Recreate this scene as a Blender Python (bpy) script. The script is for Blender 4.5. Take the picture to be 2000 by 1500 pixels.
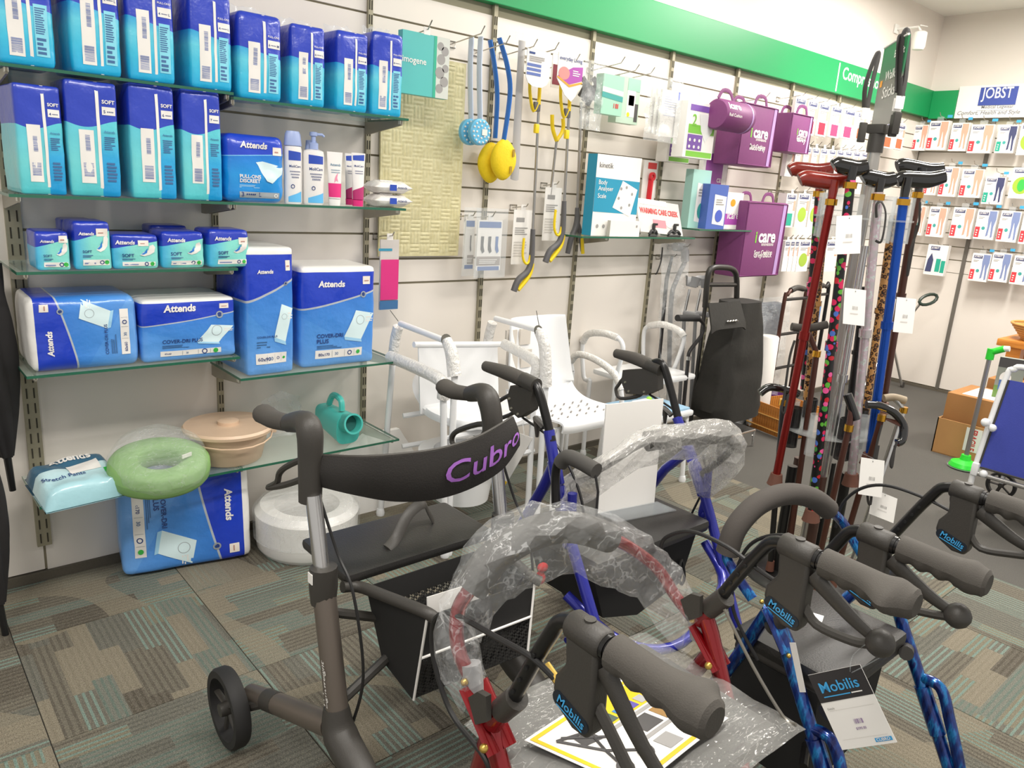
import bpy, bmesh, math, random
from mathutils import Vector, Matrix, noise
for o in list(bpy.data.objects): bpy.data.objects.remove(o)
SC = bpy.context.scene
COL = SC.collection
R = math.radians
# ---------------------------------------------------------------- camera
YAW, PIT, ROL, FPX = 0.72475, -0.25466, 0.067646, 1490.45
CAM = Vector((0, -2.745, 1.395))
FW = Vector((math.sin(YAW)*math.cos(PIT), math.cos(YAW)*math.cos(PIT), math.sin(PIT)))
_r = Vector((math.cos(YAW), -math.sin(YAW), 0)); _u = _r.cross(FW)
RT = math.cos(ROL)*_r + math.sin(ROL)*_u
UP = -math.sin(ROL)*_r + math.cos(ROL)*_u
cd = bpy.data.cameras.new('camera'); cam = bpy.data.objects.new('camera', cd); COL.objects.link(cam)
mw = Matrix((RT, UP, -FW)).transposed().to_4x4(); mw.translation = CAM; cam.matrix_world = mw
cd.sensor_fit = 'HORIZONTAL'; cd.sensor_width = 36; cd.lens = FPX/2000*36; cd.clip_start = .05
SC.camera = cam
# ---------------------------------------------------------------- world, exposure
w = bpy.data.worlds.new('world'); SC.world = w; w.use_nodes = True
w.node_tree.nodes['Background'].inputs[0].default_value = (1, .97, .93, 1)
w.node_tree.nodes['Background'].inputs[1].default_value = .62
SC.view_settings.view_transform = 'Standard'; SC.view_settings.look = 'None'
SC.view_settings.gamma = 1; SC.view_settings.use_curve_mapping = False
SC.view_settings.exposure = .16
def area(name, loc, size, power, rot=(0, 0, 0), col=(1, .96, .9)):
    l = bpy.data.lights.new(name, 'AREA'); l.energy = power; l.shape = 'RECTANGLE'; l.size, l.size_y = size; l.color = col
    o = bpy.data.objects.new(name, l); COL.objects.link(o); o.location = loc; o.rotation_euler = rot; return o
# ceiling fluorescent troffers: the light of each lamp
CEIL = 2.86
TROF = [(1.0, -2.2), (3.0, -2.2), (5.0, -1.0), (5.2, -2.6), (-.8, -2.2), (2.9, -.55)]
for i, (x, y) in enumerate(TROF):
    area('troffer_light', (x, y, CEIL-.05), (1.15, .3), (38, 36, 66, 40, 32, 15)[i])
# ---------------------------------------------------------------- pixel to place
def ray(x, y): return FW + RT*((x-1000)/FPX) - UP*((y-750)/FPX)
def aY(x, y, v): d = ray(x, y); return CAM + d*((v-CAM.y)/d.y)
def aX(x, y, v): d = ray(x, y); return CAM + d*((v-CAM.x)/d.x)
def aZ(x, y, v): d = ray(x, y); return CAM + d*((v-CAM.z)/d.z)
# ---------------------------------------------------------------- materials
def lin(h):
    if isinstance(h, str):
        h = h.lstrip('#'); c = [int(h[i:i+2], 16)/255 for i in (0, 2, 4)]
    else: c = h
    return tuple(x/12.92 if x <= .04045 else ((x+.055)/1.055)**2.4 for x in c)+(1,)
MATS = {}
def mat(name, col='#888888', rough=.5, metal=0, var=.0, vs=30, bump=0, bs=200, alpha=1, trans=0, emit=0, coat=0, ior=None, spec=None):
    if name in MATS: return MATS[name]
    m = bpy.data.materials.new(name); m.use_nodes = True; MATS[name] = m
    nt = m.node_tree; b = nt.nodes['Principled BSDF']
    c = lin(col); b.inputs['Base Color'].default_value = c
    b.inputs['Roughness'].default_value = rough; b.inputs['Metallic'].default_value = metal
    b.inputs['Alpha'].default_value = alpha; b.inputs['Transmission Weight'].default_value = trans
    b.inputs['Coat Weight'].default_value = coat
    if ior: b.inputs['IOR'].default_value = ior
    if spec is not None: b.inputs['Specular IOR Level'].default_value = spec
    if emit:
        b.inputs['Emission Color'].default_value = c; b.inputs['Emission Strength'].default_value = emit
    if var or bump:
        tc = nt.nodes.new('ShaderNodeTexCoord')
        n = nt.nodes.new('ShaderNodeTexNoise'); n.inputs['Scale'].default_value = vs; n.inputs['Detail'].default_value = 4
        nt.links.new(tc.outputs['Object'], n.inputs['Vector'])
        if var:
            mx = nt.nodes.new('ShaderNodeMix'); mx.data_type = 'RGBA'
            mx.inputs['A'].default_value = tuple(max(0, x*(1-var)) for x in c[:3])+(1,)
            mx.inputs['B'].default_value = tuple(min(1, x*(1+var)) for x in c[:3])+(1,)
            nt.links.new(n.outputs['Fac'], mx.inputs['Factor']); nt.links.new(mx.outputs['Result'], b.inputs['Base Color'])
        if bump:
            n2 = nt.nodes.new('ShaderNodeTexNoise'); n2.inputs['Scale'].default_value = bs
            nt.links.new(tc.outputs['Object'], n2.inputs['Vector'])
            bp = nt.nodes.new('ShaderNodeBump'); bp.inputs['Strength'].default_value = bump; bp.inputs['Distance'].default_value = .002
            nt.links.new(n2.outputs['Fac'], bp.inputs['Height']); nt.links.new(bp.outputs['Normal'], b.inputs['Normal'])
    return m
class NT:
    """small helper to write node trees"""
    def __init__(s, name, rough=.5, metal=0):
        s.m = bpy.data.materials.new(name); s.m.use_nodes = True; MATS[name] = s.m
        s.nt = s.m.node_tree; s.b = s.nt.nodes['Principled BSDF']
        s.b.inputs['Roughness'].default_value = rough; s.b.inputs['Metallic'].default_value = metal
    def n(s, t, **k):
        x = s.nt.nodes.new('ShaderNode'+t)
        for a, v in k.items(): setattr(x, a, v)
        return x
    def l(s, a, b): s.nt.links.new(a, b)
    def val(s, x, sock):
        if isinstance(x, (int, float)): sock.default_value = x
        else: s.l(x, sock)
    def math(s, op, a, b=0, c=None):
        x = s.n('Math', operation=op); s.val(a, x.inputs[0]); s.val(b, x.inputs[1])
        if c is not None: s.val(c, x.inputs[2])
        return x.outputs[0]
    def mix(s, f, a, b):
        x = s.n('Mix', data_type='RGBA'); s.val(f, x.inputs['Factor'])
        for v, k in ((a, 'A'), (b, 'B')):
            if isinstance(v, str): x.inputs[k].default_value = lin(v)
            elif isinstance(v, tuple): x.inputs[k].default_value = v
            else: s.l(v, x.inputs[k])
        return x.outputs['Result']
    def ramp(s, f, stops, interp='LINEAR'):
        x = s.n('ValToRGB'); cr = x.color_ramp; cr.interpolation = interp
        while len(cr.elements) > 1: cr.elements.remove(cr.elements[-1])
        for i, (p, c) in enumerate(stops):
            e = cr.elements[0] if i == 0 else cr.elements.new(p)
            e.position = p; e.color = lin(c) if isinstance(c, str) else (c, c, c, 1)
        s.l(f, x.inputs[0]); return x.outputs[0]
    def noise(s, vec, scale, detail=3, rough=.5):
        x = s.n('TexNoise'); x.inputs['Scale'].default_value = scale; x.inputs['Detail'].default_value = detail
        if vec is not None: s.l(vec, x.inputs['Vector'])
        return x
    def color(s, c): s.l(c, s.b.inputs['Base Color'])
    def bump(s, h, st=.3, d=.003):
        x = s.n('Bump'); x.inputs['Strength'].default_value = st; x.inputs['Distance'].default_value = d
        s.l(h, x.inputs['Height']); s.l(x.outputs[0], s.b.inputs['Normal'])
# ---------------------------------------------------------------- mesh builder
def V(*a): return Vector(a) if len(a) > 1 else Vector(a[0])
def smooth_path(pts, n=6, closed=False):
    P = [Vector(p) for p in pts]; out = []; N = len(P)
    if N < 3: return P
    for i in range(N if closed else N-1):
        if closed: p0, p1, p2, p3 = P[i-1], P[i], P[(i+1) % N], P[(i+2) % N]
        else: p0, p1, p2, p3 = P[max(i-1, 0)], P[i], P[i+1], P[min(i+2, N-1)]
        for k in range(n):
            t = k/n
            out.append(.5*((2*p1)+(p2-p0)*t+(2*p0-5*p1+4*p2-p3)*t*t+(3*p1-p0-3*p2+p3)*t**3))
    if not closed: out.append(P[-1])
    return out
class MB:
    def __init__(s): s.v = []; s.f = []; s.mi = []; s.uv = {}
    def add(s, vs, fs, mi=0):
        o = len(s.v); s.v += [Vector(q) for q in vs]
        for f in fs: s.f.append(tuple(i+o for i in f)); s.mi.append(mi)
        return s
    def box(s, c, size, rot=None, mi=0, bev=0):
        hx, hy, hz = size[0]/2, size[1]/2, size[2]/2; c = Vector(c)
        if bev:
            bm = bmesh.new(); bmesh.ops.create_cube(bm, size=1)
            for v in bm.verts: v.co = Vector((v.co.x*size[0], v.co.y*size[1], v.co.z*size[2]))
            bmesh.ops.bevel(bm, geom=bm.edges[:], offset=min(bev, min(size)*.45), segments=2, affect='EDGES', profile=.6)
            vs = [v.co.copy() for v in bm.verts]; bm.verts.index_update(); fs = [[v.index for v in f.verts] for f in bm.faces]; bm.free()
        else:
            vs = [Vector((x, y, z)) for x in (-hx, hx) for y in (-hy, hy) for z in (-hz, hz)]
            fs = [(0, 1, 3, 2), (4, 6, 7, 5), (0, 4, 5, 1), (2, 3, 7, 6), (0, 2, 6, 4), (1, 5, 7, 3)]
        if rot is not None: vs = [rot @ v for v in vs]
        return s.add([c+v for v in vs], fs, mi)
    def bb(s, x0, x1, y0, y1, z0, z1, mi=0, bev=0):
        return s.box(((x0+x1)/2, (y0+y1)/2, (z0+z1)/2), (abs(x1-x0), abs(y1-y0), abs(z1-z0)), None, mi, bev)
    def tube(s, pts, r, seg=10, mi=0, closed=False, smooth=0, flat=1, ref=None, caps=True):
        P = smooth_path(pts, smooth, closed) if smooth else [Vector(p) for p in pts]
        n = len(P); rs = r if isinstance(r, (list, tuple)) else None
        if rs and len(rs) != n:
            m = len(rs)-1; rr = []
            for i in range(n):
                t = i/(n-1)*m; k = min(int(t), m-1); rr.append(rs[k]+(rs[k+1]-rs[k])*(t-k))
            rs = rr
        T = []
        for i in range(n):
            a = P[(i-1) % n] if closed or i > 0 else P[i]; b = P[(i+1) % n] if closed or i < n-1 else P[i]
            d = b-a; T.append(d.normalized() if d.length > 1e-9 else Vector((0, 0, 1)))
        up = Vector(ref) if ref is not None else (Vector((0, 0, 1)) if abs(T[0].z) < .9 else Vector((1, 0, 0)))
        nrm = (up-T[0]*up.dot(T[0])).normalized(); vs = []
        for i in range(n):
            nrm = (nrm-T[i]*nrm.dot(T[i]));  nrm = nrm.normalized() if nrm.length > 1e-6 else T[i].orthogonal().normalized()
            bi = T[i].cross(nrm); ri = rs[i] if rs else r
            for k in range(seg):
                a = 2*math.pi*k/seg; vs.append(P[i]+nrm*(math.cos(a)*ri*flat)+bi*(math.sin(a)*ri))
        fs = []
        for i in range(n if closed else n-1):
            j = (i+1) % n
            for k in range(seg):
                k2 = (k+1) % seg; fs.append((i*seg+k, i*seg+k2, j*seg+k2, j*seg+k))
        if not closed and caps:
            fs.append(tuple(range(seg-1, -1, -1))); fs.append(tuple((n-1)*seg+k for k in range(seg)))
        return s.add(vs, fs, mi)
    def lathe(s, prof, M=None, seg=24, mi=0, sx=1, sy=1, a0=0, a1=2*math.pi):
        full = abs(a1-a0-2*math.pi) < 1e-6; ns = seg if full else seg+1; vs = []
        for (r, z) in prof:
            for k in range(ns):
                a = a0+(a1-a0)*k/seg; vs.append(Vector((r*math.cos(a)*sx, r*math.sin(a)*sy, z)))
        if M is not None: vs = [M @ v for v in vs]
        fs = []
        for i in range(len(prof)-1):
            for k in range(seg):
                k2 = (k+1) % ns; fs.append((i*ns+k, i*ns+k2, (i+1)*ns+k2, (i+1)*ns+k))
        ring_ = prof[0] == prof[-1]
        if full and not ring_ and prof[0][0] > 1e-6: fs.append(tuple(range(ns-1, -1, -1)))
        if full and not ring_ and prof[-1][0] > 1e-6: fs.append(tuple((len(prof)-1)*ns+k for k in range(ns)))
        return s.add(vs, fs, mi)
    def ball(s, c, r, mi=0, seg=14):
        rx, ry, rz = r if isinstance(r, (tuple, list)) else (r, r, r); n = seg//2
        prof = [(max(math.sin(math.pi*i/n), 1e-4), -math.cos(math.pi*i/n)) for i in range(n+1)]
        return s.lathe(prof, Matrix.Translation(Vector(c)) @ Matrix.Diagonal((rx, ry, rz, 1)), seg, mi)
    def grid(s, fn, nu, nv, mi=0, flip=False, cu=False):
        vs = [fn(i/nu, j/nv) for j in range(nv+1) for i in range(nu+1)]; fs = []
        for j in range(nv):
            for i in range(nu):
                a = j*(nu+1)+i; q = (a, a+1, a+nu+2, a+nu+1); fs.append(q[::-1] if flip else q)
        return s.add(vs, fs, mi)
    def prism(s, poly, fn0, fn1, mi=0):
        """poly 2-D points; fn0/fn1 map (a,b) to the two faces"""
        n = len(poly); vs = [fn0(*p) for p in poly]+[fn1(*p) for p in poly]
        fs = [tuple(range(n-1, -1, -1)), tuple(range(n, 2*n))]+[(i, (i+1) % n, n+(i+1) % n, n+i) for i in range(n)]
        return s.add(vs, fs, mi)
    def sheet(s, fn, nu, nv, th, mi=0):
        """grid with thickness (solidified along normals)"""
        P = [[Vector(fn(i/nu, j/nv)) for i in range(nu+1)] for j in range(nv+1)]; A = []; B = []
        for j in range(nv+1):
            for i in range(nu+1):
                du = P[j][min(i+1, nu)]-P[j][max(i-1, 0)]; dv = P[min(j+1, nv)][i]-P[max(j-1, 0)][i]
                nn = du.cross(dv); nn = nn.normalized() if nn.length > 1e-9 else Vector((0, 0, 1))
                A.append(P[j][i]+nn*th/2); B.append(P[j][i]-nn*th/2)
        N = len(A); fs = []; W = nu+1
        for j in range(nv):
            for i in range(nu):
                a = j*W+i; fs.append((a, a+1, a+W+1, a+W)); fs.append((N+a+W, N+a+W+1, N+a+1, N+a))
        for i in range(nu): fs.append((i+1, i, N+i, N+i+1)); a = nv*W+i; fs.append((a, a+1, N+a+1, N+a))
        for j in range(nv): a = j*W; fs.append((a, a+W, N+a+W, N+a)); a += nu; fs.append((a+W, a, N+a, N+a+W))
        return s.add(A+B, fs, mi)
    def xf(s, M): s.v = [M @ v for v in s.v]; return s
    def mesh(s, name, mats, org=Vector(), smooth=True, uvf=None):
        me = bpy.data.meshes.new(name); me.from_pydata([tuple(v-org) for v in s.v], [], s.f)
        for m in (mats if isinstance(mats, (list, tuple)) else [mats]): me.materials.append(m)
        if any(s.mi): me.polygons.foreach_set('material_index', s.mi)
        if uvf:
            uv = me.uv_layers.new(name='UVMap')
            for l in me.loops: uv.data[l.index].uv = uvf(s.v[l.vertex_index])
        if smooth:
            me.polygons.foreach_set('use_smooth', [True]*len(me.polygons))
            me.set_sharp_from_angle(angle=R(40))
        me.update(); return me
class Thing:
    """top-level object: an Empty at the base parenting its parts (coordinates given in world space, or local when loc is 0)"""
    def __init__(s, name, label, cat, loc=(0, 0, 0), group=None):
        s.org = Vector(loc); s.o = bpy.data.objects.new(name, None); COL.objects.link(s.o)
        s.o.empty_display_size = .05; s.o.location = s.org
        s.o['label'] = label; s.o['category'] = cat
        if group: s.o['group'] = group
    def part(s, name, mb, mats, parent=None, smooth=True, uvf=None, kind=None, label=None):
        o = bpy.data.objects.new(name, mb.mesh(name, mats, s.org, smooth, uvf)); COL.objects.link(o)
        o.parent = parent or s.o
        if kind: o['kind'] = kind
        if label: o['label'] = label
        return o
    def place(s, loc, rz=0, rx=0, ry=0):
        s.o.location = loc; s.o.rotation_euler = (rx, ry, rz); return s
def solo(name, label, cat, mb, mats, org=None, group=None, smooth=True, uvf=None, kind=None):
    if org is None: org = sum(mb.v, Vector())/len(mb.v); org.z = min(v.z for v in mb.v)
    o = bpy.data.objects.new(name, mb.mesh(name, mats, Vector(org), smooth, uvf)); COL.objects.link(o); o.location = org
    o['label'] = label; o['category'] = cat
    if group: o['group'] = group
    if kind: o['kind'] = kind
    return o
def struct(name, mb, mats, smooth=False, parent=None, label=None):
    o = bpy.data.objects.new(name, mb.mesh(name, mats, Vector(), smooth)); COL.objects.link(o)
    if parent: o.parent = parent
    else: o['kind'] = 'structure'
    if label: o['label'] = label
    return o
def dup(root, loc, rot=None, label=None, group=None):
    def cp(o, par):
        c = o.copy(); COL.objects.link(c); c.parent = par
        for ch in [x for x in o.children]: cp(ch, c)
        return c
    c = cp(root, None); c.location = loc
    if rot is not None: c.rotation_euler = rot
    if label: c['label'] = label
    if group: c['group'] = group
    return c
# ---------------------------------------------------------------- lettering (flat mesh in x,y; height 1)
TXT = {}
def text2d(s, bold=.0, shear=0, space=1):
    k = (s, bold, shear, space)
    if k in TXT: return TXT[k]
    cu = bpy.data.curves.new('t', 'FONT'); cu.body = s; cu.size = 1; cu.resolution_u = 3; cu.offset = bold; cu.shear = shear; cu.space_character = space
    o = bpy.data.objects.new('t', cu); COL.objects.link(o); bpy.context.view_layer.update()
    me = bpy.data.meshes.new_from_object(o)
    vs = [(v.co.x, v.co.y) for v in me.vertices]; fs = [tuple(p.vertices) for p in me.polygons]
    bpy.data.objects.remove(o); bpy.data.curves.remove(cu); bpy.data.meshes.remove(me)
    x0 = min(v[0] for v in vs); x1 = max(v[0] for v in vs); y0 = min(v[1] for v in vs); y1 = max(v[1] for v in vs)
    TXT[k] = ([(a-x0, b-y0) for a, b in vs], fs, x1-x0, y1-y0); return TXT[k]
def put_text(mb, s, fn, h=None, wid=None, at=(0, 0), anchor='l', bold=.01, shear=0, rot=0, mi=0, space=1):
    """lettering mapped by fn(a,b); h = cap height, or wid = total width, both in the units of (a,b)"""
    vs, fs, tw, th = text2d(s, bold, shear, space)
    k = (h/.7) if h else wid/tw; ky = k if not (h and wid) else h/.7
    if h and wid: k = wid/tw
    ox = {'l': 0, 'c': -tw*k/2, 'r': -tw*k}[anchor]; c, sn = math.cos(rot), math.sin(rot); out = []
    for a, b in vs:
        x, y = a*k+ox, b*ky; out.append(fn(at[0]+x*c-y*sn, at[1]+x*sn+y*c))
    mb.add(out, fs, mi); return mb
# ================================================================ the setting
XR = 6.6      # right wall plane
WHITE = mat('wall_paint', '#e4dcd3', .7, var=.03, vs=3)
PANEL = mat('white_laminate', '#e6dfd6', .42, var=.02, vs=5)
GROOVE = mat('groove_board', '#a09a84', .7)
STEEL = mat('olive_steel', '#a09a84', .5, .35, var=.08, vs=80)
SLOT = mat('slot_dark', '#3a372c', .8)
GREEN = mat('fascia_green', '#0e9153', .38, var=.03, vs=3)
CEILM = mat('ceiling_paint', '#f2efe9', .8, var=.02, vs=4)
SKIRT = mat('carpet_skirting', '#5d574c', .95, var=.2, vs=300)
UPX = [.39+.6*k for k in range(9)]
wb = struct('wall_back', MB().bb(-1.6, XR+.1, .012, .12, 0, CEIL), GROOVE)
# paint skin above the fascia and left of the shelving
struct('wall_panel', MB().bb(-1.6, XR, 0, .012, 2.125, CEIL), WHITE, parent=wb)
struct('wall_panel', MB().bb(-1.6, UPX[0]-.004, 0, .012, .04, 2.125), PANEL, parent=wb)
g = .008
for b in range(len(UPX)):
    x0, x1 = UPX[b]+.004, (UPX[b+1] if b+1 < len(UPX) else XR)-.004
    if b < 2: zs = [.964, 1.167, 1.574, 1.981, 2.125]
    else: zs = [.964+.1017*k for k in range(12)]
    # plain panel below, then the slats
    struct('wall_panel', MB().bb(x0, x1, .003, .012, .03, .958), PANEL, parent=wb)
    for z0, z1 in zip(zs, zs[1:]):
        struct('slat', MB().bb(x0, x1, 0, .012, z0+g/2, z1-g/2), PANEL, parent=wb)
# slotted uprights
for k, x in enumerate(UPX):
    wd = .042 if k == 0 else .02; z0, z1 = (.13, 2.125)
    u = struct('slotted_upright', MB().bb(x-wd/2, x+wd/2, -.014, .004, z0, z1), STEEL, parent=wb)
    s = MB()
    for j in range(int((z1-z0)/.05)):
        for xo in ((-.01, .01) if k == 0 else (-.005, .005)): s.bb(x+xo-.002, x+xo+.002, -.0155, -.013, z0+.012+j*.05, z0+.045+j*.05)
    o = struct('slot', s, SLOT, parent=u); o['kind'] = 'stuff'
wr = struct('wall_right', MB().bb(XR+.012, XR+.12, -4.2, .12, 0, CEIL), GROOVE)
struct('wall_panel', MB().bb(XR, XR+.012, -4.2, 0, 2.125, CEIL), WHITE, parent=wr)
RUP = [.10-.6*k for k in range(7)]   # uprights on the right wall
RUP = [-.5+.6, -.5, -1.1, -1.7, -2.3, -2.9]
for b in range(len(RUP)-1):
    y1, y0 = min(RUP[b], 0)-.004, RUP[b+1]+.004
    struct('wall_panel', MB().bb(XR, XR+.012, y0, y1, .03, .95), PANEL, parent=wr)
    zs = [.95+.1017*k for k in range(12)]
    for z0, z1 in zip(zs, zs[1:]): struct('slat', MB().bb(XR, XR+.012, y0, y1, z0+g/2, z1-g/2), PANEL, parent=wr)
for y in RUP[1:]:
    struct('slotted_upright', MB().bb(XR-.014, XR+.004, y-.013, y+.013, .02, 2.125), mat('grey_steel', '#77736c', .5, .5), parent=wr)
# fascia boards
fb = struct('trim_1', MB().bb(-1.6, XR, -.035, .012, 2.12, 2.32, bev=.003), GREEN, label='green header board along the slatted wall')
lm = MB(); fn = lambda a, b: Vector((a, -.0362, b))
p = aY(1640, 153, -.035); put_text(lm, 'Compression', fn, h=.075, at=(p.x+.03, 2.19), bold=.012)
lm.bb(p.x-.035, p.x-.022, -.037, -.0355, 2.13, 2.305)
q = aY(1075, 0, -.035); put_text(lm, 'Continence', fn, h=.07, at=(q.x+.01, 2.20), anchor='r', bold=.012)
struct('fascia_lettering', lm, mat('white_print', '#f2f2ee', .5), parent=fb, label='white lettering')
ye = aX(1868, 200, XR-.035).y
f2 = struct('trim_2', MB().bb(XR-.035, XR+.01, ye, -.035, 2.11, 2.315, bev=.003), GREEN, label='short green header board beside the white sign')
# ceiling and baseboards
ce = struct('ceiling', MB().bb(-1.6, XR+.1, -4.2, .12, CEIL, CEIL+.06), CEILM)
for i, (x, y) in enumerate(TROF):
    t = Thing('ceiling_light', 'long white fluorescent ceiling light with a frosted diffuser', 'ceiling light', (x, y, CEIL), 'fluorescent ceiling lights')
    t.part('frame', MB().bb(x-.62, x+.62, y-.19, y+.19, CEIL-.035, CEIL-.001, bev=.004), mat('lamp_frame', '#eeeeea', .4))
    t.part('diffuser', MB().bb(x-.58, x+.58, y-.15, y+.15, CEIL-.042, CEIL-.035), mat('lamp_diffuser', '#fff6e8', .5, emit=2.5))
struct('baseboard_back', MB().bb(-1.6, XR, -.012, .012, 0, .035), SKIRT)
struct('baseboard_right', MB().bb(XR-.012, XR+.012, -4.2, 0, 0, .02), SKIRT)
# ---------------------------------------------------------------- floor: grey sheet carpet and patterned carpet tiles
t = NT('plain_grey_carpet', .95); tc = t.n('TexCoord')
n = t.noise(tc.outputs['Object'], 420, 2); n2 = t.noise(tc.outputs['Object'], 3, 2)
t.color(t.mix(n2.outputs[0], t.ramp(n.outputs[0], [(.3, '#3e3c39'), (.7, '#5b5853')]), t.ramp(n.outputs[0], [(.3, '#45433f'), (.7, '#65625c')])))
t.bump(n.outputs[0], .5, .004)
TS = .515; TX0 = .24; TY0 = -.36
fl = struct('floor', MB().bb(-1.6, XR+.1, -4.2, .12, -.1, 0), MATS['plain_grey_carpet'])
def carpet_mat():
    t = NT('patterned_carpet_tile', .97); tc = t.n('TexCoord'); oi = t.n('ObjectInfo')
    mp = t.n('Mapping'); t.l(tc.outputs['Object'], mp.inputs['Vector'])
    off = t.n('CombineXYZ'); r9 = t.math('MULTIPLY', oi.outputs['Random'], 37.0)
    t.l(r9, off.inputs[0]); t.l(t.math('MULTIPLY', oi.outputs['Random'], 91.0), off.inputs[1])
    va = t.n('VectorMath', operation='ADD'); t.l(tc.outputs['Object'], va.inputs[0]); t.l(off.outputs[0], va.inputs[1])
    sx = t.n('SeparateXYZ'); t.l(tc.outputs['Object'], sx.inputs[0])
    # broad bands across the tile (constant along local y) broken up by large blocks
    # straight-edged blocks: strips across the tile, each cut into lengths at its own offset
    ix = t.math('FLOOR', t.math('DIVIDE', t.math('ADD', sx.outputs[0], 1.0), .0515))
    wn1 = t.n('TexWhiteNoise', noise_dimensions='2D'); c1 = t.n('CombineXYZ'); t.l(ix, c1.inputs[0]); t.l(r9, c1.inputs[1]); t.l(c1.outputs[0], wn1.inputs['Vector'])
    iy = t.math('FLOOR', t.math('DIVIDE', t.math('ADD', t.math('ADD', sx.outputs[1], 1.0), t.math('MULTIPLY', wn1.outputs['Value'], .6)), .24))
    ip = t.math('FLOOR', t.math('DIVIDE', t.math('ADD', ix, t.math('MULTIPLY', iy, 1.0)), 2))
    wn2 = t.n('TexWhiteNoise', noise_dimensions='3D'); c2 = t.n('CombineXYZ'); t.l(ip, c2.inputs[0]); t.l(iy, c2.inputs[1]); t.l(r9, c2.inputs[2]); t.l(c2.outputs[0], wn2.inputs['Vector'])
    sel = wn2.outputs['Value']
    base = t.ramp(sel, [(0, '#6a6559'), (.18, '#847c6b'), (.3, '#646158'), (.46, '#6f7269'), (.6, '#5a544a'), (.74, '#77715f'), (.88, '#66655d')], 'CONSTANT')
    lin_c = t.ramp(sel, [(0, '#555046'), (.18, '#7e7665'), (.3, '#748a80'), (.46, '#5d6e65'), (.6, '#484238'), (.74, '#6f877d'), (.88, '#575850')], 'CONSTANT')
    ln = t.math('SINE', t.math('MULTIPLY', sx.outputs[0], 2*math.pi/.0176))
    line = t.math('GREATER_THAN', ln, .3)
    lf = t.n('TexVoronoi', feature='SMOOTH_F1'); lf.inputs['Scale'].default_value = 1.7; t.l(va.outputs[0], lf.inputs['Vector'])
    leaf = t.math('LESS_THAN', t.math('ABSOLUTE', t.math('SUBTRACT', lf.outputs['Distance'], .5)), .035)
    c = t.mix(line, base, lin_c)
    c = t.mix(t.math('MULTIPLY', leaf, .75), c, '#857d6b')
    sp = t.noise(tc.outputs['Object'], 330, 2)
    c = t.mix(t.ramp(sp.outputs[0], [(.42, 0.0), (.66, .6)]), c, '#3f392f')
    sp2 = t.noise(va.outputs[0], 300, 2)
    c = t.mix(t.ramp(sp2.outputs[0], [(.5, 0.0), (.75, .4)]), c, '#a39c8a')
    t.color(c); t.bump(t.math('ADD', sp.outputs[0], t.math('MULTIPLY', ln, .4)), .5, .003)
    return t.m
CT = carpet_mat()
tm = MB().box((0, 0, .003), (TS-.002, TS-.002, .006), bev=.002).mesh('carpet_tile', CT, smooth=False)
tcut = MB().box((0, 0, .003), (TS-.002, -TY0-.013, .006), bev=.002).mesh('carpet_tile_cut', CT, smooth=False)
tcut2 = MB().box((0, 0, .003), (-TY0-.013, TS-.002, .006), bev=.002).mesh('carpet_tile_cut', CT, smooth=False)
for i in range(-3, 6):
    for j in range(-1, 7):
        odd = (i+j) % 2; x = TX0+(i+.5)*TS; y = TY0-(j+.5)*TS
        if j == -1:
            y = (TY0-.012)/2; me = tcut if odd == 0 else tcut2
        else: me = tm
        o = bpy.data.objects.new('carpet_tile', me); COL.objects.link(o); o.parent = fl; o.location = (x, y, 0)
        o.rotation_euler = (0, 0, (math.pi/2 if odd else 0) + (math.pi if (i*7+j*3) % 4 > 1 and j >= 0 else 0))
# ---------------------------------------------------------------- sign, wall camera
c0, c1 = aX(1876, 175, XR-.02), aX(1865, 228, XR-.02)
sg = Thing('header_sign', 'white header sign with a blue logo and grey slogan beside the green board', 'sign', (XR-.02, ye-.6, 2.1))
sg.part('board', MB().bb(XR-.035, XR-.012, ye-1.2, ye-.004, 2.11, 2.34), mat('sign_white', '#efece6', .5))
sfn = lambda a, b: Vector((XR-.0365, ye-a, 2.11+b))
lg = MB(); fl0 = lambda a, b, d=.0: Vector((XR-.0365-d, ye-a, 2.11+b))
pa, pb = aX(1916, 173, XR-.036), aX(1990, 172, XR-.036); a0, a1 = ye-pa.y, ye-pb.y
lg.add([fl0(a0, .088), fl0(a1, .088), fl0(a1, .215), fl0(a0, .215)], [(0, 1, 2, 3)])
lp = sg.part('logo_panel', lg, mat('jobst_blue', '#3d4fa0', .5), smooth=False)
tx = MB(); put_text(tx, 'JOBST', lambda a, b: fl0(a, b, .001), wid=(a1-a0)*.82, h=.075, at=(a0+.015, .112), bold=.01)
sg.part('logo_lettering', tx, mat('white_print'), lp, smooth=False)
tx = MB(); put_text(tx, 'Medical Legwear', fl0, wid=(a1-a0)*.85, at=(a0+.03, .058)); put_text(tx, 'Comfort, Health and Style', fl0, h=.028, at=(a0-.13, .014), shear=.25)
for b in (.085, .05): tx.bb(XR-.037, XR-.036, ye-a1, ye-a0, 2.11+b, 2.11+b+.002)
sg.part('slogan_lettering', tx, mat('grey_print', '#7d7b80', .6), smooth=False)
pc = aY(1797, 70, -.18)
wc = Thing('wall_camera', 'small white dome-bodied security camera on a bracket above the green board', 'camera', pc)
wc.part('bracket', MB().tube([pc+V(0, .18, .06), pc+V(0, .02, .06), pc+V(0, 0, .03)], .008, 8).box(pc+V(0, .172, .06), (.06, .012, .06), bev=.003).tube([pc+V(-.02, 0, .065), pc+V(.09, 0, .075)], .004, 6), mat('camera_white', '#e9e7e2', .4))
wc.part('housing', MB().lathe([(.03, .03), (.045, .02), (.045, -.07), (.036, -.09), (.001, -.095)], Matrix.Translation(pc), 18), MATS['camera_white'])
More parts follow.
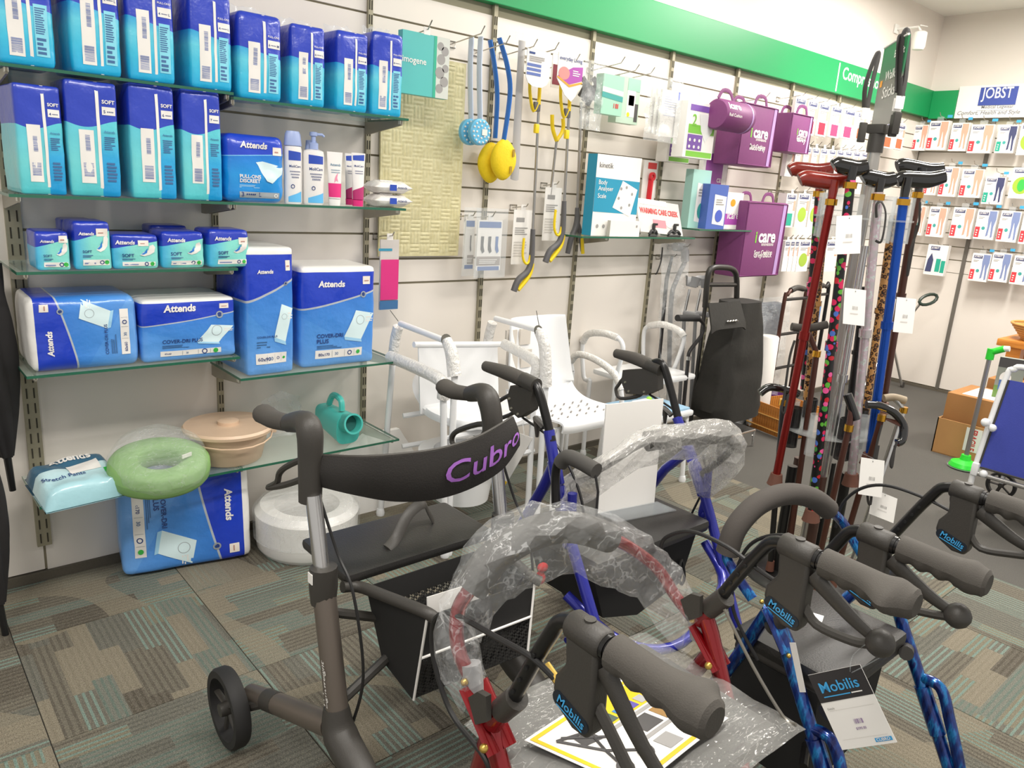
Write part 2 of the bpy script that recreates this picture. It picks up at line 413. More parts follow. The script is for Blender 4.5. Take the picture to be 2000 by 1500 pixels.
# ================================================================ glass shelves
GLASS = mat('shelf_glass', '#cfe6da', .04, alpha=.2, spec=.6)
GEDGE = mat('shelf_glass_edge', '#2f6b54', .15, alpha=.9)
BRK = mat('bracket_grey', '#9c9688', .45, .4)
def shelf(x0, x1, z, label, ups, dep=.3, th=.008):
    t = Thing('glass_shelf', label, 'shelf', ((x0+x1)/2, -dep/2, z))
    t.part('glass_pane', MB().bb(x0, x1, -dep+.002, -.016, z-th, z), GLASS, smooth=False)
    t.part('glass_edge', MB().bb(x0, x1, -dep, -dep+.002, z-th, z).bb(x0-.001, x0, -dep, -.016, z-th, z).bb(x1, x1+.001, -dep, -.016, z-th, z), GEDGE, smooth=False)
    for ux in ups:
        poly = [(-.014, -th), (-dep+.03, -th), (-dep+.03, -th-.016), (-.05, -th-.045), (-.014, -th-.045)]
        b = t.part('bracket', MB().prism(poly, lambda a, c: V(ux-.003, a, z+c), lambda a, c: V(ux+.003, a, z+c)), BRK, smooth=False)
        t.part('bracket_tip', MB().bb(ux-.005, ux+.005, -dep+.03, -dep+.045, z-th-.012, z-th), mat('bracket_tip', '#c8c4b8', .4, .3), b)
    return t
B1 = (.345, .952); B2 = (.954, 1.585)
ZA, ZA2, ZB, ZC, ZD, ZD2, ZE = 1.612, 1.60, 1.285, 1.078, .785, .708, .388
shelf(*B1, ZA, 'glass shelf under four tall pull-on packs above the SOFT packs', (.37, .945)); shelf(*B2, ZA2, 'glass shelf under four pull-on packs beside the turquoise box', (.961, 1.575))
shelf(*B1, ZB, 'glass shelf under four tall blue SOFT packs', (.37, .945)); shelf(*B2, ZB, 'glass shelf under the lotion bottles and tubes', (.961, 1.575))
shelf(*B1, ZC, 'glass shelf under a row of small aqua pad packs', (.37, .945))
shelf(*B1, ZD, 'glass shelf under two bulky underpad packs lying side by side', (.37, .945)); shelf(*B2, ZD2, 'glass shelf under two tall underpad packs', (.961, 1.575))
shelf(*B1, ZE, 'glass shelf under the green cushion and dry wipes pack', (.37, .945)); shelf(*B2, ZE, 'nearly empty glass shelf under the turquoise urinal bottle', (.961, 1.575))
# ================================================================ soft film packs
PRW = mat('pack_white', '#ece9e4', .35); BARC = mat('barcode_blue', '#7f8cb8', .5); INK = mat('ink_navy', '#26407e', .5)
FINE = mat('fine_print', '#3d6a9c', .5); GRNP = mat('print_green', '#39b54a', .5); STK = mat('price_sticker', '#efe6dc', .5); STKI = mat('sticker_ink', '#b78a80', .6)
SILV = mat('print_silver', '#a9b2b8', .3, .3); PALE = mat('print_pale', '#d8eef2', .45); PALE2 = mat('print_pale_blue', '#9fd0ef', .45)
def film(t, rough=.28):
    """printed film: gentle crinkle"""
    tc = t.n('TexCoord'); n = t.noise(tc.outputs['Object'], 22, 3); t.bump(n.outputs[0], .5, .007)
    t.b.inputs['Roughness'].default_value = rough; t.b.inputs['Coat Weight'].default_value = .3
def uvnode(t):
    u = t.n('UVMap'); s = t.n('SeparateXYZ'); t.l(u.outputs[0], s.inputs[0]); return s.outputs[0], s.outputs[1]
def m_pull():
    t = NT('pull_on_print'); s, v = uvnode(t)
    edge = t.math('SUBTRACT', v, t.math('SUBTRACT', .60, t.math('MULTIPLY', s, .1)))
    low = t.ramp(v, [(0, '#18aadf'), (.25, '#3cc0e2'), (.45, '#63cfe6'), (.62, '#1f9fe0')])
    t.color(t.mix(t.math('GREATER_THAN', edge, 0), low, '#2b43bf')); film(t); return t.m
def m_soft():
    t = NT('soft_print'); s, v = uvnode(t)
    bow = t.math('MULTIPLY', t.math('SINE', t.math('MULTIPLY', s, 4.5)), -.035)
    edge = t.math('SUBTRACT', v, t.math('ADD', .64, bow))
    left = t.ramp(v, [(0, '#52c6cf'), (.3, '#6fd2d6'), (.6, '#62cadb')]); right = t.ramp(v, [(0, '#1698d6'), (.35, '#2aa6dd'), (.6, '#5cc9d6')])
    low = t.mix(t.math('GREATER_THAN', s, .62), left, right)
    t.color(t.mix(t.math('GREATER_THAN', edge, 0), low, '#2740b8')); film(t); return t.m
def m_small():
    t = NT('small_pad_print'); s, v = uvnode(t)
    edge = t.math('SUBTRACT', v, t.math('ADD', .6, t.math('MULTIPLY', s, .22)))
    low = t.mix(t.ramp(s, [(0, .0), (.45, 1.0)]), '#3fb4e4', '#86ddd2')
    t.color(t.mix(t.math('GREATER_THAN', edge, 0), low, '#2139b4')); film(t); return t.m
def m_cover():
    t = NT('underpad_print'); s, v = uvnode(t)
    ln = t.math('SUBTRACT', v, t.math('ADD', .585, t.math('MULTIPLY', t.math('POWER', s, 1.3), .17)))
    low = t.ramp(v, [(0, '#6fa8ea'), (.25, '#5b9ce6'), (.5, '#4a90df'), (.7, '#3b7fd4')])
    swp = t.math('GREATER_THAN', t.math('SUBTRACT', v, t.math('SUBTRACT', .52, t.math('MULTIPLY', s, .45))), 0)
    low = t.mix(t.math('MULTIPLY', swp, .28), low, '#2f79d6')
    c = t.mix(t.math('GREATER_THAN', ln, 0), low, '#1d3fc0')
    c = t.mix(t.math('LESS_THAN', t.math('ABSOLUTE', ln), .009), c, '#b4bcc4')
    c = t.mix(t.math('GREATER_THAN', v, .945), c, '#eceae6'); t.color(c); film(t); return t.m
def m_disc():
    t = NT('discreet_print'); s, v = uvnode(t)
    ln = t.math('SUBTRACT', v, t.math('ADD', .67, t.math('MULTIPLY', s, .07)))
    c = t.mix(t.math('GREATER_THAN', ln, 0), t.ramp(v, [(0, '#1a86d8'), (.4, '#1b96e0'), (.7, '#1577d2')]), '#2044c6')
    c = t.mix(t.math('LESS_THAN', t.math('ABSOLUTE', ln), .006), c, '#7fc4ee'); t.color(c); film(t); return t.m
MP, MS, MC, MU, MD = m_pull(), m_soft(), m_small(), m_cover(), m_disc()
class Pack:
    def __init__(s, name, label, cat, w, d, h, mt, rot=0, p=9, group=None, wr=.002, seed=0, nd=14):
        s.w, s.d, s.h, s.rot, s.wr, s.seed = w, d, h, rot, wr, seed*7.3
        s.r = min(w, d, h)*.5*(.30 if p < 7 else .22 if p < 9 else .16); s.puff = min(w, h)*(.05 if p < 7 else .035)
        s.T = Thing(name, label, cat, (0, 0, 0), group)
        m = MB(); bm = bmesh.new(); bmesh.ops.create_cube(bm, size=2); bmesh.ops.subdivide_edges(bm, edges=bm.edges[:], cuts=nd-1, use_grid_fill=True)
        bm.verts.index_update(); vs = []
        for v in bm.verts:
            a = [math.copysign(1-(1-min(1, abs(c)))**1.7, c) for c in v.co]
            q = V(a[0]*w/2, a[1]*d/2, a[2]*h/2); i = V(*[max(-(e/2-s.r), min(e/2-s.r, c)) for c, e in zip(q, (w, d, h))])
            dd = q-i; P = i+dd.normalized()*s.r if dd.length > 1e-9 else q
            vs.append(s.shape(P))
        m.add(vs, [[v.index for v in f.verts] for f in bm.faces]); bm.free()
        s.body = s.T.part('body', m, mt, uvf=s.uv)
    def shape(s, P):
        P = P.copy(); a, b, c = 2*P.x/s.w, 2*P.y/s.d, 2*P.z/s.h
        f = s.puff*max(0, 1-a*a)*max(0, 1-c*c)+noise.noise(V(a*1.7+s.seed, b, c*2.6+s.seed))*s.wr*2
        P.y += f*b; P.x += b*0+a*(s.puff*.5*max(0, 1-b*b)*max(0, 1-c*c)+noise.noise(V(b*2+s.seed, c*3, a))*s.wr)
        P.z += s.h/2; return P
    def front(s, u, v, off=.0012):
        x, z = (u-.5)*s.w, (v-.5)*s.h; dx, dz = max(0, abs(x)-(s.w/2-s.r)), max(0, abs(z)-(s.h/2-s.r))
        y = -(s.d/2-s.r)-math.sqrt(max(0, s.r*s.r-dx*dx-dz*dz)); P = s.shape(V(x, y, z)); P.y -= off; return P
    def uv(s, P):
        u, v = P.x/s.w+.5, P.z/s.h
        return {0: (u, v), 90: (v, 1-u), -90: (1-v, u)}[s.rot]
    def art(s, a, b, off=.0012):
        u, v = {0: (a, b), 90: (1-b, a), -90: (b, 1-a)}[s.rot]; return s.front(u, v, off)
    def patch(s, name, a0, a1, b0, b1, mt, off=.0012, n=5, parent=None, mb=None, rd=0):
        m = mb or MB()
        m.grid(lambda i, j: s.art(a0+(a1-a0)*i, b0+(b1-b0)*j, off), n, n)
        return s.T.part(name, m, mt, parent or s.body) if mb is None else m
    def poly(s, pts, mt, name='print', off=.0015):
        m = MB(); ca, cb = sum(p[0] for p in pts)/len(pts), sum(p[1] for p in pts)/len(pts); ring = []
        for i in range(len(pts)):
            (a0, b0), (a1, b1) = pts[i], pts[(i+1) % len(pts)]
            for k in range(3): ring.append((a0+(a1-a0)*k/3, b0+(b1-b0)*k/3))
        n = len(ring); vs = [s.art(ca+(a-ca)*k/4, cb+(b-cb)*k/4, off) for k in (1, 2, 3, 4) for a, b in ring]+[s.art(ca, cb, off)]
        fs = [(k*n+i, k*n+(i+1) % n, (k+1)*n+(i+1) % n, (k+1)*n+i) for k in range(3) for i in range(n)]+[(4*n, i, (i+1) % n) for i in range(n)]
        m.add(vs, fs); return s.T.part(name, m, mt, s.body)
    def aw(s): return s.w if s.rot == 0 else s.h
    def ah(s): return s.h if s.rot == 0 else s.w
    def text(s, txt, a, b, mt, h=None, wid=None, name='lettering', bold=.012, off=.0028, anchor='l', rot=0, mb=None, shear=0):
        W, H = s.aw(), s.ah(); m = mb or MB()
        put_text(m, txt, lambda x, y: s.art(x/W, y/H, off), h=h*H if h else None, wid=wid*W if wid else None, at=(a*W, b*H), anchor=anchor, bold=bold, rot=rot, shear=shear)
        return s.T.part(name, m, mt, s.body) if mb is None else m
    def lines(s, a0, a1, b0, b1, n, mt, vert=False, fill=.5, name='fine_print', off=.002, jit=True):
        m = MB(); rnd = random.Random(int(a0*1000)+int(b0*100))
        for i in range(n):
            k = rnd.uniform(.55, 1) if jit else 1; f = fill if jit else fill*rnd.uniform(.5, 1.3)
            if vert: x0 = a0+(a1-a0)*i/n; x1 = x0+(a1-a0)/n*f; q = (x0, x1, b0, b0+(b1-b0)*k)
            else: y0 = b0+(b1-b0)*i/n; y1 = y0+(b1-b0)/n*f; q = (a0, a0+(a1-a0)*k, y0, y1)
            m.grid(lambda i, j: s.art(q[0]+(q[1]-q[0])*i, q[2]+(q[3]-q[2])*j, off), 1, 1)
        return s.T.part(name, m, mt, s.body)
    def ring(s, a, b, r, mt, w=.25, name='emblem', off=.0018, seg=18):
        W, H = s.aw(), s.ah(); m = MB(); vs = []
        for k in range(seg):
            t = 2*math.pi*k/seg
            for rr in (r*(1-w), r): vs.append(s.art(a+rr*math.cos(t)/W, b+rr*math.sin(t)/H, off))
        m.add(vs, [(2*k, 2*k+1, 2*((k+1) % seg)+1, 2*((k+1) % seg)) for k in range(seg)]); return s.T.part(name, m, mt, s.body)
    def fin(s, mt, hh=.02, ax='x'):
        """crimped seal standing along the top"""
        m = MB(); m.sheet(lambda i, j: V((i-.5)*s.w*.9, noise.noise(V(i*5+s.seed, j, 0))*.012+.0*j, s.h-.004+j*hh*(1+.4*noise.noise(V(i*7, s.seed, 1)))), 10, 2, .0012); s.T.part('crimped_seal', m, mt)
def fit(L, Rr, top, yf, z, dep=.16):
    """front-face pixels -> centre location, width, height"""
    a, b = aY(L[0], L[1], yf), aY(Rr[0], Rr[1], yf); t = aY(*top, yf)
    return V((a.x+b.x)/2, yf+dep/2, z), b.x-a.x, t.z-z
CLEARF = mat('clear_film', '#dfe6ea', .08, alpha=.16, spec=.7)
# ---- tall pull-on packs, top shelves
G1 = 'tall pull-on packs on the top glass shelves'
A = [((0, 118), (113, 127), 1, ZA, '4', 'L'), ((141, 139), (236, 149), 1, ZA, '4', 'L'), ((262, 155), (343, 161), 1, ZA, '4', 'L'), ((374, 168), (452, 174), 1, ZA, '4', 'L'),
     ((467, 186), (551, 190), (470, 18), ZA2, '6', 'M'), ((572, 196), (637, 206), (556, 40), ZA2, '6', 'L'), ((656, 208), (717, 214), (640, 52), ZA2, '8', 'M'), ((731, 212), (787, 218), (722, 56), ZA2, '8', 'L')]
where = ['at the end of its glass shelf', 'second along its shelf', 'third along its shelf', 'beside a gap in the glass shelves', 'first beyond the gap, marked 6 and M', 'marked 6 and L', 'marked 8 and M', 'marked 8, touching the turquoise box']
for i, (L, Rr, top, z, n, sz) in enumerate(A):
    d = .2; loc, wd, h = fit(L, Rr, top if top != 1 else (500, 20), -.285, z, d)
    if top == 1: h = (.275, .3, .285, .27)[i]; wd = max(wd, .125)
    if i == 0: loc.x = aY(113, 127, -.285).x-wd/2
    P = Pack('incontinence_pack', 'tall blue and cyan pull-ons pack, '+where[i], 'pack', wd, d, h, MP, p=8, group=G1, seed=i)
    P.patch('label_panel', .2, .47, .08, .66, PRW); P.lines(.31, .4, .4, .6, 16, BARC, fill=.6, name='barcode', jit=False); P.lines(.24, .43, .11, .24, 13, BARC, fill=.6, name='barcode', jit=False)
    P.patch('seam_strip', .55, .61, .01, .99, PRW, n=10)
    P.patch('info_panel', .66, .9, .1, .56, mat('panel_cyan', '#86d6ea', .4)); P.lines(.68, .88, .3, .54, 12, FINE); P.lines(.69, .86, .12, .28, 4, FINE, fill=.6)
    P.text('PULL-ONS', .65, .74, PRW, wid=.28); bp = P.patch('size_badge', .65, .95, .62, .71, PRW); P.text(n+' ••••• '+sz, .67, .64, INK, wid=.25, off=.0022)
    P.fin(CLEARF, .03); P.T.place(loc, R((-2, 3, -3, 2, 1, -2, 2, -4)[i]))
# ---- SOFT packs
G2 = 'tall SOFT packs on the second shelf'
for i, (L, Rr, top, n) in enumerate([((40, 384), (131, 386), (30, 160), '4'), ((142, 386), (241, 389), (135, 152), '5'), ((260, 389), (347, 393), (252, 160), '6'), ((362, 392), (437, 395), (355, 172), '7')]):
    d = .2; loc, wd, h = fit(L, Rr, top, -.285, ZB, d)
    P = Pack('incontinence_pack', f'tall blue and aqua SOFT pack numbered {n} on the badge', 'pack', wd, d, h, MS, p=9, group=G2, seed=20+i)
    P.patch('label_panel', .22, .5, (.12, .12, .15, .16)[i], (.64, .58, .62, .6)[i], PRW); P.lines(.33, .42, .4, .54, 16, BARC, fill=.6, name='barcode', jit=False); P.lines(.27, .46, .18, .3, 13, BARC, fill=.6, name='barcode', jit=False)
    P.patch('seam_strip', .57, .635, .005, .995, PRW, n=10); P.lines(.7, .92, .42, .54, 7, FINE); P.lines(.72, .92, .14, .32, 6, FINE, fill=.6)
    P.text('SOFT', .69, .815, PRW, wid=.25, bold=.03); P.patch('size_badge', .69, .95, .72, .79, PRW); P.text(n+' ••••', .72, .735, INK, wid=.19, off=.0022)
    P.text('Attends', .7, .565, FINE, wid=.22); P.T.place(loc, R((2, -1, 1, -1)[i]))
# ---- small pad packs
G3 = 'small pad packs on the third shelf'
def small(i, L, Rr, top, lab, yf=-.285, d=.13, stick=(.68, .95, .72, .9), logo=.12, dy=0):
    loc, wd, h = fit(L, Rr, top, yf, ZC, d); loc.y += dy
    P = Pack('pad_pack', lab, 'pack', wd, d, h, MC, p=7, group=G3, seed=40+i, nd=10)
    P.text('Attends', logo, .72, PRW, wid=.42, bold=.03, shear=.15)
    if stick: P.patch('price_sticker', *stick, STK); P.lines(stick[0]+.05, stick[1]-.05, stick[2]+.06, stick[3]-.06, 1, STKI, off=.0024)
    P.text('SOFT', .2, .36, INK, wid=.25, bold=.02); P.lines(.2, .5, .27, .33, 2, FINE); P.patch('info_bar', .2, .92, .1, .22, PRW); P.lines(.24, .62, .13, .19, 1, BARC); P.ring(.72, .16, .006, INK, .4); P.ring(.85, .16, .006, GRNP, 1)
    pts = [(.58, .42), (.66, .5), (.78, .56), (.8, .68), (.88, .72), (.93, .64), (.9, .5), (.8, .42), (.68, .38)]; P.poly(pts, PRW, 'pad_picture'); P.poly([(.6, .44), (.68, .5), (.76, .62), (.74, .48), (.66, .43)], mat('print_blue', '#2d7fd0', .4), 'pad_picture', .002)
    P.T.place(loc, R((0, 1, -2, 1, 2, 0, 0)[i])); return P
small(0, (74, 533), (140, 533), (60, 452), 'small aqua pad pack with a torn side, at the upright end of its row')
small(1, (148, 533), (220, 533), (146, 432), 'taller small aqua pad pack whose price sticker covers part of the logo', stick=(.6, .92, .7, .86))
small(2, (224, 533), (313, 533), (222, 458), 'wide small aqua pad pack with the sticker beside the logo', logo=.06, stick=(.55, .78, .68, .84))
small(3, (317, 526), (400, 526), (312, 452), 'small aqua pad pack without a price sticker', stick=None)
small(4, (408, 524), (487, 525), (400, 448), 'small aqua pad pack at the end beside the tall underpad pack', stick=(.72, .95, .62, .8))
for (L, Rr, top, lab) in (((130, 520), (195, 520), (100, 428), 'dark blue pad pack mostly hidden behind the taller aqua pack'), ((300, 516), (372, 516), (285, 440), 'dark blue pad pack mostly hidden behind the stickerless aqua pack')):
    loc, wd, h = fit(L, Rr, top, -.15, ZC, .11); P = Pack('pad_pack', lab, 'pack', wd, .1, h, MC, p=7, group=G3, seed=55, nd=8); P.text('Attends', .12, .72, PRW, wid=.42); P.T.place(V(loc.x, -.085, ZC))
# ---- underpad packs
G4 = 'blue underpad packs'
def cover(lab, w, d, h, rot, size, two=False, seed=0, pk='30', p=9):
    P = Pack('underpad_pack', lab, 'pack', w, d, h, MU, rot=rot, p=p, group=G4, seed=70+seed, wr=.003)
    W, H = P.aw(), P.ah()
    P.text('Attends', .22, .80, PRW, wid=.34, bold=.035, shear=.12)
    P.patch('price_sticker', .82, .92, .82, .9, STK); P.lines(.84, .9, .85, .87, 1, STKI, off=.0024)
    P.ring(.82, .72, .012*W/.3, SILV, .38); P.ring(.82, .72, .0055*W/.3, INK, 1, off=.002)
    P.poly([(.56, .30), (.72, .56), (.97, .52), (.93, .46), (.8, .26)], PALE, 'pad_picture'); P.poly([(.56, .30), (.8, .26), (.81, .23), (.57, .265)], PALE2, 'pad_picture')
    P.ring(.78, .46, .018*W/.3, SILV, .1); P.lines(.86, .97, .44, .5, 3, PRW)
    if two: P.text('COVER-DRI', .2, .30, INK, wid=.34, bold=.02); P.text('PLUS', .2, .245, INK, wid=.15, bold=.02); P.lines(.2, .58, .19, .23, 3, FINE)
    else: P.text('COVER-DRI PLUS', .2, .30, INK, wid=.42, bold=.015); P.lines(.2, .5, .22, .28, 3, FINE)
    P.patch('info_bar', .18, .82, .09, .175, PRW); P.text(size, .22, .115, INK, h=.028, off=.0022); P.text(pk, .44, .115, FINE, h=.028, off=.0022)
    P.ring(.64, .132, .009*W/.3, INK, .35, off=.0022); P.ring(.76, .132, .008*W/.3, GRNP, 1, off=.0022)
    for a in (.4, .57, .7): P.patch('divider', a, a+.004, .1, .165, SILV, off=.002, n=1)
    return P
loc, wd, h = fit((66, 724), (275, 705), (54, 585), -.285, ZD, .25); cover('bulky underpad pack lying on its side, its logo reading upwards', wd, .24, h, 90, '60x60', seed=1, p=7).T.place(loc, R(-1))
loc, wd, h = fit((279, 709), (462, 695), (272, 588), -.285, ZD, .25); cover('underpad pack printed 40x60 lying beside the sideways one', wd, .24, h, 0, '40x60', seed=2).T.place(loc, R(1))
loc, wd, h = fit((484, 733), (577, 720), (480, 484), -.30, ZD2, .26); cover('tall narrow underpad pack printed 60x90', wd, .25, h, 0, '60x90', seed=3).T.place(loc+V(0, .012, 0), R(2))
loc, wd, h = fit((594, 719), (730, 706), (593, 522), -.27, ZD2, .24); cover('big upright underpad pack printed 80x170 with a wide white top edge', wd*1.03, .23, h, 0, '80x170', True, seed=4).T.place(loc, R(-2))
f0, f1 = aZ(240, 1140, .006), aZ(495, 1095, .006)
P = cover('underpad bag printed 80x170 standing on the carpet, its logo reading downwards', (f1-f0).length*.98, .15, .345, -90, '80x170', True, seed=5, p=6); c = (f0+f1)/2
P.T.place(c+V(.02, .095, 0), math.atan2(f1.y-f0.y, f1.x-f0.x), rx=R(-7))
# ---- discreet pull-ons pack
loc, wd, h = fit((444, 393), (557, 396), (442, 258), -.28, ZB, .16)
P = Pack('incontinence_pack', 'bright blue discreet pull-ons pack beside the white lotion bottles', 'pack', wd, .15, h, MD, p=6, seed=81, wr=.004)
P.text('Attends', .22, .8, PRW, wid=.46, bold=.035, shear=.12); P.text('PULL-ONS', .2, .36, PRW, wid=.36, bold=.03); P.text('DISCREET', .2, .295, PRW, wid=.35, bold=.03); P.lines(.2, .58, .22, .27, 3, PALE2)
P.patch('size_bar', .2, .9, .07, .16, SILV); P.text('3 •••••  L', .23, .09, INK, wid=.35, off=.0022); P.ring(.84, .115, .006, PRW, .4, off=.0022); P.patch('price_sticker', .78, .94, .72, .84, STK); P.lines(.81, .91, .76, .8, 1, STKI, off=.0024)
P.poly([(.48, .6), (.6, .62), (.97, .55), (.95, .44), (.86, .38), (.76, .3), (.66, .33), (.58, .45), (.52, .56)], PALE, 'brief_picture'); P.T.place(loc, R(1))
# ================================================================ bottles, tubes and wipes on the second shelf
LB = mat('lotion_white', '#edeae8', .3); LC = mat('lotion_blue_cap', '#9fb0dc', .35); MB_ = mat('brand_blue', '#2a4cb4', .4); CY = mat('print_cyan', '#5fb6ea', .4); MG = mat('print_magenta', '#dd2a7c', .38); DMG = mat('dark_magenta', '#b3286c', .38)
def oval_text(mb, s, T, c, rx, ry, z, wid=None, h=None, off=.001, bold=.01):
    """lettering wrapped on an upright oval body facing -y"""
    def fn(a, b):
        t = a/rx; return V(c.x+math.sin(t)*(rx+off), c.y-math.cos(t)*(ry+off), z+b)
    put_text(mb, s, fn, h=h, wid=wid, at=(0, 0), anchor='c', bold=bold); return mb
def oval_patch(c, rx, ry, t0, t1, z0, z1, off=.0008, n=8, top=None):
    def fn(i, j):
        t = t0+(t1-t0)*i; zt = z1 if top is None else top(i); return V(c.x+math.sin(t)*(rx+off), c.y-math.cos(t)*(ry+off), z0+(zt-z0)*j)
    return MB().grid(fn, n, 4)
YB = -.27
def bottle(L, Rr, topc, topb, name, lab, pump):
    a, b = aY(*L, YB), aY(*Rr, YB); c = V((a.x+b.x)/2, YB+.03, ZB); rx = (b.x-a.x)/2; ry = rx*.62
    hb = aY((L[0]+Rr[0])/2, topb, YB).z-ZB; hc = aY((L[0]+Rr[0])/2, topc, YB).z-ZB
    t = Thing(name, lab, 'bottle', c); M = Matrix.Translation(c)
    bd = t.part('body', MB().lathe([(rx*.92, 0), (rx, .006), (rx, hb*.9), (rx*.93, hb*.97), (rx*.55, hb)], M, 24, sy=.62), LB)
    if pump:
        t.part('pump', MB().lathe([(rx*.42, hb), (rx*.42, hb+.02), (rx*.2, hb+.024), (rx*.2, hc-.014), (rx*.34, hc-.012), (rx*.34, hc), (.001, hc+.002)], M, 16).tube([c+V(0, 0, hc-.006), c+V(.03, -.005, hc-.006), c+V(.036, -.006, hc-.012)], .0045, 8), LC)
    else:
        t.part('cap', MB().lathe([(rx*.98, hb*.985), (rx*.98, hb*1.0), (rx*.86, hc-.01), (rx*.7, hc), (.001, hc+.001)], M, 24, sy=.62), LC)
    t.part('brand_label', oval_patch(c, rx, ry, -.75, .75, ZB+hb*.74, ZB+hb*.9, top=lambda i: ZB+hb*(.9-.02*i)), MB_, bd)
    t.part('swoosh_label', oval_patch(c, rx, ry, -.8, .8, ZB+.006, ZB+hb*.2, top=lambda i: ZB+hb*(.12+.1*i)), CY, bd)
    m = MB(); oval_text(m, 'MoliCare', t, c, rx, ry, ZB+hb*.62, wid=rx*1.35)
    for k in range(3): oval_text(m, 'xxxxxxxxxx'[:9-2*k].replace('x', 'n'), t, c, rx, ry, ZB+hb*(.54-.05*k), wid=rx*(1.2-.2*k))
    t.part('lettering', m, INK, bd)
    m = MB(); m.tube([V(c.x-rx*.3+.006*math.cos(k*.63), c.y-ry*1.0-.0005, ZB+hb*.3+.006*math.sin(k*.63)) for k in range(10)], .0012, 5, closed=True); t.part('seal_mark', m, INK, bd)
    return t
bottle((563, 397), (597, 398), 256, 283, 'cleansing_bottle', 'white bottle with a domed pale blue cap beside the blue pack', False)
bottle((600, 399), (640, 401), 258, 292, 'pump_bottle', 'white lotion bottle with a pale blue pump', True)
q = aY(598, 390, -.13); solo('cleansing_bottle', 'white capped bottle half hidden behind the pump bottle', 'bottle', MB().lathe([(.024, 0), (.025, .17), (.024, .175), (.02, .215), (.001, .217)], Matrix.Translation(V(q.x+.02, -.13, ZB)), 20, sy=.62), LC)
def tube_pack(L, Rr, top, lab, red, dy=0, text='MoliCare', lowcap=True):
    a, b = aY(*L, YB+dy), aY(*Rr, YB+dy); c = V((a.x+b.x)/2, YB+dy+.02, ZB); rw = (b.x-a.x)/2; H = aY((L[0]+Rr[0])/2, top, YB+dy).z-ZB
    t = Thing('cream_tube', lab, 'tube', c); hc = H*.13
    def S(i, j):
        an = 2*math.pi*i; k = j; rx = rw*(.82+.3*k); ry = rw*.62*(1-k)+.0012; z = hc+(H-hc)*k
        return V(c.x+math.sin(an)*rx, c.y-math.cos(an)*ry, ZB+z)
    def S2(u, k, off=.0008):
        an = u; rx = rw*(.82+.3*k)+off; ry = rw*.62*(1-k)+.0012+off; return V(c.x+math.sin(an)*rx, c.y-math.cos(an)*ry, ZB+hc+(H-hc)*k)
    bd = t.part('body', MB().grid(S, 24, 10), LB)
    t.part('cap', MB().lathe([(rw*.8, 0), (rw*.84, hc*.9), (rw*.7, hc)], Matrix.Translation(c), 20, sy=.7), LB if red == 1 else MG)
    if red == 1: t.part('colour_band', MB().grid(lambda i, j: S2(-1.45+2.9*i, .03+.3*j), 10, 4), MG, bd)
    else: t.part('colour_band', MB().grid(lambda i, j: S2(-1.45+2.9*i, (.18+.14*i)*j), 10, 4), DMG, bd); t.part('brand_label', MB().grid(lambda i, j: S2(-.95+2*i*.95, .84+.13*j-.03*(1-i)*j), 8, 3), MB_, bd)
    m = MB(); put_text(m, text, lambda x, y: S2(x/rw, .70+y/(H-hc), .0012), wid=rw*1.5, anchor='c', bold=.01)
    for k in range(2): put_text(m, 'nnnnnnnnn', lambda x, y: S2(x/rw, .60-.05*k+y/(H-hc), .0012), wid=rw*1.3, anchor='c')
    t.part('lettering', m, INK if red != 1 else mat('ink_teal', '#4a7f9c', .5), bd)
    if red == 1:
        m = MB(); m.add([S2(x, y, .0012) for x, y in ((-.2, .42), (.0, .5), (.3, .56), (.15, .45), (.3, .36), (.02, .4), (-.3, .34))], [tuple(range(7))]); t.part('leaf_print', m, mat('print_pink', '#e58aa8', .5), bd)
    return t
tube_pack((645, 401), (672, 402), 297, 'white cream tube with a wide magenta band', 1, text='Attends')
tube_pack((692, 404), (716, 404), 299, 'cream tube with a blue top and magenta foot at the end of the tubes', 2)
tube_pack((679, 401), (698, 401), 300, 'cream tube with a magenta foot behind the other tubes', 2, dy=.09)
t = NT('wipes_film', .25); tc = t.n('TexCoord'); n = t.noise(tc.outputs['Object'], 40, 3); t.color(t.ramp(n.outputs[0], [(.3, '#d9d4ce'), (.7, '#f3f0ec')])); t.bump(n.outputs[0], .6, .006); WIPE = t.m
for i, (py, lab) in enumerate(((374, 'white flow-wrapped wipes pack lying on top of another'), (403, 'white flow-wrapped wipes pack lying directly on the glass shelf'))):
    a = aY(720, py, -.2); b = aY(795, py, -.2); z0 = ZB if i == 1 else ZB+.048; cx = (a.x+b.x)/2; hw = (b.x-a.x)/2
    t = Thing('wipes_pack', lab, 'pack', (cx, -.19, z0), 'wipes packs at the shelf end')
    def S(i_, j_):
        u = i_*2-1; th = 2*math.pi*j_; fl = 1-max(0, abs(u)-.7)/.3; return V(cx+u*hw, -.19+math.cos(th)*.055, z0+.023+math.sin(th)*(.023*fl+.001*math.sin(u*40)))
    bd = t.part('body', MB().grid(S, 24, 20), WIPE)
    t.part('flap_label', MB().bb(cx-hw*.25, cx+hw*.1, -.2465, -.2455, z0+.012, z0+.034), MB_, bd); m = MB(); put_text(m, 'Attends', lambda x, y: V(cx+hw*.15+x, -.246, z0+.02+y), h=.009); t.part('lettering', m, INK, bd)
    t.part('lid', MB().bb(cx-hw*.55, cx+hw*.1, -.215, -.165, z0+.044, z0+.048, bev=.001), LB)
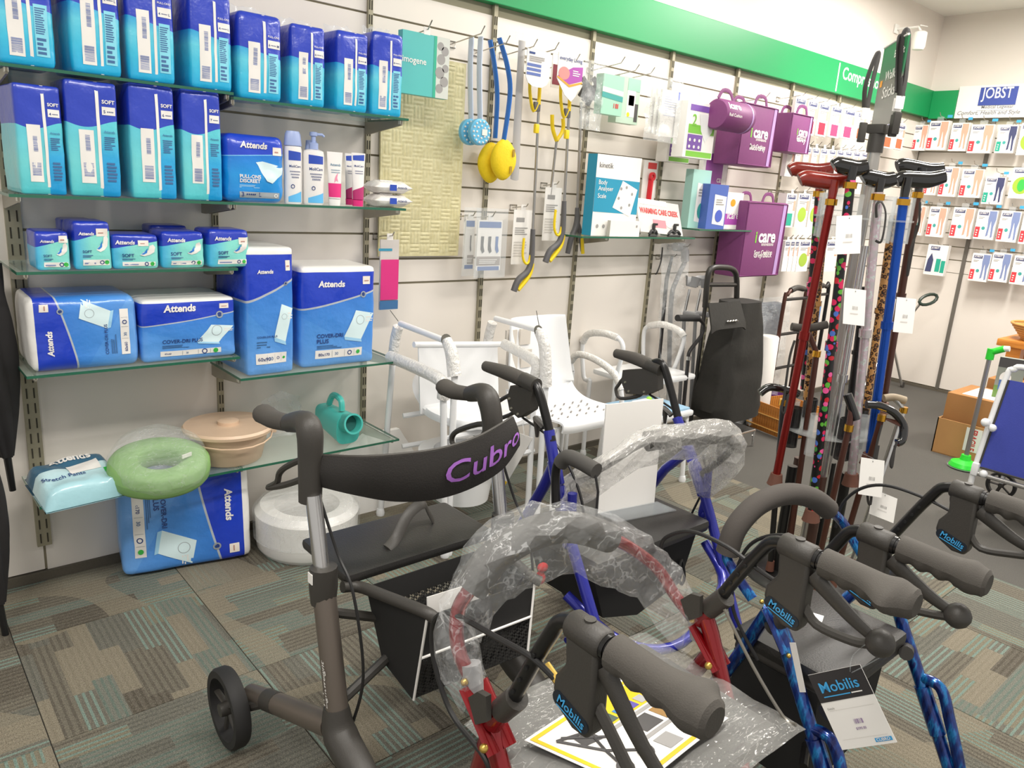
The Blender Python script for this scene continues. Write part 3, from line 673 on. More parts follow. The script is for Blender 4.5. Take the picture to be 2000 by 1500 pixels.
# ================================================================ bottom glass shelf
# dry wipes pack
p0, p1 = aZ(70, 975, ZE), aZ(240, 955, ZE)
t = NT('stretch_pack_print', .3); s_, v_ = uvnode(t); edge = t.math('SUBTRACT', v_, .62)
t.color(t.mix(t.math('GREATER_THAN', edge, 0), t.ramp(v_, [(0, '#a6d5df'), (.6, '#c6e3e8')]), '#3f6a85')); film(t)
px = V(.455, -.215, ZE)
pk = Thing('dry_wipes_pack', 'flat pale teal pack with a dark top edge lying on the lowest shelf', 'pack', px); wv, dv = .225, .2
def SP(i, j, off=0):
    x = (i-.5)*wv; y = (j-.5)*dv; e = min(1, min(i, 1-i)/.12)*min(1, min(j, 1-j)/.14); e = math.sqrt(max(0, 1-(1-e)**2))
    return V(px.x+x, px.y+y, ZE+.008+(.055+.012*noise.noise(V(i*4, j*4, 2)))*e+off+j*.02)
mb = MB().grid(SP, 22, 20); nb = len(mb.v); mb.grid(lambda i, j: V(px.x+(i-.5)*wv, px.y+(j-.5)*dv, ZE+.004+.004*j), 22, 20, flip=True)
bd = pk.part('body', mb, t.m, uvf=lambda P: ((P.x-px.x)/wv+.5, (P.y-px.y)/dv+.5))
m = MB(); put_text(m, 'Attends', lambda x, y: SP(.25+x/wv, .78+y/dv, .003), wid=.12, bold=.03); pk.part('lettering', m, PRW, bd)
m = MB(); put_text(m, 'Stretch Pants', lambda x, y: SP(.06+x/wv, .36+y/dv, .003), wid=.12, bold=.01); pk.part('lettering', m, INK, bd)
pk.part('garment_picture', MB().grid(lambda i, j: SP(.42+.4*i, .42+.24*j+.05*i, .002), 8, 6), PRW, bd); pk.part('green_flash', MB().grid(lambda i, j: SP(.84+.12*i, .36+.1*j, .0025), 3, 3), GRNP, bd)
pk.o.location += V(0, -.02, .0); pk.o.rotation_euler = (R(6), 0, R(6))
# green commode cushion in its bag
gc = aZ(305, 945, ZE); gc = V(.69, -.27, ZE)
FOAM = mat('green_foam', '#86b06a', .6, var=.08, vs=40)
t = Thing('toilet_seat_cushion', 'green padded ring cushion in a crinkled clear bag', 'cushion', gc)
def ringS(i, j):
    a = 2*math.pi*i; b = 2*math.pi*j; Rr_ = .107; r1 = .049; rr = Rr_+r1*math.copysign(abs(math.cos(b))**.7, math.cos(b))
    return gc+V(math.cos(a)*rr*1.0, math.sin(a)*rr*.82, .05+.044*math.copysign(abs(math.sin(b))**.6, math.sin(b))+.012*math.sin(a))
t.part('ring', MB().grid(ringS, 40, 16), FOAM)
t.o.rotation_euler = (R(9), 0, 0); t.part('cushion_tag', MB().box(gc+V(.07, -.04, .1), (.035, .004, .012), Matrix.Rotation(R(20), 3, 'Z')), PRW)
def crinkle(name, al=.16, sc=16, st=.9, tint='#eef2f3', lw=.005):
    t = NT(name, .06); tc = t.n('TexCoord'); n = t.noise(tc.outputs['Object'], sc, 4); n2 = t.noise(tc.outputs['Object'], sc*.8, 2)
    mp = t.n('Mapping'); mp.inputs['Rotation'].default_value = (.6, .9, .4); mp.inputs['Scale'].default_value = (1, 3.2, 1); t.l(tc.outputs['Object'], mp.inputs[0]); n3 = t.noise(mp.outputs[0], sc, 3)
    cr = t.math('LESS_THAN', t.math('ABSOLUTE', t.math('SUBTRACT', n3.outputs[0], .52)), lw)
    t.b.inputs['Base Color'].default_value = lin(tint); t.val(t.math('ADD', t.math('MULTIPLY', cr, .16), al), t.b.inputs['Alpha']); t.b.inputs['Specular IOR Level'].default_value = .8
    t.bump(t.math('ADD', n.outputs[0], t.math('MULTIPLY', n3.outputs[0], .8)), st, .02); return t.m
BAG = crinkle('clear_bag_film')
def bagS(i, j):
    a = 2*math.pi*i; b = math.pi*(j-.5); k = 1+.07*noise.noise(V(math.cos(a)*2, math.sin(a)*2, j*3)); e = math.copysign(abs(math.cos(b))**.5, 1)
    return gc+V(math.cos(a)*.15*e*k, math.sin(a)*.14*e*k, .07+math.sin(b)*.068*k+.012*math.sin(a)+.03*max(0, math.sin(a))*e*max(0, math.sin(b)))
t.part('plastic_bag', MB().grid(bagS, 36, 16), BAG)
# beige commode pail
pc = aZ(458, 912, ZE); pc = V(.955, -.17, ZE)
PE = mat('beige_plastic', '#dcbfa3', .4, var=.03, vs=8)
t = Thing('commode_pail', 'beige lidded commode pail with a bail handle next to the green cushion', 'pail', pc); M = Matrix.Translation(pc)
t.part('bowl', MB().lathe([(.105, 0), (.112, .006), (.135, .105), (.147, .112)], M, 40), PE)
t.part('lid', MB().lathe([(.152, .108), (.154, .118), (.148, .126), (.135, .122), (.06, .126), (.001, .127)], M, 40), PE); t.part('knob', MB().lathe([(.036, .125), (.036, .138), (.028, .142), (.001, .142)], M, 24), PE)
t.part('handle', MB().tube([pc+V(math.cos(a)*.149, math.sin(a)*.149, .098-.02*abs(math.sin(a))) for a in [R(-160+20*k) for k in range(9)]], .003, 6).box(pc+V(.15, -.03, .09), (.018, .03, .02), bev=.004), PE)
# turquoise urinal bottle
uc = V(1.385, -.17, ZE); TQ = mat('turquoise_plastic', '#4fbfb5', .35, var=.04, vs=12)
t = Thing('urinal_bottle', 'turquoise plastic urinal bottle lying on the glass shelf', 'bottle', uc)
def urS(i, j):
    a = 2*math.pi*i; e = .6; f = 1-.25*j; sxy = math.copysign(abs(math.cos(a))**e, math.cos(a)); sz = math.copysign(abs(math.sin(a))**e, math.sin(a))
    return uc+V(sxy*.05*f, -.08+.2*j, .058+sz*.058*f+.01*j)
mb = MB().grid(urS, 24, 8); mb.add([urS(i/24, 0) for i in range(24)], [tuple(range(24))]); mb.add([urS(i/24, 1) for i in range(24)], [tuple(range(23, -1, -1))])
bd = t.part('body', mb, TQ)
hd = Matrix.Translation(uc+V(-.008, -.08, .085)) @ Matrix.Rotation(R(78), 4, 'X')
t.part('neck', MB().lathe([(.034, -.03), (.036, .045), (.04, .05), (.04, .058), (.033, .058), (.031, 0)], hd, 24), TQ); t.part('mouth', MB().lathe([(.031, .02), (.001, .019)], hd, 20), mat('turquoise_dark', '#2c6b66', .6))
t.part('handle', MB().tube([uc+V(0, -.03, .12), uc+V(0, -.02, .16), uc+V(0, .04, .165), uc+V(0, .075, .12)], .012, 8, smooth=4), TQ)
for x in (.95,):
    pass
t = Thing('plastic_wrapper', 'empty crumpled clear wrapper against the wall behind the pail', 'wrapper', (1.2, -.03, ZE))
t.part('film', MB().sheet(lambda i, j: V(1.13+.16*i+.01*noise.noise(V(i*6, j*6, 0)), -.035-.03*noise.noise(V(i*5, j*5, 3))-.02*(1-j), ZE+.002+.18*j*(1-.4*abs(i-.5))), 14, 14, .0006), BAG)
# ================================================================ white raised toilet seat in film on the carpet
tc_ = aZ(620, 1070, 0); tc_ = V(1.22, -.24, .006)
WP = mat('white_plastic', '#eceae6', .3, var=.02, vs=10)
t = Thing('raised_toilet_seat', 'white raised toilet seat wrapped in film standing on the carpet by the wall', 'toilet seat', tc_)
def seatS(i, j):
    a = 2*math.pi*i; prof = [(.13, 0), (.17, .0), (.185, .02), (.19, .15), (.17, .175), (.12, .17), (.1, .14), (.1, .03), (.13, 0)]
    k = j*8; q = min(int(k), 7); f = k-q; r_ = prof[q][0]+(prof[q+1][0]-prof[q][0])*f; z = prof[q][1]+(prof[q+1][1]-prof[q][1])*f
    return tc_+V(math.cos(a)*r_, math.sin(a)*r_*1.05, z)
t.part('seat_ring', MB().grid(seatS, 40, 24), WP)
t.part('film_wrap', MB().lathe([(.198, .06), (.2, .16), (.17, .195), (.08, .2), (.001, .19)], Matrix.Translation(tc_), 30), BAG)
solo('bath_board', 'white plastic bath board leaning on the wall behind the wrapped toilet seat', 'bath board', MB().prism([(-.2, 0), (.2, 0), (.2, .2), (.12, .33), (-.05, .33), (-.2, .24)], lambda a, b: V(1.62+a, -.09+b*.16, .006+b), lambda a, b: V(1.62+a, -.115+b*.16, .006+b)), WP, smooth=False)
# ================================================================ folded black umbrellas at the end of the shelving
UM = mat('umbrella_black', '#211f20', .75, var=.15, vs=40, bump=.4, bs=30)
def umbrella(base, top, lab):
    a, b = Vector(base), Vector(top); t = Thing('folded_umbrella', lab, 'umbrella', a); d = b-a; N = 22
    def S(i, j):
        an = 2*math.pi*i; k = j; r_ = .012+.05*math.sin(min(1, k*1.15+.05)*math.pi*.62)**1.0; r_ *= 1+.16*math.sin(an*5+k*6); c = a+d*(.16+.84*k); return c+V(math.cos(an)*r_, math.sin(an)*r_*.8, 0)
    t.part('canopy', MB().grid(S, 40, N), UM); t.part('tip', MB().tube([a, a+d*.18], [.009, .011], 8), mat('black_plastic', '#161616', .5))
    t.part('rib_tips', MB().tube([b+V(.0, -.03, .0), b+V(.0, -.03, .03)], .004, 6).tube([b+V(.03, 0, .0), b+V(.03, 0, .03)], .004, 6), MATS['black_plastic'])
pa, pb = aY(25, 958, -.15), aY(12, 515, -.15); umbrella(pa, V(pa.x-.03, -.15, pb.z), 'short folded black umbrella hanging beside the shelf upright')
pa, pb = aY(12, 1243, -.3), aY(0, 800, -.3); umbrella(pa, V(pa.x-.05, -.3, pb.z), 'long folded black umbrella hanging in front of the short one')
# ================================================================ flat-fronted goods (cards, boxes, tags)
class Card:
    """box with a printed front: O lower-left corner of the front, U right edge, W up edge; depth goes behind the front"""
    def __init__(s, name, label, cat, O, U, W, depth, mt, group=None, round_=0, local=False, thing=None, pname='body', outline=None):
        s.O, s.U, s.W = Vector(O), Vector(U), Vector(W); s.N = s.U.cross(s.W).normalized(); s.w, s.h = s.U.length, s.W.length
        s.T = thing or Thing(name, label, cat, s.O+s.U*.5-s.N*depth*.5 if not local else (0, 0, 0), group)
        pts = outline or [(0, 0), (1, 0), (1, 1), (0, 1)]
        s.body = s.T.part(pname, MB().prism(pts, lambda a, b: s.at(a, b, -depth), lambda a, b: s.at(a, b, 0)), mt, smooth=False)
    def at(s, a, b, off=.0008): return s.O+s.U*a+s.W*b+s.N*off
    def rect(s, a0, a1, b0, b1, mt, name='print', off=.0008, skew=0, mb=None):
        m = mb or MB(); m.add([s.at(a0, b0, off), s.at(a1, b0+skew, off), s.at(a1, b1+skew, off), s.at(a0, b1, off)], [(0, 1, 2, 3)])
        return m if mb else s.T.part(name, m, mt, s.body, smooth=False)
    def poly(s, pts, mt, name='print', off=.0012):
        return s.T.part(name, MB().add([s.at(a, b, off) for a, b in pts], [tuple(range(len(pts)))]), mt, s.body, smooth=False)
    def oval(s, a, b, ra, rb, mt, name='print', off=.0012, n=16):
        return s.poly([(a+ra*math.cos(2*math.pi*k/n), b+rb*math.sin(2*math.pi*k/n)) for k in range(n)], mt, name, off)
    def text(s, txt, a, b, mt, wid=None, h=None, bold=.012, anchor='l', off=.0014, name='lettering', rot=0, shear=0):
        m = MB(); put_text(m, txt, lambda x, y: s.at(x/s.w, y/s.h, off), wid=wid*s.w if wid else None, h=h*s.h if h else None, at=(a*s.w, b*s.h), anchor=anchor, bold=bold, rot=rot, shear=shear)
        return s.T.part(name, m, mt, s.body, smooth=False)
    def lines(s, a0, a1, b0, b1, n, mt, fill=.45, name='fine_print', vert=False, off=.0014):
        m = MB(); rnd = random.Random(n*7+int(b0*90))
        for i in range(n):
            k = rnd.uniform(.6, 1)
            if vert: x = a0+(a1-a0)*i/n; s.rect(x, x+(a1-a0)/n*rnd.uniform(.3, .8), b0, b1, mt, off=off, mb=m)
            else: y = b0+(b1-b0)*i/n; s.rect(a0, a0+(a1-a0)*k, y, y+(b1-b0)/n*fill, mt, off=off, mb=m)
        return s.T.part(name, m, mt, s.body, smooth=False)
    def side(s, mt, depth, name='side_print'):
        """left side face colour"""
        return s.T.part(name, MB().add([s.O-s.N*depth-s.U.normalized()*.0008, s.O-s.U.normalized()*.0008, s.O+s.W-s.U.normalized()*.0008, s.O+s.W-s.N*depth-s.U.normalized()*.0008], [(0, 1, 2, 3)]), mt, s.body, smooth=False)
def wbox(x0, y0, x1, y1, yf):
    """pixel box on the plane y=yf facing the room -> O,U,W"""
    a, b = aY(x0, (y0+y1)/2, yf), aY(x1, (y0+y1)/2, yf); t, l = aY((x0+x1)/2, y0, yf), aY((x0+x1)/2, y1, yf)
    return V(a.x, yf, l.z), V(b.x-a.x, 0, 0), V(0, 0, t.z-l.z)
def rbox(x0, y0, x1, y1, xf):
    a, b = aX(x0, (y0+y1)/2, xf), aX(x1, (y0+y1)/2, xf); t, l = aX((x0+x1)/2, y0, xf), aX((x0+x1)/2, y1, xf)
    return V(xf, a.y, l.z), V(0, b.y-a.y, 0), V(0, 0, t.z-l.z)
HOOKM = mat('hook_chrome', '#b9b6ae', .25, .9)
def hook(x, z, ln=.22, wall='back', lab='thin wire display hook angled out of the slatted wall', grp='wire display hooks on the slatted wall'):
    m = MB(); f = (lambda d, s, h: V(x+s, -d, z+h)) if wall == 'back' else (lambda d, s, h: V(XR-d, x+s, z+h))
    m.tube([f(0, 0, 0), f(ln*.9, 0, ln*.1), f(ln, 0, ln*.22)], .0025, 6)
    m.tube([f(.004, -.02, -.012), f(.004, -.02, .012), f(.004, .02, .012), f(.004, .02, -.012)], .0025, 5, closed=True)
    return solo('display_hook', lab, 'hook', m, HOOKM, org=f(0, 0, 0), group=grp)
def hang(c, grp='wire display hooks on the slatted wall'):
    """peg from the wall through a tab above the card"""
    x, zt, yf = c.O.x+c.U.x*.5, c.O.z+c.W.z, c.O.y; c.T.part('hang_tab', MB().bb(x-.014, x+.014, yf-.0005, yf+.0015, zt-.002, zt+.024), WPR, smooth=False)
    L_ = abs(yf)+.03; hook(x, zt+.014-.1*abs(yf), L_, grp=grp)
for (px, py, yf) in ((947, 52, -.22), (990, 72, -.2), (1050, 78, -.22), (1092, 84, -.22), (1133, 107, -.22), (1221, 112, -.22), (1249, 127, -.22), (1279, 133, -.22), (1498, 182, -.2)):
    p = aY(px, py, yf); hook(p.x, p.z-.045)
WPR = mat('card_white', '#eeebe6', .5); TQB = mat('box_turquoise', '#55bcb8', .45); GRYP = mat('print_grey', '#9c9a98', .5); DGY = mat('print_dark', '#4a4848', .5)
# turquoise box
c = Card('massage_box', 'turquoise box with grey spheres on its end, hanging beside the packs', 'box', *wbox(785, 66, 877, 188, -.2), .03, TQB)
c.rect(.72, 1, 0, 1, mat('box_pale', '#cfd3cc', .5), 'picture_panel'); c.rect(.66, .72, 0, 1, mat('box_teal_edge', '#2fb08f', .5), 'edge_band'); c.text('imogene', .0, .47, WPR, wid=.5)
for a, b, r in ((.8, .85, .07), (.9, .78, .08), (.82, .64, .09), (.92, .5, .07), (.8, .42, .1), (.9, .28, .09), (.8, .16, .08)): c.oval(a, b, r, r*c.w/c.h, GRYP, 'sphere_picture')
hang(c)
# woven bath mat
O, U, W = wbox(742, 108, 903, 500, -.02)
t = NT('bath_mat_rubber', .45); tc = t.n('TexCoord'); n = t.noise(tc.outputs['Object'], 60, 2); t.color(t.ramp(n.outputs[0], [(.3, '#cfc697'), (.7, '#ded7ae')])); MATM = t.m
def matS(i, j):
    x, y = i*U.x, j*W.z; cu, cv = .05, .05; a, b = x/cu, y/cv; odd = (int(a)+int(b)) % 2; fa, fb = a % 1, b % 1
    q = (fb if odd else fa); h = .0035*abs(math.sin(math.pi*3*q))*min(1, 8*min(fa, 1-fa))**.5*min(1, 8*min(fb, 1-fb))**.5+.001
    if min(i, 1-i) < .03 or min(j, 1-j) < .02: h = .002
    return O+V(x, -h-.003*math.sin(j*5), y)
t = Thing('bath_mat', 'large beige rubber bath mat with a basket weave, hung flat on the wall', 'bath mat', O+V(U.x/2, 0, 0))
t.part('mat_sheet', MB().grid(matS, 96, 190).bb(O.x, O.x+U.x, -.018, -.015, O.z, O.z+W.z), MATM)
# hanging pink bag
O, U, W = wbox(742, 468, 778, 604, -.1); c = Card('hanging_bag', 'magenta sleeve in a clear hang-sell bag beside the tall underpad pack', 'bag', O, U, W, .006, mat('bag_grey', '#cfc9c4', .4))
c.rect(.02, .98, .14, .72, mat('bag_magenta', '#d8337f', .4), 'magenta_sleeve', .004); c.rect(.0, 1, .0, .13, mat('bag_blue', '#3f6f9e', .4), 'blue_band', .003); c.lines(-.1, 1.0, .84, .88, 1, mat('ink_cyan', '#3a97b8', .5), .9); c.lines(.05, .9, .03, .1, 2, WPR); hang(c)
# round-headed lotion brushes
BRW = mat('brush_handle_white', '#cfd8ea', .3); BRB = mat('brush_blue', '#67b7dd', .35)
for k, (px, lab) in enumerate(((920, 'pale long-handled bath brush with a round blue head, hung behind its twin'), (938, 'pale long-handled bath brush with a round blue head in front of its twin'))):
    yf = -.1-.05*k; a, b = aY(px+1, 72, yf), aY(px, 240, yf); h = aY(px-3, 258, yf); t = Thing('bath_brush', lab, 'brush', h, 'pale bath brushes')
    t.part('handle', MB().tube([a, a.lerp(b, .4)+V(-.006, 0, 0), b], .016, 10, smooth=6, flat=.45), BRW)
    M = Matrix.Translation(h) @ Matrix.Rotation(R(90), 4, 'X'); hd = t.part('head', MB().lathe([(.04, -.012), (.052, -.006), (.052, .012), (.046, .018), (.001, .019)], M, 28), BRB)
    m = MB()
    for q in range(22):
        r_ = .041 if q < 14 else .024; an = q*2*math.pi/(14 if q < 14 else 8); m.ball(h+V(math.cos(an)*r_, -.019, math.sin(an)*r_), .0045, seg=8)
    t.part('massage_dots', m, WPR, hd); t.part('price_sticker', MB().box(h+V(.014, -.0215, 0), (.026, .002, .024)), STK)
# blue-handled yellow sponges
SPB = mat('sponge_handle_blue', '#2f6fc0', .3); SPY = mat('sponge_yellow', '#f0cf16', .7, var=.08, vs=90, bump=.5, bs=150)
for k, (pts, hx, hy, lab) in enumerate((([(957, 78), (966, 130), (971, 190), (967, 270)], 958, 318, 'blue-handled yellow bath sponge hanging nearest the wall'), ([(975, 74), (991, 130), (996, 185), (983, 280)], 983, 312, 'blue-handled yellow bath sponge hanging in front'))):
    yf = -.08-.07*k; P = [aY(x, y, yf) for x, y in pts]; h = aY(hx, hy, yf); t = Thing('sponge_brush', lab, 'sponge', h, 'yellow sponges on blue handles')
    t.part('handle', MB().tube(P, .014, 10, smooth=6, flat=.5), SPB)
    def S(i, j, h=h):
        a = 2*math.pi*i; b = math.pi*(j-.5); f = 1+.12*math.cos(2*a); e = abs(math.cos(b))**.5; return h+V(math.cos(a)*.058*e*f, math.sin(b)*.028, math.sin(a)*.085*e)
    t.part('sponge', MB().grid(S, 30, 12), SPY); t.part('print', MB().box(h+V(.03, -.03, .03), (.012, .002, .03)).box(h+V(.02, -.03, -.04), (.012, .002, .03)), mat('sponge_print', '#a8892a', .7))
# long grey shoehorn
a, b = aY(1018, 80, -.12), aY(1003, 348, -.12); t = Thing('shoehorn', 'very long grey plastic shoehorn hanging beside the blue sponges', 'shoehorn', b)
def S(i, j): c = a.lerp(b, j); wd = .02+.006*j; an = (i-.5)*2.2; return c+V(math.sin(an)*wd, -math.cos(an)*wd*.5, -.01*math.cos(an)*(1 if j > .97 else 0))
t.part('blade', MB().sheet(S, 8, 20, .002), mat('shoehorn_grey', '#a9a7a6', .35)); t.part('header_card', MB().bb(a.x-.03, a.x+.01, -.118, -.116, a.z-.01, a.z+.03), CLEARF)
# header cards
sh = [(.0, .25), (.1, .1), (.3, .01), (.5, 0), (.7, .01), (.9, .1), (1, .25), (1, 1), (0, 1)]
c = Card('header_card', 'white rounded header card with blue bars above a reacher', 'card', *wbox(1028, 98, 1074, 171, -.19), .003, WPR, outline=sh)
c.lines(.1, .9, .68, .84, 3, GRYP, .6)
for b in (.3, .42, .54): c.rect(.02, .62, b, b+.08, mat('print_slate_blue', '#5a6fae', .5), 'blue_bar')
c.rect(.08, .33, .87, .93, INK)
c = Card('header_card', 'white and pink header card with an orange curve, reading Everyday Living', 'card', *wbox(1088, 106, 1137, 198, -.2), .003, WPR, outline=[(.0, .45), (.35, .12), (.62, .0), (.78, .12), (1, .45), (1, 1), (0, 1)])
c.poly([(.0, .5), (.5, .36), (1, .48), (1, .78), (.6, .74), (.3, .62)], mat('print_violet', '#a94aa8', .5), 'violet_wave'); c.oval(.26, .58, .22, .14, mat('print_salmon', '#dc8a86', .5), 'hand_picture', .0016); c.text('everyday Living', .05, .83, INK, wid=.9, off=.002); c.lines(.6, .95, .56, .7, 3, WPR, off=.002); c.poly([(0, .47), (.5, .3), (1, .42), (1, .46), (.5, .35), (0, .51)], mat('print_orange', '#efa02c', .5), 'orange_curve', .0016)
c = Card('header_card', 'dark-pictured header card half hidden behind the pink one', 'card', *wbox(1078, 106, 1094, 172, -.12), .003, WPR); c.rect(.1, 1, .1, .7, mat('print_maroon', '#8c3a4a', .5))
# reachers
YEL = mat('reacher_yellow', '#f2d21c', .4); RGY = mat('reacher_grey', '#5b5a5c', .5); ALU = mat('aluminium', '#b8b6b4', .3, .9)
def reacher(jaw, sh0, sh1, hp, yf, lab, style=0):
    t = Thing('reacher', lab, 'reacher', aY(*hp, yf), 'yellow and grey reachers'); a, b = aY(*sh0, yf), aY(*sh1, yf); up = (a-b).normalized(); sd = V(1, 0, 0)
    t.part('shaft', MB().tube([a, b], .0065, 8), ALU)
    if jaw:
        t.part('jaw', MB().tube([a+up*.0, a+up*-.05+V(-.03, 0, 0), a+up*.02+V(-.055, 0, 0), a+up*.09+V(-.06, 0, 0)], .009, 8, smooth=4, flat=.6), YEL)
        t.part('jaw', MB().tube([a+up*-.02, a+up*.05+V(.0, 0, 0), a+up*.11+V(.004, 0, 0)], .010, 8, smooth=4, flat=.6), YEL)
        t.part('wrist', MB().box(a+up*-.03+V(-.012, 0, 0), (.035, .014, .04), bev=.004), RGY); t.part('suction_cup', MB().box(a+up*.085+V(.0, 0, 0), (.022, .018, .03), bev=.004), YEL); t.part('rotation_lock', MB().box(a+up*-.12+V(-.008, 0, 0), (.024, .016, .04), bev=.005), YEL)
    if style == 0:
        t.part('handle', MB().tube([b+up*.04, b-up*.09, b-up*.15+V(-.02, 0, 0), b-up*.19+V(-.075, 0, 0), b-up*.24+V(-.10, 0, 0)], [.011, .014, .014, .015, .015], 10, smooth=5), RGY)
        t.part('trigger', MB().tube([b-up*.115+V(.005, 0, 0), b-up*.17+V(-.01, 0, 0), b-up*.235+V(-.075, 0, 0)], .011, 8, smooth=4), YEL)
        t.part('hook', MB().tube([b-up*.02, b-up*.10+V(-.012, 0, 0), b-up*.115+V(-.035, 0, 0), b-up*.08+V(-.055, 0, 0), b-up*.0+V(-.052, 0, 0)], .006, 8, smooth=4), YEL)
    else:
        t.part('handle', MB().tube([b+up*.03, b-up*.05, b-up*.12+V(-.035, 0, 0), b-up*.19+V(-.055, 0, 0)], [.01, .016, .014, .012], 10, smooth=5).tube([b-up*.03, b-up*.1+V(.03, 0, 0), b-up*.18+V(.045, 0, 0)], [.012, .012, .008], 8, smooth=4), RGY)
        t.part('trigger', MB().tube([b-up*.09+V(.03, -.006, 0), b-up*.19+V(.045, -.006, 0)], .009, 8), YEL)
    return t
reacher(1, (1053, 195), (1040, 465), (1010, 540), -.12, 'folding reacher with a grey shaft hanging lowest')
reacher(1, (1112, 208), (1101, 410), (1060, 495), -.14, 'reacher beside the kinetik scale box, its handle kinked over a white card')
reacher(0, (1135, 200), (1127, 418), (1110, 465), -.08, 'reacher hanging trigger down with a forked grey handle', 1)
t2 = Thing('reacher_jaw_end', 'second yellow reacher jaw pair hanging behind the others', 'reacher', aY(1085, 270, -.07)); p = aY(1087, 275, -.07)
t2.part('jaw', MB().tube([p, p+V(-.03, 0, .05), p+V(-.04, 0, .11)], .009, 8, smooth=4), YEL); t2.part('jaw', MB().tube([p, p+V(.035, 0, .05), p+V(.03, 0, .1)], .009, 8, smooth=4), YEL); q = aY(1075, 380, -.07); t2.part('shaft', MB().tube([p, q], .006, 8), ALU)
for (bx, lab) in (((1001, 410, 1036, 516), 'narrow white instruction card behind the lowest reacher'), ((1062, 366, 1094, 470), 'narrow white instruction card behind the kinked reacher')):
    c = Card('instruction_card', lab, 'card', *wbox(*bx, -.075), .002, WPR, group='reacher instruction cards'); c.lines(.1, .85, .55, .7, 4, GRYP); c.lines(.1, .85, .15, .45, 6, mat('print_faint', '#d2cec9', .5)); c.rect(.15, .6, .78, .86, GRYP); hang(c)
# bagged black grippers, boxes
t = Thing('gripper_bag', 'clear bag of black rubber grips hanging beside the reachers', 'bag', aY(1150, 190, -.16)); m = MB()
for k in range(6):
    p = aY(1136+7*k, 165+9*(k % 3), -.16+.01*k); m.tube([p+V(0, 0, .03), p+V(.015, -.01, 0), p+V(-.005, 0, -.05)], .012, 8, smooth=3)
t.part('grips', m, mat('rubber_black', '#333233', .6))
O, U, W = wbox(1135, 118, 1178, 255, -.19); t.part('bag_film', MB().sheet(lambda i, j: O+U*i+W*j+V(0, .02*noise.noise(V(i*4, j*6, 1)), 0), 10, 16, .0008), BAG)
MINT = mat('box_mint', '#9fd0b8', .45)
c = Card('thermometer_box', 'mint green box with a white band hung from a peg', 'box', *wbox(1176, 146, 1217, 225, -.19), .045, MINT); c.rect(0, 1, .56, .68, WPR, skew=-.05); c.rect(.0, 1, .42, .55, mat('print_teal', '#3f9f9a', .5), skew=-.06); c.lines(.58, .85, .18, .3, 3, mat('print_red', '#d23a3a', .5), vert=True); c.T.part('hang_tab', MB().box(c.at(.4, 1.06, -.02), (.03, .002, .03)), CLEARF)
c = Card('thermometer_box', 'tall pale green box with a picture panel beside the mint box', 'box', *wbox(1206, 150, 1249, 242, -.14), .05, mat('box_sage', '#bcd3bf', .45)); c.rect(.42, .8, .15, .95, WPR); c.rect(.5, .75, .4, .62, mat('print_salmon'), 'picture'); c.rect(.42, .98, .72, .98, MINT, off=.001); c.oval(.52, .2, .07, .05, YEL); c.rect(.8, .96, .06, .45, DGY)
# bagged papers
t = Thing('leaflet_bag', 'clear bag holding blue edged white cards hung on a peg', 'bag', aY(1290, 270, -.2))
for k in range(3):
    O, U, W = wbox(1272+9*k, 172+2*k, 1306+9*k, 262+3*k, -.13-.03*k); q = t.part('leaflet', MB().prism([(0, 0), (1, 0), (1, 1), (0, 1)], lambda a, b: O+U*a+W*b+V(0, .014, 0), lambda a, b: O+U*a+W*b), [WPR, INK][0:1], smooth=False)
    m = MB()
    for j in range(9): m.bb(O.x+U.x*.15, O.x+U.x*.85, O.y-.001, O.y-.0005, O.z+W.z*(.45+.05*j), O.z+W.z*(.465+.05*j))
    t.part('fine_print', m, mat('print_lilac', '#b9bedb', .5), q, smooth=False); t.part('blue_edge', MB().bb(O.x+U.x*.92, O.x+U.x+.0008, O.y-.0008, O.y+.014, O.z, O.z+W.z), mat('print_cobalt', '#4a5fc0', .5), q, smooth=False)
O, U, W = wbox(1262, 148, 1330, 278, -.24); t.part('bag_film', MB().sheet(lambda i, j: O+U*i+W*j+V(0, .025*noise.noise(V(i*4, j*6, 1)), 0), 12, 18, .0008), BAG)
# mattress protector pack
PUR = mat('print_purple', '#7a55a8', .45); GRN = mat('print_lime', '#7cc142', .45); IPUR = mat('icare_purple', '#7b3c70', .55, var=.06, vs=60, bump=.25, bs=350)
for (bx, yf, lab) in (((1338, 200, 1396, 310), -.27, 'white and green protector pack with a shield picture, hung in front'), ((1305, 235, 1350, 318), -.12, 'purple and green protector pack hung behind its twin')):
    c = Card('protector_pack', lab, 'pack', *wbox(*bx, yf), .07, WPR, group='mattress protector packs')
    c.rect(.1, .98, .84, .95, PUR); c.rect(.1, .98, .02, .12, GRN); c.rect(.1, .6, .14, .42, PUR); c.rect(.1, .98, .44, .6, GRN); c.poly([(.42, .8), (.95, .8), (.9, .5), (.7, .3), (.52, .5)], mat('shield_silver', '#dfe2e0', .4), 'shield_picture'); c.text('2', .2, .58, GRN, h=.2, off=.002)
    for a in (.18, .34, .5):
        for b in (.2, .32): c.oval(a, b, .035, .03, WPR, 'icon', .002)
    c.T.part('hang_cord', MB().tube([c.at(.3, 1, 0), c.at(.45, 1.18, -.03), c.at(.6, 1.2, -.05), c.at(.8, 1, -.06)], .002, 5, smooth=4), WPR)
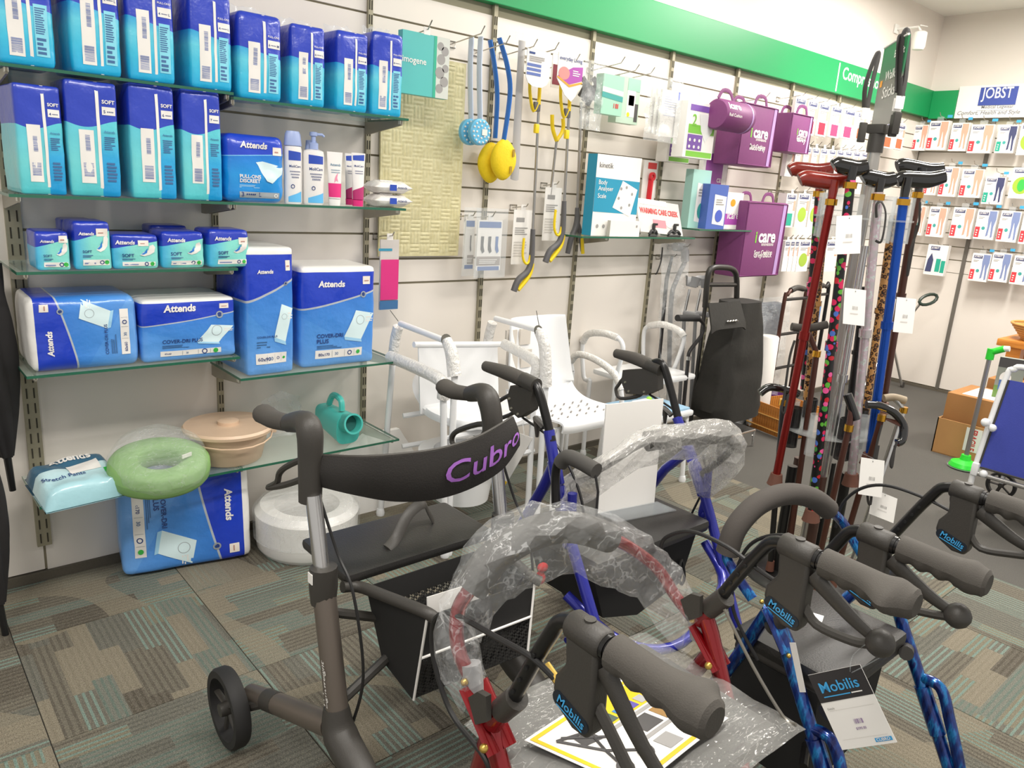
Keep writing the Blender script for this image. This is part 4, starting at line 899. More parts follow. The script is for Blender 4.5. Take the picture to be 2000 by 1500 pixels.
# glass shelf pair on the far bays
p, q = aY(1137, 462, -.25), aY(1362, 464, -.25); ZK = (p.z+q.z)/2
shelf(p.x, q.x-.02, ZK, 'short glass shelf under the kinetik scale box', (2.79, 3.39), dep=.25)
p, q = aY(1345, 437, -.25), aY(1470, 443, -.25); ZK2 = ZK+.045; x0 = q.x-.62
shelf(3.47, 3.47+.5, ZK2, 'short glass shelf under the aqua and blue bags', (3.99,), dep=.25)
O, U, W = wbox(1160, 320, 1246, 458, -.2); O.z = ZK; W = V(0, 0, .285*U.x/.24)
c = Card('scale_box', 'white and blue bathroom scale box reading kinetik Body Analyser Scale', 'box', O, U, W, .06, WPR); KB = mat('box_kinetik_blue', '#1f93b5', .45)
c.side(KB, .06); c.rect(0, 1, .3, .72, KB, skew=-.02); c.text('kinetik', .06, .84, DGY, wid=.3, bold=.0)
for k, w_ in enumerate(('Body', 'Analyser', 'Scale')): c.text(w_, .07, .62-.075*k, WPR, h=.055, bold=.005, off=.002)
c.poly([(.42, .36), (.6, .7), (.96, .6), (.84, .25)], WPR, 'scale_picture', .0016)
for a, b in ((.58, .6), (.84, .54), (.54, .48), (.8, .4), (.7, .62), (.62, .36)): c.oval(a, b, .025, .02, GRYP, 'scale_pads', .0022)
c.oval(.12, .12, .03, .025, GRYP); c.oval(.26, .12, .03, .025, GRYP)
O, U, W = wbox(1192, 424, 1250, 462, -.23); O.z = ZK; c = Card('small_white_box', 'plain small white carton standing against the scale box', 'carton', O, U, V(0, 0, .075), .02, WPR); c.lines(.86, .92, .6, .9, 1, GRYP); c.side(mat('carton_grey', '#bdb8ae', .6), .02)
c = Card('peeler_card', 'card holding a bright red jar opener behind the clear pouch', 'card', *wbox(1255, 313, 1281, 395, -.05), .004, WPR); c.O.y; c.rect(.3, .95, .8, .95, mat('print_red'), 'brand_patch'); p = c.at(.5, .55, .01)
c.T.part('jar_opener', MB().tube([p+V(0, 0, .01), p-V(.004, 0, .13)], .017, 10, flat=.6).lathe([(.01, -.006), (.022, -.006), (.022, .006), (.01, .006), (.01, -.006)], Matrix.Translation(p+V(.002, -.006, .015)) @ Matrix.Rotation(R(90), 4, 'X'), 20), mat('opener_red', '#dd2230', .35))
O, U, W = wbox(1256, 380, 1340, 438, -.22); U = U+V(0, 0, -.02); c = Card('warning_pouch', 'clear zip pouch with red capital lettering on the glass shelf', 'pouch', V(O.x, O.y-.0, ZK+.025), U, V(-.02, .04, .16), .006, mat('pouch_film', '#e9e6e2', .15, alpha=.75))
c.rect(.05, .7, .86, 1.02, mat('pouch_white', '#fbfaf8', .2)); c.text('WARMING CARE CREEK', .05, .58, mat('print_red'), wid=.9, h=.16, bold=.03); c.rect(.32, .62, .18, .42, mat('print_rose', '#d98892', .4)); c.oval(.75, .3, .13, .1, WPR)
CH = mat('holder_black', '#2a2a2b', .4)
for k, (px, lab) in enumerate(((1240, 'black cane holder clip nearest the white carton'), (1275, 'black cane holder clip in the middle of three'), (1316, 'wide black cane holder clip at the shelf corner'))):
    p = aY(px, 462, -.22); p.z = ZK; t = Thing('cane_holder', lab, 'holder', p, 'small black cane holders'); w_ = .03 if k < 2 else .05
    t.part('clip', MB().tube([p+V(-w_, 0, .012), p+V(-w_*.5, 0, .03), p+V(0, 0, .022), p+V(w_*.5, 0, .03), p+V(w_, 0, .012)], .008, 8, smooth=4).tube([p+V(-w_, 0, .006), p+V(w_, 0, .006)], .006, 8), CH)
    t.part('post', MB().box(p+V(.0, 0, .04), (.014, .014, .05), bev=.003).box(p+V(.01, 0, .062), (.028, .014, .012), bev=.003), CH)
# bags standing on the far shelf
def pouch(bx, yf, z, name, lab, col, band, depth=.05):
    O, U, W = wbox(*bx, yf); O.z = z; c = Card(name, lab, 'pack', O, U, W, depth, col); c.rect(.3, .95, .12, .78, WPR, skew=-.04); c.lines(.4, .85, .55, .7, 3, GRYP, off=.002); c.oval(.62, .3, .2, .14, band, off=.002); return c
pouch((1350, 322, 1385, 437), -.17, ZK2, 'aqua_pack', 'pale aqua bag standing on the far glass shelf', mat('pack_aqua', '#a9d6cc', .4), mat('print_teal'))
pouch((1384, 350, 1420, 438), -.22, ZK2, 'blue_pack', 'deep blue bag with a white label standing before the aqua bag', mat('pack_royal', '#4a66b4', .35), mat('print_cobalt'))
O, U, W = wbox(1418, 366, 1450, 438, -.18); O.z = ZK2; c = Card('icare_box', 'small white carton with orange flowers and a purple icare band', 'carton', O, U, W, .03, WPR); c.rect(0, 1, .12, .42, mat('print_violet')); c.text('icare', .15, .28, WPR, wid=.7); c.oval(.4, .72, .15, .1, mat('print_orange'))
c = Card('purple_box', 'white box with a big purple panel hanging behind the blue bag', 'box', *wbox(1374, 272, 1422, 372, -.05), .03, WPR); c.rect(.1, .8, .12, .72, mat('box_violet', '#9a4ea0', .5)); c.text('care', .6, .16, WPR, wid=.35)
# ---- purple fabric cushion bags
STRIP = mat('bag_strip', '#b08fc4', .5)
def cbag(bx, yf, depth, lab, line1, line2, strip=True, logo=.3):
    O, U, W = wbox(*bx, yf); t = Thing('cushion_bag', lab, 'bag', O+U*.5+V(0, depth/2, 0), 'purple cushion bags')
    bd = t.part('body', MB().box(O+U*.5+W*.5+V(0, depth/2, 0), (U.x, depth, W.z), bev=.012), IPUR)
    at = lambda a, b, o=.0012: O+U*a+W*b+V(0, -o, 0)
    t.part('piping', MB().tube([at(.02, .02), at(.98, .02), at(.98, .98), at(.02, .98)], .004, 6, closed=True), IPUR, bd)
    m = MB(); k = U.x; put_text(m, 'care', lambda x, y: at(logo+.06+x/U.x, .46+y/W.z), wid=k*.42, bold=.03); t.part('lettering', m, WPR, bd, smooth=False)
    m = MB(); put_text(m, 'i', lambda x, y: at(logo-.02+x/U.x, .46+y/W.z), h=k*.15, bold=.03); t.part('lettering', m, GRN, bd, smooth=False)
    m = MB(); put_text(m, line1, lambda x, y: at(logo+x/U.x, .3+y/W.z), wid=k*.45); put_text(m, line2, lambda x, y: at(logo+x/U.x, .24+y/W.z), wid=k*.45); put_text(m, 'innovations', lambda x, y: at(logo+.15+x/U.x, .42+y/W.z), wid=k*.3); t.part('lettering', m, WPR, bd, smooth=False)
    if strip: t.part('zip_strip', MB().add([at(.84, .02, .0015), at(.92, .02, .0015), at(.96, .98, .0015), at(.88, .98, .0015)], [(0, 1, 2, 3)]), STRIP, bd)
    z = O.z+W.z; cx = O.x+U.x*.5
    for dy in (.01, depth-.01): t.part('carry_strap', MB().tube([V(cx-.06, yf+dy, z-.005), V(cx-.035, yf+dy, z+.04), V(cx+.035, yf+dy, z+.04), V(cx+.06, yf+dy, z-.005)], .011, 6, flat=.3, smooth=3, ref=(0, 1, 0)), IPUR)
    return t
cbag((1446, 203, 1514, 326), -.24, .16, 'tall purple back cushion bag hung beside the small cube bag', 'Back Cushion', 'Black/Grey')
cbag((1542, 222, 1584, 300), -.22, .12, 'small cube-shaped purple bag hung beside the compression packs', 'Support', 'Grey', logo=.35)
cbag((1452, 394, 1530, 540), -.24, .17, 'large purple seat cushion bag hung low over the trolley', 'Seat Cushion', 'Grey/Black')
p0, p1 = aY(1397, 222, -.31), aY(1456, 226, -.31); t = Thing('cushion_roll', 'purple cylindrical roll cushion bag with a carry strap', 'bag', (p0+p1)/2)
M = Matrix.Translation(p0) @ Matrix.Rotation(R(90), 4, 'Y'); L_ = (p1-p0).length; rr = .075
t.part('body', MB().lathe([(.001, 0), (rr*.9, .004), (rr, .014), (rr, L_-.014), (rr*.9, L_-.004), (.001, L_)], M, 28), IPUR)
def rollf(x, y): a = y/rr; return V(p0.x+x, p0.y-math.cos(a)*(rr+.001), p0.z+math.sin(a)*(rr+.001))
m = MB(); put_text(m, 'icare', lambda x, y: rollf(.02+x, .025+y), wid=.10, bold=.03); put_text(m, 'Roll Cushion', lambda x, y: rollf(.015+x, -.01+y), wid=.11); t.part('lettering', m, WPR, smooth=False)
t.part('band', MB().lathe([(rr+.001, 0), (rr+.001, .012)], Matrix.Translation(V(p1.x-.045, p0.y, p0.z)) @ Matrix.Rotation(R(90), 4, 'Y'), 28), STRIP)
t.part('carry_strap', MB().tube([V(p0.x+.01, p0.y, p0.z+rr), V(p0.x+.04, p0.y, p0.z+rr+.04), V(p0.x+.1, p0.y, p0.z+rr+.04), V(p0.x+.14, p0.y, p0.z+rr)], .011, 6, flat=.3, smooth=3, ref=(0, 1, 0)), IPUR)
# sock cards
SLB = mat('sock_blue', '#4f6fa8', .5)
for k, (bx, lab) in enumerate((((908, 428, 926, 525), 'narrow sock card turned edge-on beside the bath mat'), ((932, 430, 979, 528), 'white sock card with three grey sock pictures'))):
    c = Card('sock_card', lab, 'card', *wbox(*bx, -.1-.06*k), .006, WPR, group='sock cards'); c.rect(.05, .95, .85, .97, SLB); c.rect(.05, .95, .0, .08, SLB); c.rect(.0 if k else .3, .98, .1, .28, mat('print_taupe', '#9a9088', .5)); c.lines(.1, .9, .14, .24, 3, WPR, off=.002)
    for a in ((.2, .5, .8) if k else (.6,)): c.poly([(a-.06, .68), (a+.06, .68), (a+.05, .5), (a+.1, .38), (a+.02, .34), (a-.06, .42)], DGY if a < .75 else SLB, 'sock_picture')
    hang(c); c.T.part('bag_film', MB().bb(c.O.x-.02, c.O.x+c.U.x+.02, c.O.y-.012, c.O.y-.011, c.O.z-.03, c.O.z+c.W.z+.05), CLEARF)
# ================================================================ compression stocking packs
SKIN = mat('print_skin', '#dba58f', .5); NAVY = mat('print_navy', '#3d4268', .5); DENIM = mat('print_denim', '#7c8bb5', .5); REDP = mat('print_scarlet', '#dd3b45', .5); TEALP = mat('print_jade', '#1fa188', .5); LOGO = mat('jobst_panel', '#4a4f73', .5); LEAFG = mat('print_leaf', '#9dbb3c', .5)
def stocking(kind):
    c = Card('stocking_pack', '', 'pack', (-.5*.145, 0, 0), (.145, 0, 0), (0, 0, .215), .05, WPR, local=True)
    c.rect(.08, .55, .82, .93, LOGO, 'logo_panel'); c.text('JOBST', .11, .84, WPR, wid=.4, h=.06)
    leg = {'pink': SKIN, 'navy': NAVY, 'denim': DENIM, 'green': LEAFG}[kind]; sq = {'pink': REDP, 'navy': TEALP, 'denim': REDP, 'green': GRN}[kind]
    if kind == 'green': c.oval(.5, .42, .4, .28, LEAFG, 'leaf_picture'); c.oval(.5, .42, .18, .2, mat('print_green'), 'leaf_picture', .002)
    else:
        c.poly([(.58, .97), (.95, .97), (.97, .7), (.9, .45), (.92, .1), (.84, .06), (.8, .4), (.76, .6)], leg, 'leg_picture'); c.poly([(.6, .95), (.78, .9), (.72, .5), (.7, .14), (.6, .1), (.62, .45), (.58, .7)], leg, 'leg_picture')
        c.rect(.02, .26, .06, .42, sq, 'colour_block'); c.oval(.42, .38, .09, .06, mat('print_teal'), 'badge')
        c.lines(.1, .4, .7, .78, 2, GRYP); c.lines(.09, .2, .12, .36, 3, WPR, off=.002)
    c.T.part('hang_tab', MB().box((0, .003, .23), (.05, .002, .03)), CLEARF); c.T.part('hook_ticket', MB().box((.07, -.01, .245), (.035, .003, .02)), mat('ticket_blue', '#3fa2cf', .4))
    return c.T.o
PROTO = {k: stocking(k) for k in ('pink', 'navy', 'denim', 'green')}; USED = set()
def put_stock(kind, loc, rz, lab, sc=(1, 1, 1)):
    o = PROTO[kind]
    if kind in USED: o = dup(o, loc, (0, 0, rz))
    USED.add(kind); o.location = loc; o.rotation_euler = (0, 0, rz); o.scale = sc; o['label'] = lab; o['group'] = 'compression stocking packs'; return o
XF = XR-.14
rows = [('pink', [(1783, 244, 1810, 294), (1812, 236, 1850, 293), (1856, 240, 1890, 295), (1893, 243, 1938, 299)]), ('navy', [(1947, 245, 1984, 299)]), ('green', [(1990, 240, 2032, 303)]),
        ('pink', [(1806, 335, 1830, 381), (1836, 326, 1870, 384), (1876, 330, 1918, 386)]), ('navy', [(1921, 345, 1960, 399)]), ('green', [(1974, 327, 2018, 388)]),
        ('pink', [(1786, 402, 1804, 460), (1812, 404, 1846, 463), (1858, 405, 1900, 466)]), ('denim', [(1905, 410, 1945, 468), (1950, 412, 1990, 473), (1994, 415, 2034, 478)]),
        ('denim', [(1895, 495, 1932, 550), (1934, 494, 1972, 551), (1976, 500, 2018, 557)])]
desc = {'pink': 'stocking pack with pink legs and red block hung on the far wall', 'navy': 'stocking pack with navy legs and jade block hung on the far wall', 'green': 'stocking pack with round leaf picture hung on the far wall', 'denim': 'stocking pack with denim legs and red block hung on the far wall'}
for kind, bxs in rows:
    for bx in bxs:
        rw_ = ('in the top row', 'in the second row', 'in the third row', 'in the lowest row')[0 if bx[1] < 300 else 1 if bx[1] < 398 else 2 if bx[1] < 480 else 3]
        O, U, W = rbox(*bx, XF); hx = hook(O.y+U.y*.5, O.z+W.z+.02, .17, 'right', 'thin wire display hook angled out of the far wall', 'wire display hooks on the far wall')
        put_stock(kind, O+U*.5, R(-90), desc[kind].replace('hung on', rw_+' of'), (abs(U.y)/.145, 1, W.z/.215))
O, U, W = rbox(1808, 478, 1848, 538, XF); c = Card('brace_pack', 'pack picturing two teal tubes, alone on its peg low on the far wall', 'pack', O, U, W, .05, WPR); c.rect(.15, .6, .82, .95, LOGO); c.text('JOBST', .18, .85, WPR, wid=.38); c.poly([(.05, .1), (.1, .5), (.25, .72), (.38, .5), (.36, .1)], NAVY, 'figure_picture'); c.rect(.52, .75, .12, .55, TEALP); c.rect(.78, .98, .1, .5, TEALP); hook(O.y+U.y*.5, O.z+W.z-.01, .17, 'right', 'thin wire display hook angled out of the far wall', 'wire display hooks on the far wall')
# slim packs on the far end of the main wall
def slim(bx, yf, lab, blk, d=.02, oval=None):
    c = Card('slim_stocking_pack', lab, 'pack', *wbox(*bx, yf), d, WPR, group='slim stocking packs on the slatted wall'); c.rect(.1, .9, .84, .96, LOGO); c.text('JOBST', .16, .86, WPR, wid=.68); c.lines(.15, .8, .7, .8, 2, GRYP)
    if blk: c.rect(.18, .82, .05, .42, blk, 'colour_block')
    if oval: c.oval(.5, .38, .36, .22, LEAFG, 'leaf_picture')
    c.rect(.78, .98, .5, .8, SKIN, 'leg_picture'); hang(c); return c
MAR = mat('print_wine', '#9c2a44', .5); HOT = mat('print_hotpink', '#ef3d6a', .5); ORA = mat('print_coral', '#e2653f', .5)
for k, (x0, x1, b) in enumerate(((1550, 1571, None), (1575, 1594, MAR), (1597, 1617, MAR), (1621, 1642, HOT), (1646, 1668, HOT), (1672, 1690, ORA))): slim((x0, 190+6*k, x1, 262+2.5*k), -.16, 'slim stocking pack hung in the row just under the green header board', b)
for k, (x0, x1) in enumerate(((1726, 1745), (1749, 1766))): slim((x0, 238+4*k, x1, 290+3*k), -.14, 'slim stocking pack with a coral oval, hung near the room corner', ORA)
for k in range(10): slim((1536+16*k, 284+1.5*k, 1549+16*k, 345), -.13-.01*(k % 2), 'slim stocking pack hung in the row behind the cane handles', (None, None, SKIN)[k % 3], .03)
for k, (x0, x1, ov) in enumerate(((1533, 1552, 0), (1556, 1578, 1), (1581, 1598, 1))): slim((x0, 378, x1, 444), -.16, 'slim stocking pack hung beside the purple seat cushion bag', None if ov else TEALP, .06, ov)
for k, (x0, x1, ov) in enumerate(((1530, 1540, 0), (1541, 1549, 0), (1550, 1557, 0), (1558, 1580, 1), (1610, 1634, 0))): slim((x0, 470, x1, 530), -.15, 'slim stocking pack hung in the lowest row beside the purple bag', None, .06, ov)
# ================================================================ bathroom aids along the wall
WT = mat('white_enamel', '#e8e9ea', .25, var=.01, vs=6); FOAMW = crinkle('foam_sleeve_film', .96, 60, .5, '#ebe9e5'); RUB = mat('grey_rubber', '#a8a59f', .7); TIE = mat('cable_tie', '#55534a', .5)
def foot(m, p): m.lathe([(.017, 0), (.019, .012), (.014, .03)], Matrix.Translation(V(p.x, p.y, .006)), 12)
# ---- commode chair with foam-sleeved arms
XL, XRr = 1.62, 2.06
t = Thing('commode_chair', 'white tubular commode chair with foam-sleeved arms, next to the glass shelving', 'commode chair', (1.84, -.4, .006))
for X_, pts in ((XL, dict(bar=((782, 632), (876, 668)), rear=((778, 638), (772, 662), (768, 695)), front=((872, 664), (882, 690), (888, 735)))),
                (XRr, dict(bar=((968, 622), (1052, 645)), rear=((962, 630), (955, 655), (951, 685)), front=((1052, 646), (1064, 680), (1066, 755))))):
    b0, b1 = [aX(*q, X_) for q in pts['bar']]; t.part('arm_bar', MB().tube([b0, b1], .012, 12), WT)
    rr = [aX(*q, X_) for q in pts['rear']]; fr = [aX(*q, X_) for q in pts['front']]
    t.part('foam_sleeve', MB().tube(rr, .021, 12, smooth=4), FOAMW); t.part('foam_sleeve', MB().tube(fr, [.02, .024, .026], 12, smooth=4), FOAMW)
    rl = MB().tube([rr[-1], V(X_-.03, rr[-1].y+.02, .01)], .0125, 10); foot(rl, V(X_-.03, rr[-1].y+.02, 0)); t.part('leg', rl, WT)
    fl_ = MB().tube([fr[-1], V(X_, fr[-1].y-.01, .01)], .0125, 10); foot(fl_, V(X_, fr[-1].y-.01, 0)); t.part('leg', fl_, WT)
    t.part('cable_tie', MB().tube([b0+V(-.01, 0, .01), b0+V(-.03, .03, .05)] if X_ == XL else [b1+V(0, 0, .02), b1+V(-.02, 0, .08)], .0015, 5).lathe([(.0225, -.002), (.0225, .002)], Matrix.Translation(fr[0]) @ Matrix.Rotation(R(70), 4, 'X'), 14), TIE)
a0, a1 = aX(770, 700, XL-.05), aX(862, 745, XL-.05)
t.part('front_arm', MB().tube([a0+V(0, .03, 0), a0.lerp(a1, .5)+V(0, 0, .006), a1, a1+V(.005, -.01, -.06)], .024, 12, smooth=5), FOAMW)
lg = MB().tube([a1+V(.005, -.01, -.06), V(a1.x+.03, a1.y-.03, .01)], .0125, 10); foot(lg, V(a1.x+.03, a1.y-.03, 0)); t.part('leg', lg, WT)
a0, a1 = aX(985, 672, XRr-.02), aX(1043, 705, XRr-.02); t.part('front_arm', MB().tube([a0, a1, a1+V(.003, -.01, -.06)], .022, 12, smooth=5), FOAMW)
lg = MB().tube([a1+V(.003, -.01, -.06), V(a1.x+.01, a1.y-.02, .01)], .0125, 10); foot(lg, V(a1.x+.01, a1.y-.02, 0)); t.part('leg', lg, WT)
cx = (XL+XRr)/2; SY = -.45
t.part('backrest', MB().sheet(lambda i, j: V(XL+.02+(XRr-XL-.04)*i, -.33-.03*(1-j), .5+.27*j-.035*i*j), 12, 8, .006), WT)
t.part('back_rail', MB().tube([V(XL, -.33, .775), V(XRr, -.33, .74)], .012, 10), WT)
def ovalring(c, rx, ry, r0, h): return MB().lathe([(r0, 0), (1, 0), (1.0, h*.6), (.96, h), (r0+.03, h), (r0, h*.6), (r0, 0)], Matrix.Translation(c) @ Matrix.Diagonal((rx, ry, 1, 1)), 40)
t.part('seat', ovalring(V(cx, SY, .50), .2, .22, .5, .025), WT); t.part('seat_lid', MB().lathe([(.001, 0), (.97, 0), (1, .008), (.95, .016), (.001, .02)], Matrix.Translation(V(cx, SY+.12, .53)) @ Matrix.Rotation(R(28), 4, 'X') @ Matrix.Diagonal((.19, .2, 1, 1)), 36), WT)
t.part('pail', MB().lathe([(.001, .16), (.11, .16), (.135, .34), (.18, .345), (.18, .36), (.12, .365), (.11, .3)], Matrix.Translation(V(cx-.06, SY-.02, 0)), 36), WT)
for z in (.34, .47): t.part('cross_rail', MB().tube([V(XL, -.27, z), V(cx-.12, -.3, z+.01)], .011, 8), WT); t.part('cross_rail', MB().tube([V(XL-.03, -.58, z), V(XRr, -.58, z)], .011, 8), WT)
# ---- shower chair
t = Thing('shower_chair', 'white moulded shower chair with drainage holes in the seat', 'shower chair', (2.28, -.5, .006))
prof = [(-.70, .435), (-.705, .455), (-.69, .472), (-.6, .468), (-.5, .462), (-.42, .47), (-.36, .5), (-.325, .56), (-.305, .65), (-.29, .74), (-.275, .825), (-.27, .835)]
P2 = [(p.y, p.z) for p in smooth_path([V(0, a, b) for a, b in prof], 4)]
def shell(i, j):
    k = j*(len(P2)-1); q = min(int(k), len(P2)-2); f = k-q; y = P2[q][0]+(P2[q+1][0]-P2[q][0])*f; z = P2[q][1]+(P2[q+1][1]-P2[q][1])*f
    w_ = .20-(.035*max(0, (z-.5)/.33) if j > .5 else 0); e = abs(2*i-1); up = .02*e**6*(1 if j < .6 else 0); return V(2.295+(2*i-1)*w_, y+.03*e**4*(1 if j > .6 else 0)*-1, z+up*.5)
sh_ = t.part('seat_shell', MB().sheet(shell, 16, 44, .008), WT)
m = MB()
for r_ in range(4):
    for q in range(6): m.box(V(2.15+.055*q+.014*(r_ % 2), -.62+.05*r_, .4745), (.02, .006, .004), Matrix.Rotation(R(35), 3, 'Z'))
t.part('drain_holes', m, mat('hole_grey', '#8d8985', .8), sh_, kind='stuff')
t.part('back_opening', MB().bb(2.11, 2.17, -.322, -.312, .62, .7).bb(2.11, 2.17, -.306, -.296, .72, .79).bb(2.19, 2.25, -.322, -.312, .62, .7).bb(2.19, 2.25, -.306, -.296, .72, .79), mat('opening_shade', '#cfc8be', .8), sh_)
for x in (2.12, 2.46):
    for y in (-.65, -.35):
        l = MB().tube([V(x, y, .45), V(x+(.02 if x > 2.3 else -.02), y+(.03 if y > -.5 else -.03), .01)], .0125, 10); foot(l, V(x+(.02 if x > 2.3 else -.02), y+(.03 if y > -.5 else -.03), 0)); t.part('leg', l, WT)
t.part('seat_rail', MB().tube([V(2.1, -.65, .44), V(2.45, -.65, .44), V(2.45, -.35, .44), V(2.1, -.35, .44)], .0115, 8, closed=True), WT)
# ---- armed shower stool
t = Thing('shower_stool', 'white shower stool with looped padded arms, behind the shower chair', 'shower stool', (3.12, -.22, .006))
L1 = [(1152, 742), (1140, 735), (1138, 668), (1150, 652), (1180, 651), (1207, 660), (1217, 678), (1212, 705), (1203, 735)]
L2 = [(1257, 735), (1257, 655), (1268, 636), (1295, 634), (1325, 645), (1336, 658), (1328, 690), (1310, 735)]
for X_, L in ((2.9, L1), (3.36, L2)):
    P = [aX(*q, X_) for q in L]; t.part('arm_loop', MB().tube(P, .012, 10, smooth=4), WT); t.part('arm_pad', MB().tube(P[2:6], .019, 10, smooth=4), FOAMW)
    for p in (P[0], P[-1]):
        l = MB().tube([p, V(X_, p.y, .01)], .012, 10); foot(l, V(X_, p.y, 0)); t.part('leg', l, WT)
t.part('seat', MB().box((3.13, -.26, .475), (.44, .34, .03), bev=.013), WT)
P = [aX(*q, 2.74) for q in ((1118, 725), (1116, 705), (1130, 692), (1165, 703), (1200, 730), (1213, 762), (1214, 800))]; low = Thing('bath_rail', 'white bent grab rail with a padded top between the shower chair and the stool', 'grab rail', (2.74, -.3, .006))
low.part('rail', MB().tube(P, .012, 10, smooth=4), WT); low.part('pad', MB().tube(P[1:6], .018, 10, smooth=4), FOAMW)
for p in (P[0], P[-1]): l = MB().tube([p, V(p.x, p.y, .01)], .012, 10); foot(l, V(p.x, p.y, 0)); low.part('leg', l, WT)
q = aZ(1265, 790, .4); t = Thing('step_stool', 'low stool with a pale blue top and white rim beside the crutches', 'stool', V(q.x, q.y, .006)); t.part('top', MB().box(q+V(0, 0, -.01), (.34, .26, .014), bev=.006), mat('stool_blue', '#8fb3cc', .45)); t.part('rim', MB().box(q+V(0, 0, -.03), (.37, .29, .03), bev=.012), WT)
for x in (-.16, .16):
    for y in (-.12, .12): l = MB().tube([q+V(x, y, -.03), V(q.x+x*1.1, q.y+y*1.1, .01)], .012, 8); foot(l, V(q.x+x*1.1, q.y+y*1.1, 0)); t.part('leg', l, WT)
p = aZ(1252, 785, .415); solo('toothbrush_holder', 'small white bar with a lime green tip lying on the blue stool', 'bath item', MB().box(p, (.11, .03, .02), bev=.005, mi=0).ball(p+V(.06, 0, .004), .016, 1), [WT, mat('lime_tip', '#9be03a', .4)], org=p-V(0, 0, .012))
# ---- crutches and sticks hung on the wall
BLK = mat('cane_black', '#262425', .35); PLG = mat('crutch_grey', '#8f8f90', .5); SIL = mat('silver_tube', '#c9c8c6', .22, .9)
t = Thing('hanging_cane', 'slim black walking cane with a wrist loop hanging beside the bagged crutch', 'cane', aY(1305, 700, -.1)); a, b = aY(1302, 545, -.1), aY(1288, 700, -.1)
t.part('shaft', MB().tube([aY(1313, 500, -.1), a, b, aY(1287, 720, -.1)], [.008, .012, .009, .008], 10), BLK); t.part('wrist_loop', MB().tube([aY(1294, 483, -.12), aY(1291, 510, -.12), aY(1283, 533, -.12), aY(1280, 535, -.12)], .004, 6, smooth=4), BLK); hook(aY(1313, 500, -.1).x, aY(1313, 500, -.1).z-.015, .13)
t = Thing('bagged_crutch', 'grey underarm crutch hanging in a long clear bag', 'crutch', aY(1320, 780, -.07)); c0 = [aY(x, y, -.07) for x, y in ((1318, 482), (1336, 486), (1338, 510), (1322, 545), (1310, 600), (1306, 800))]
t.part('crutch_tube', MB().tube(c0, .014, 10, smooth=5), PLG); t.part('crutch_pad', MB().tube(c0[:3], .024, 10, smooth=4), PLG)
bagL = [aY(1300, 480, -.24), aY(1350, 480, -.24)]
def S(i, j): p = aY(1292+55*i, 475, -.115); q = aY(1285+50*i, 800, -.115); c = p.lerp(q, j); return c+V(0, .03*noise.noise(V(i*3, j*8, 4)), 0)
t.part('bag_film', MB().sheet(S, 10, 30, .0008), BAG); hook(aY(1330, 485, -.08).x, aY(1330, 478, -.08).z-.02, .14)
for k, (dx, lab) in enumerate(((0, 'elbow crutch with a grey cuff leaning nearest the cane'), (22, 'elbow crutch with a grey cuff leaning nearest the trolley'))):
    f = lambda x, y: aY(x+dx, y, -.16-.03*k); t = Thing('elbow_crutch', lab, 'crutch', V(f(1332, 800).x, -.16-.03*k, .006), 'grey elbow crutches')
    t.part('cuff', MB().lathe([(.03, 0), (.042, .05), (.045, .055), (.04, .05), (.028, 0)], Matrix.Translation(f(1350, 560)) @ Matrix.Rotation(R(12-22*k), 4, 'Y'), 18, a0=R(200), a1=R(520)), PLG)
    t.part('upper_tube', MB().tube([f(1347, 565), f(1337, 612)], .008, 8), SIL); t.part('shaft', MB().tube([f(1337, 612), V(f(1330, 800).x, -.16-.03*k, .02)], .011, 10), PLG); t.part('hand_grip', MB().tube([f(1337, 612), f(1337, 612)+V(-.02, -.1, .01)], .015, 10), PLG); t.part('ferrule', MB().lathe([(.016, 0), (.013, .04)], Matrix.Translation(V(f(1330, 800).x, -.16-.03*k, .006)), 12), RUB)
f = lambda x, y: aY(x, y, -.42); t = Thing('offset_cane', 'black swan-neck cane with a foam grip standing in front of the elbow crutches', 'cane', V(f(1340, 800).x, -.42, .006))
t.part('grip', MB().tube([f(1323, 621), f(1364, 622)], .017, 12), mat('foam_black', '#2d2c2c', .85)); t.part('neck', MB().tube([f(1364, 622), f(1374, 634), f(1370, 655), f(1348, 684), f(1344, 700)], .010, 10, smooth=5), BLK); e = f(1340, 780); t.part('shaft', MB().tube([f(1344, 700), V(e.x, e.y, .02)], .0105, 10), BLK); t.part('collar', MB().lathe([(.014, 0), (.014, .02)], Matrix.Translation(f(1344, 703)), 12), SIL); t.part('ferrule', MB().lathe([(.016, 0), (.013, .04)], Matrix.Translation(V(e.x, e.y, .006)), 12), RUB)
# ---- black shopping trolley bag
TY = -.36; f = lambda x, y, o=0: aY(x, y, TY+o); BC = mat('trolley_cloth', '#25231f', .8, var=.15, vs=60, bump=.4, bs=60); TB = mat('trolley_frame', '#2b2926', .4)
t = Thing('shopping_trolley', 'black wheeled shopping trolley bag with a folding flap, standing by the wall', 'trolley', V(f(1410, 820).x, TY, .006))
A = [f(1377, 600), f(1382, 545), f(1389, 525), f(1410, 522), f(1432, 527), f(1439, 548), f(1438, 600)]; t.part('handle', MB().tube(A, .016, 10, smooth=4).tube([f(1382, 556), f(1436, 556)], .012, 8), TB)
fb_ = f(1360, 832); fx0, fx1 = f(1360, 800).x+.02, f(1450, 800).x
for x, top in ((fx0+.03, A[0]), (fx1-.05, A[-1])): t.part('frame_tube', MB().tube([top, V(x, TY+.06, .12), V(x, TY+.06, .03)], .011, 8), TB)
outl = [(1378, 560), (1438, 560), (1452, 620), (1470, 690), (1474, 760), (1462, 800), (1370, 800), (1357, 730), (1368, 640)]
zt, zb = f(1410, 585).z, f(1410, 800).z; xc = (f(1360, 700).x+f(1470, 700).x)/2-.03
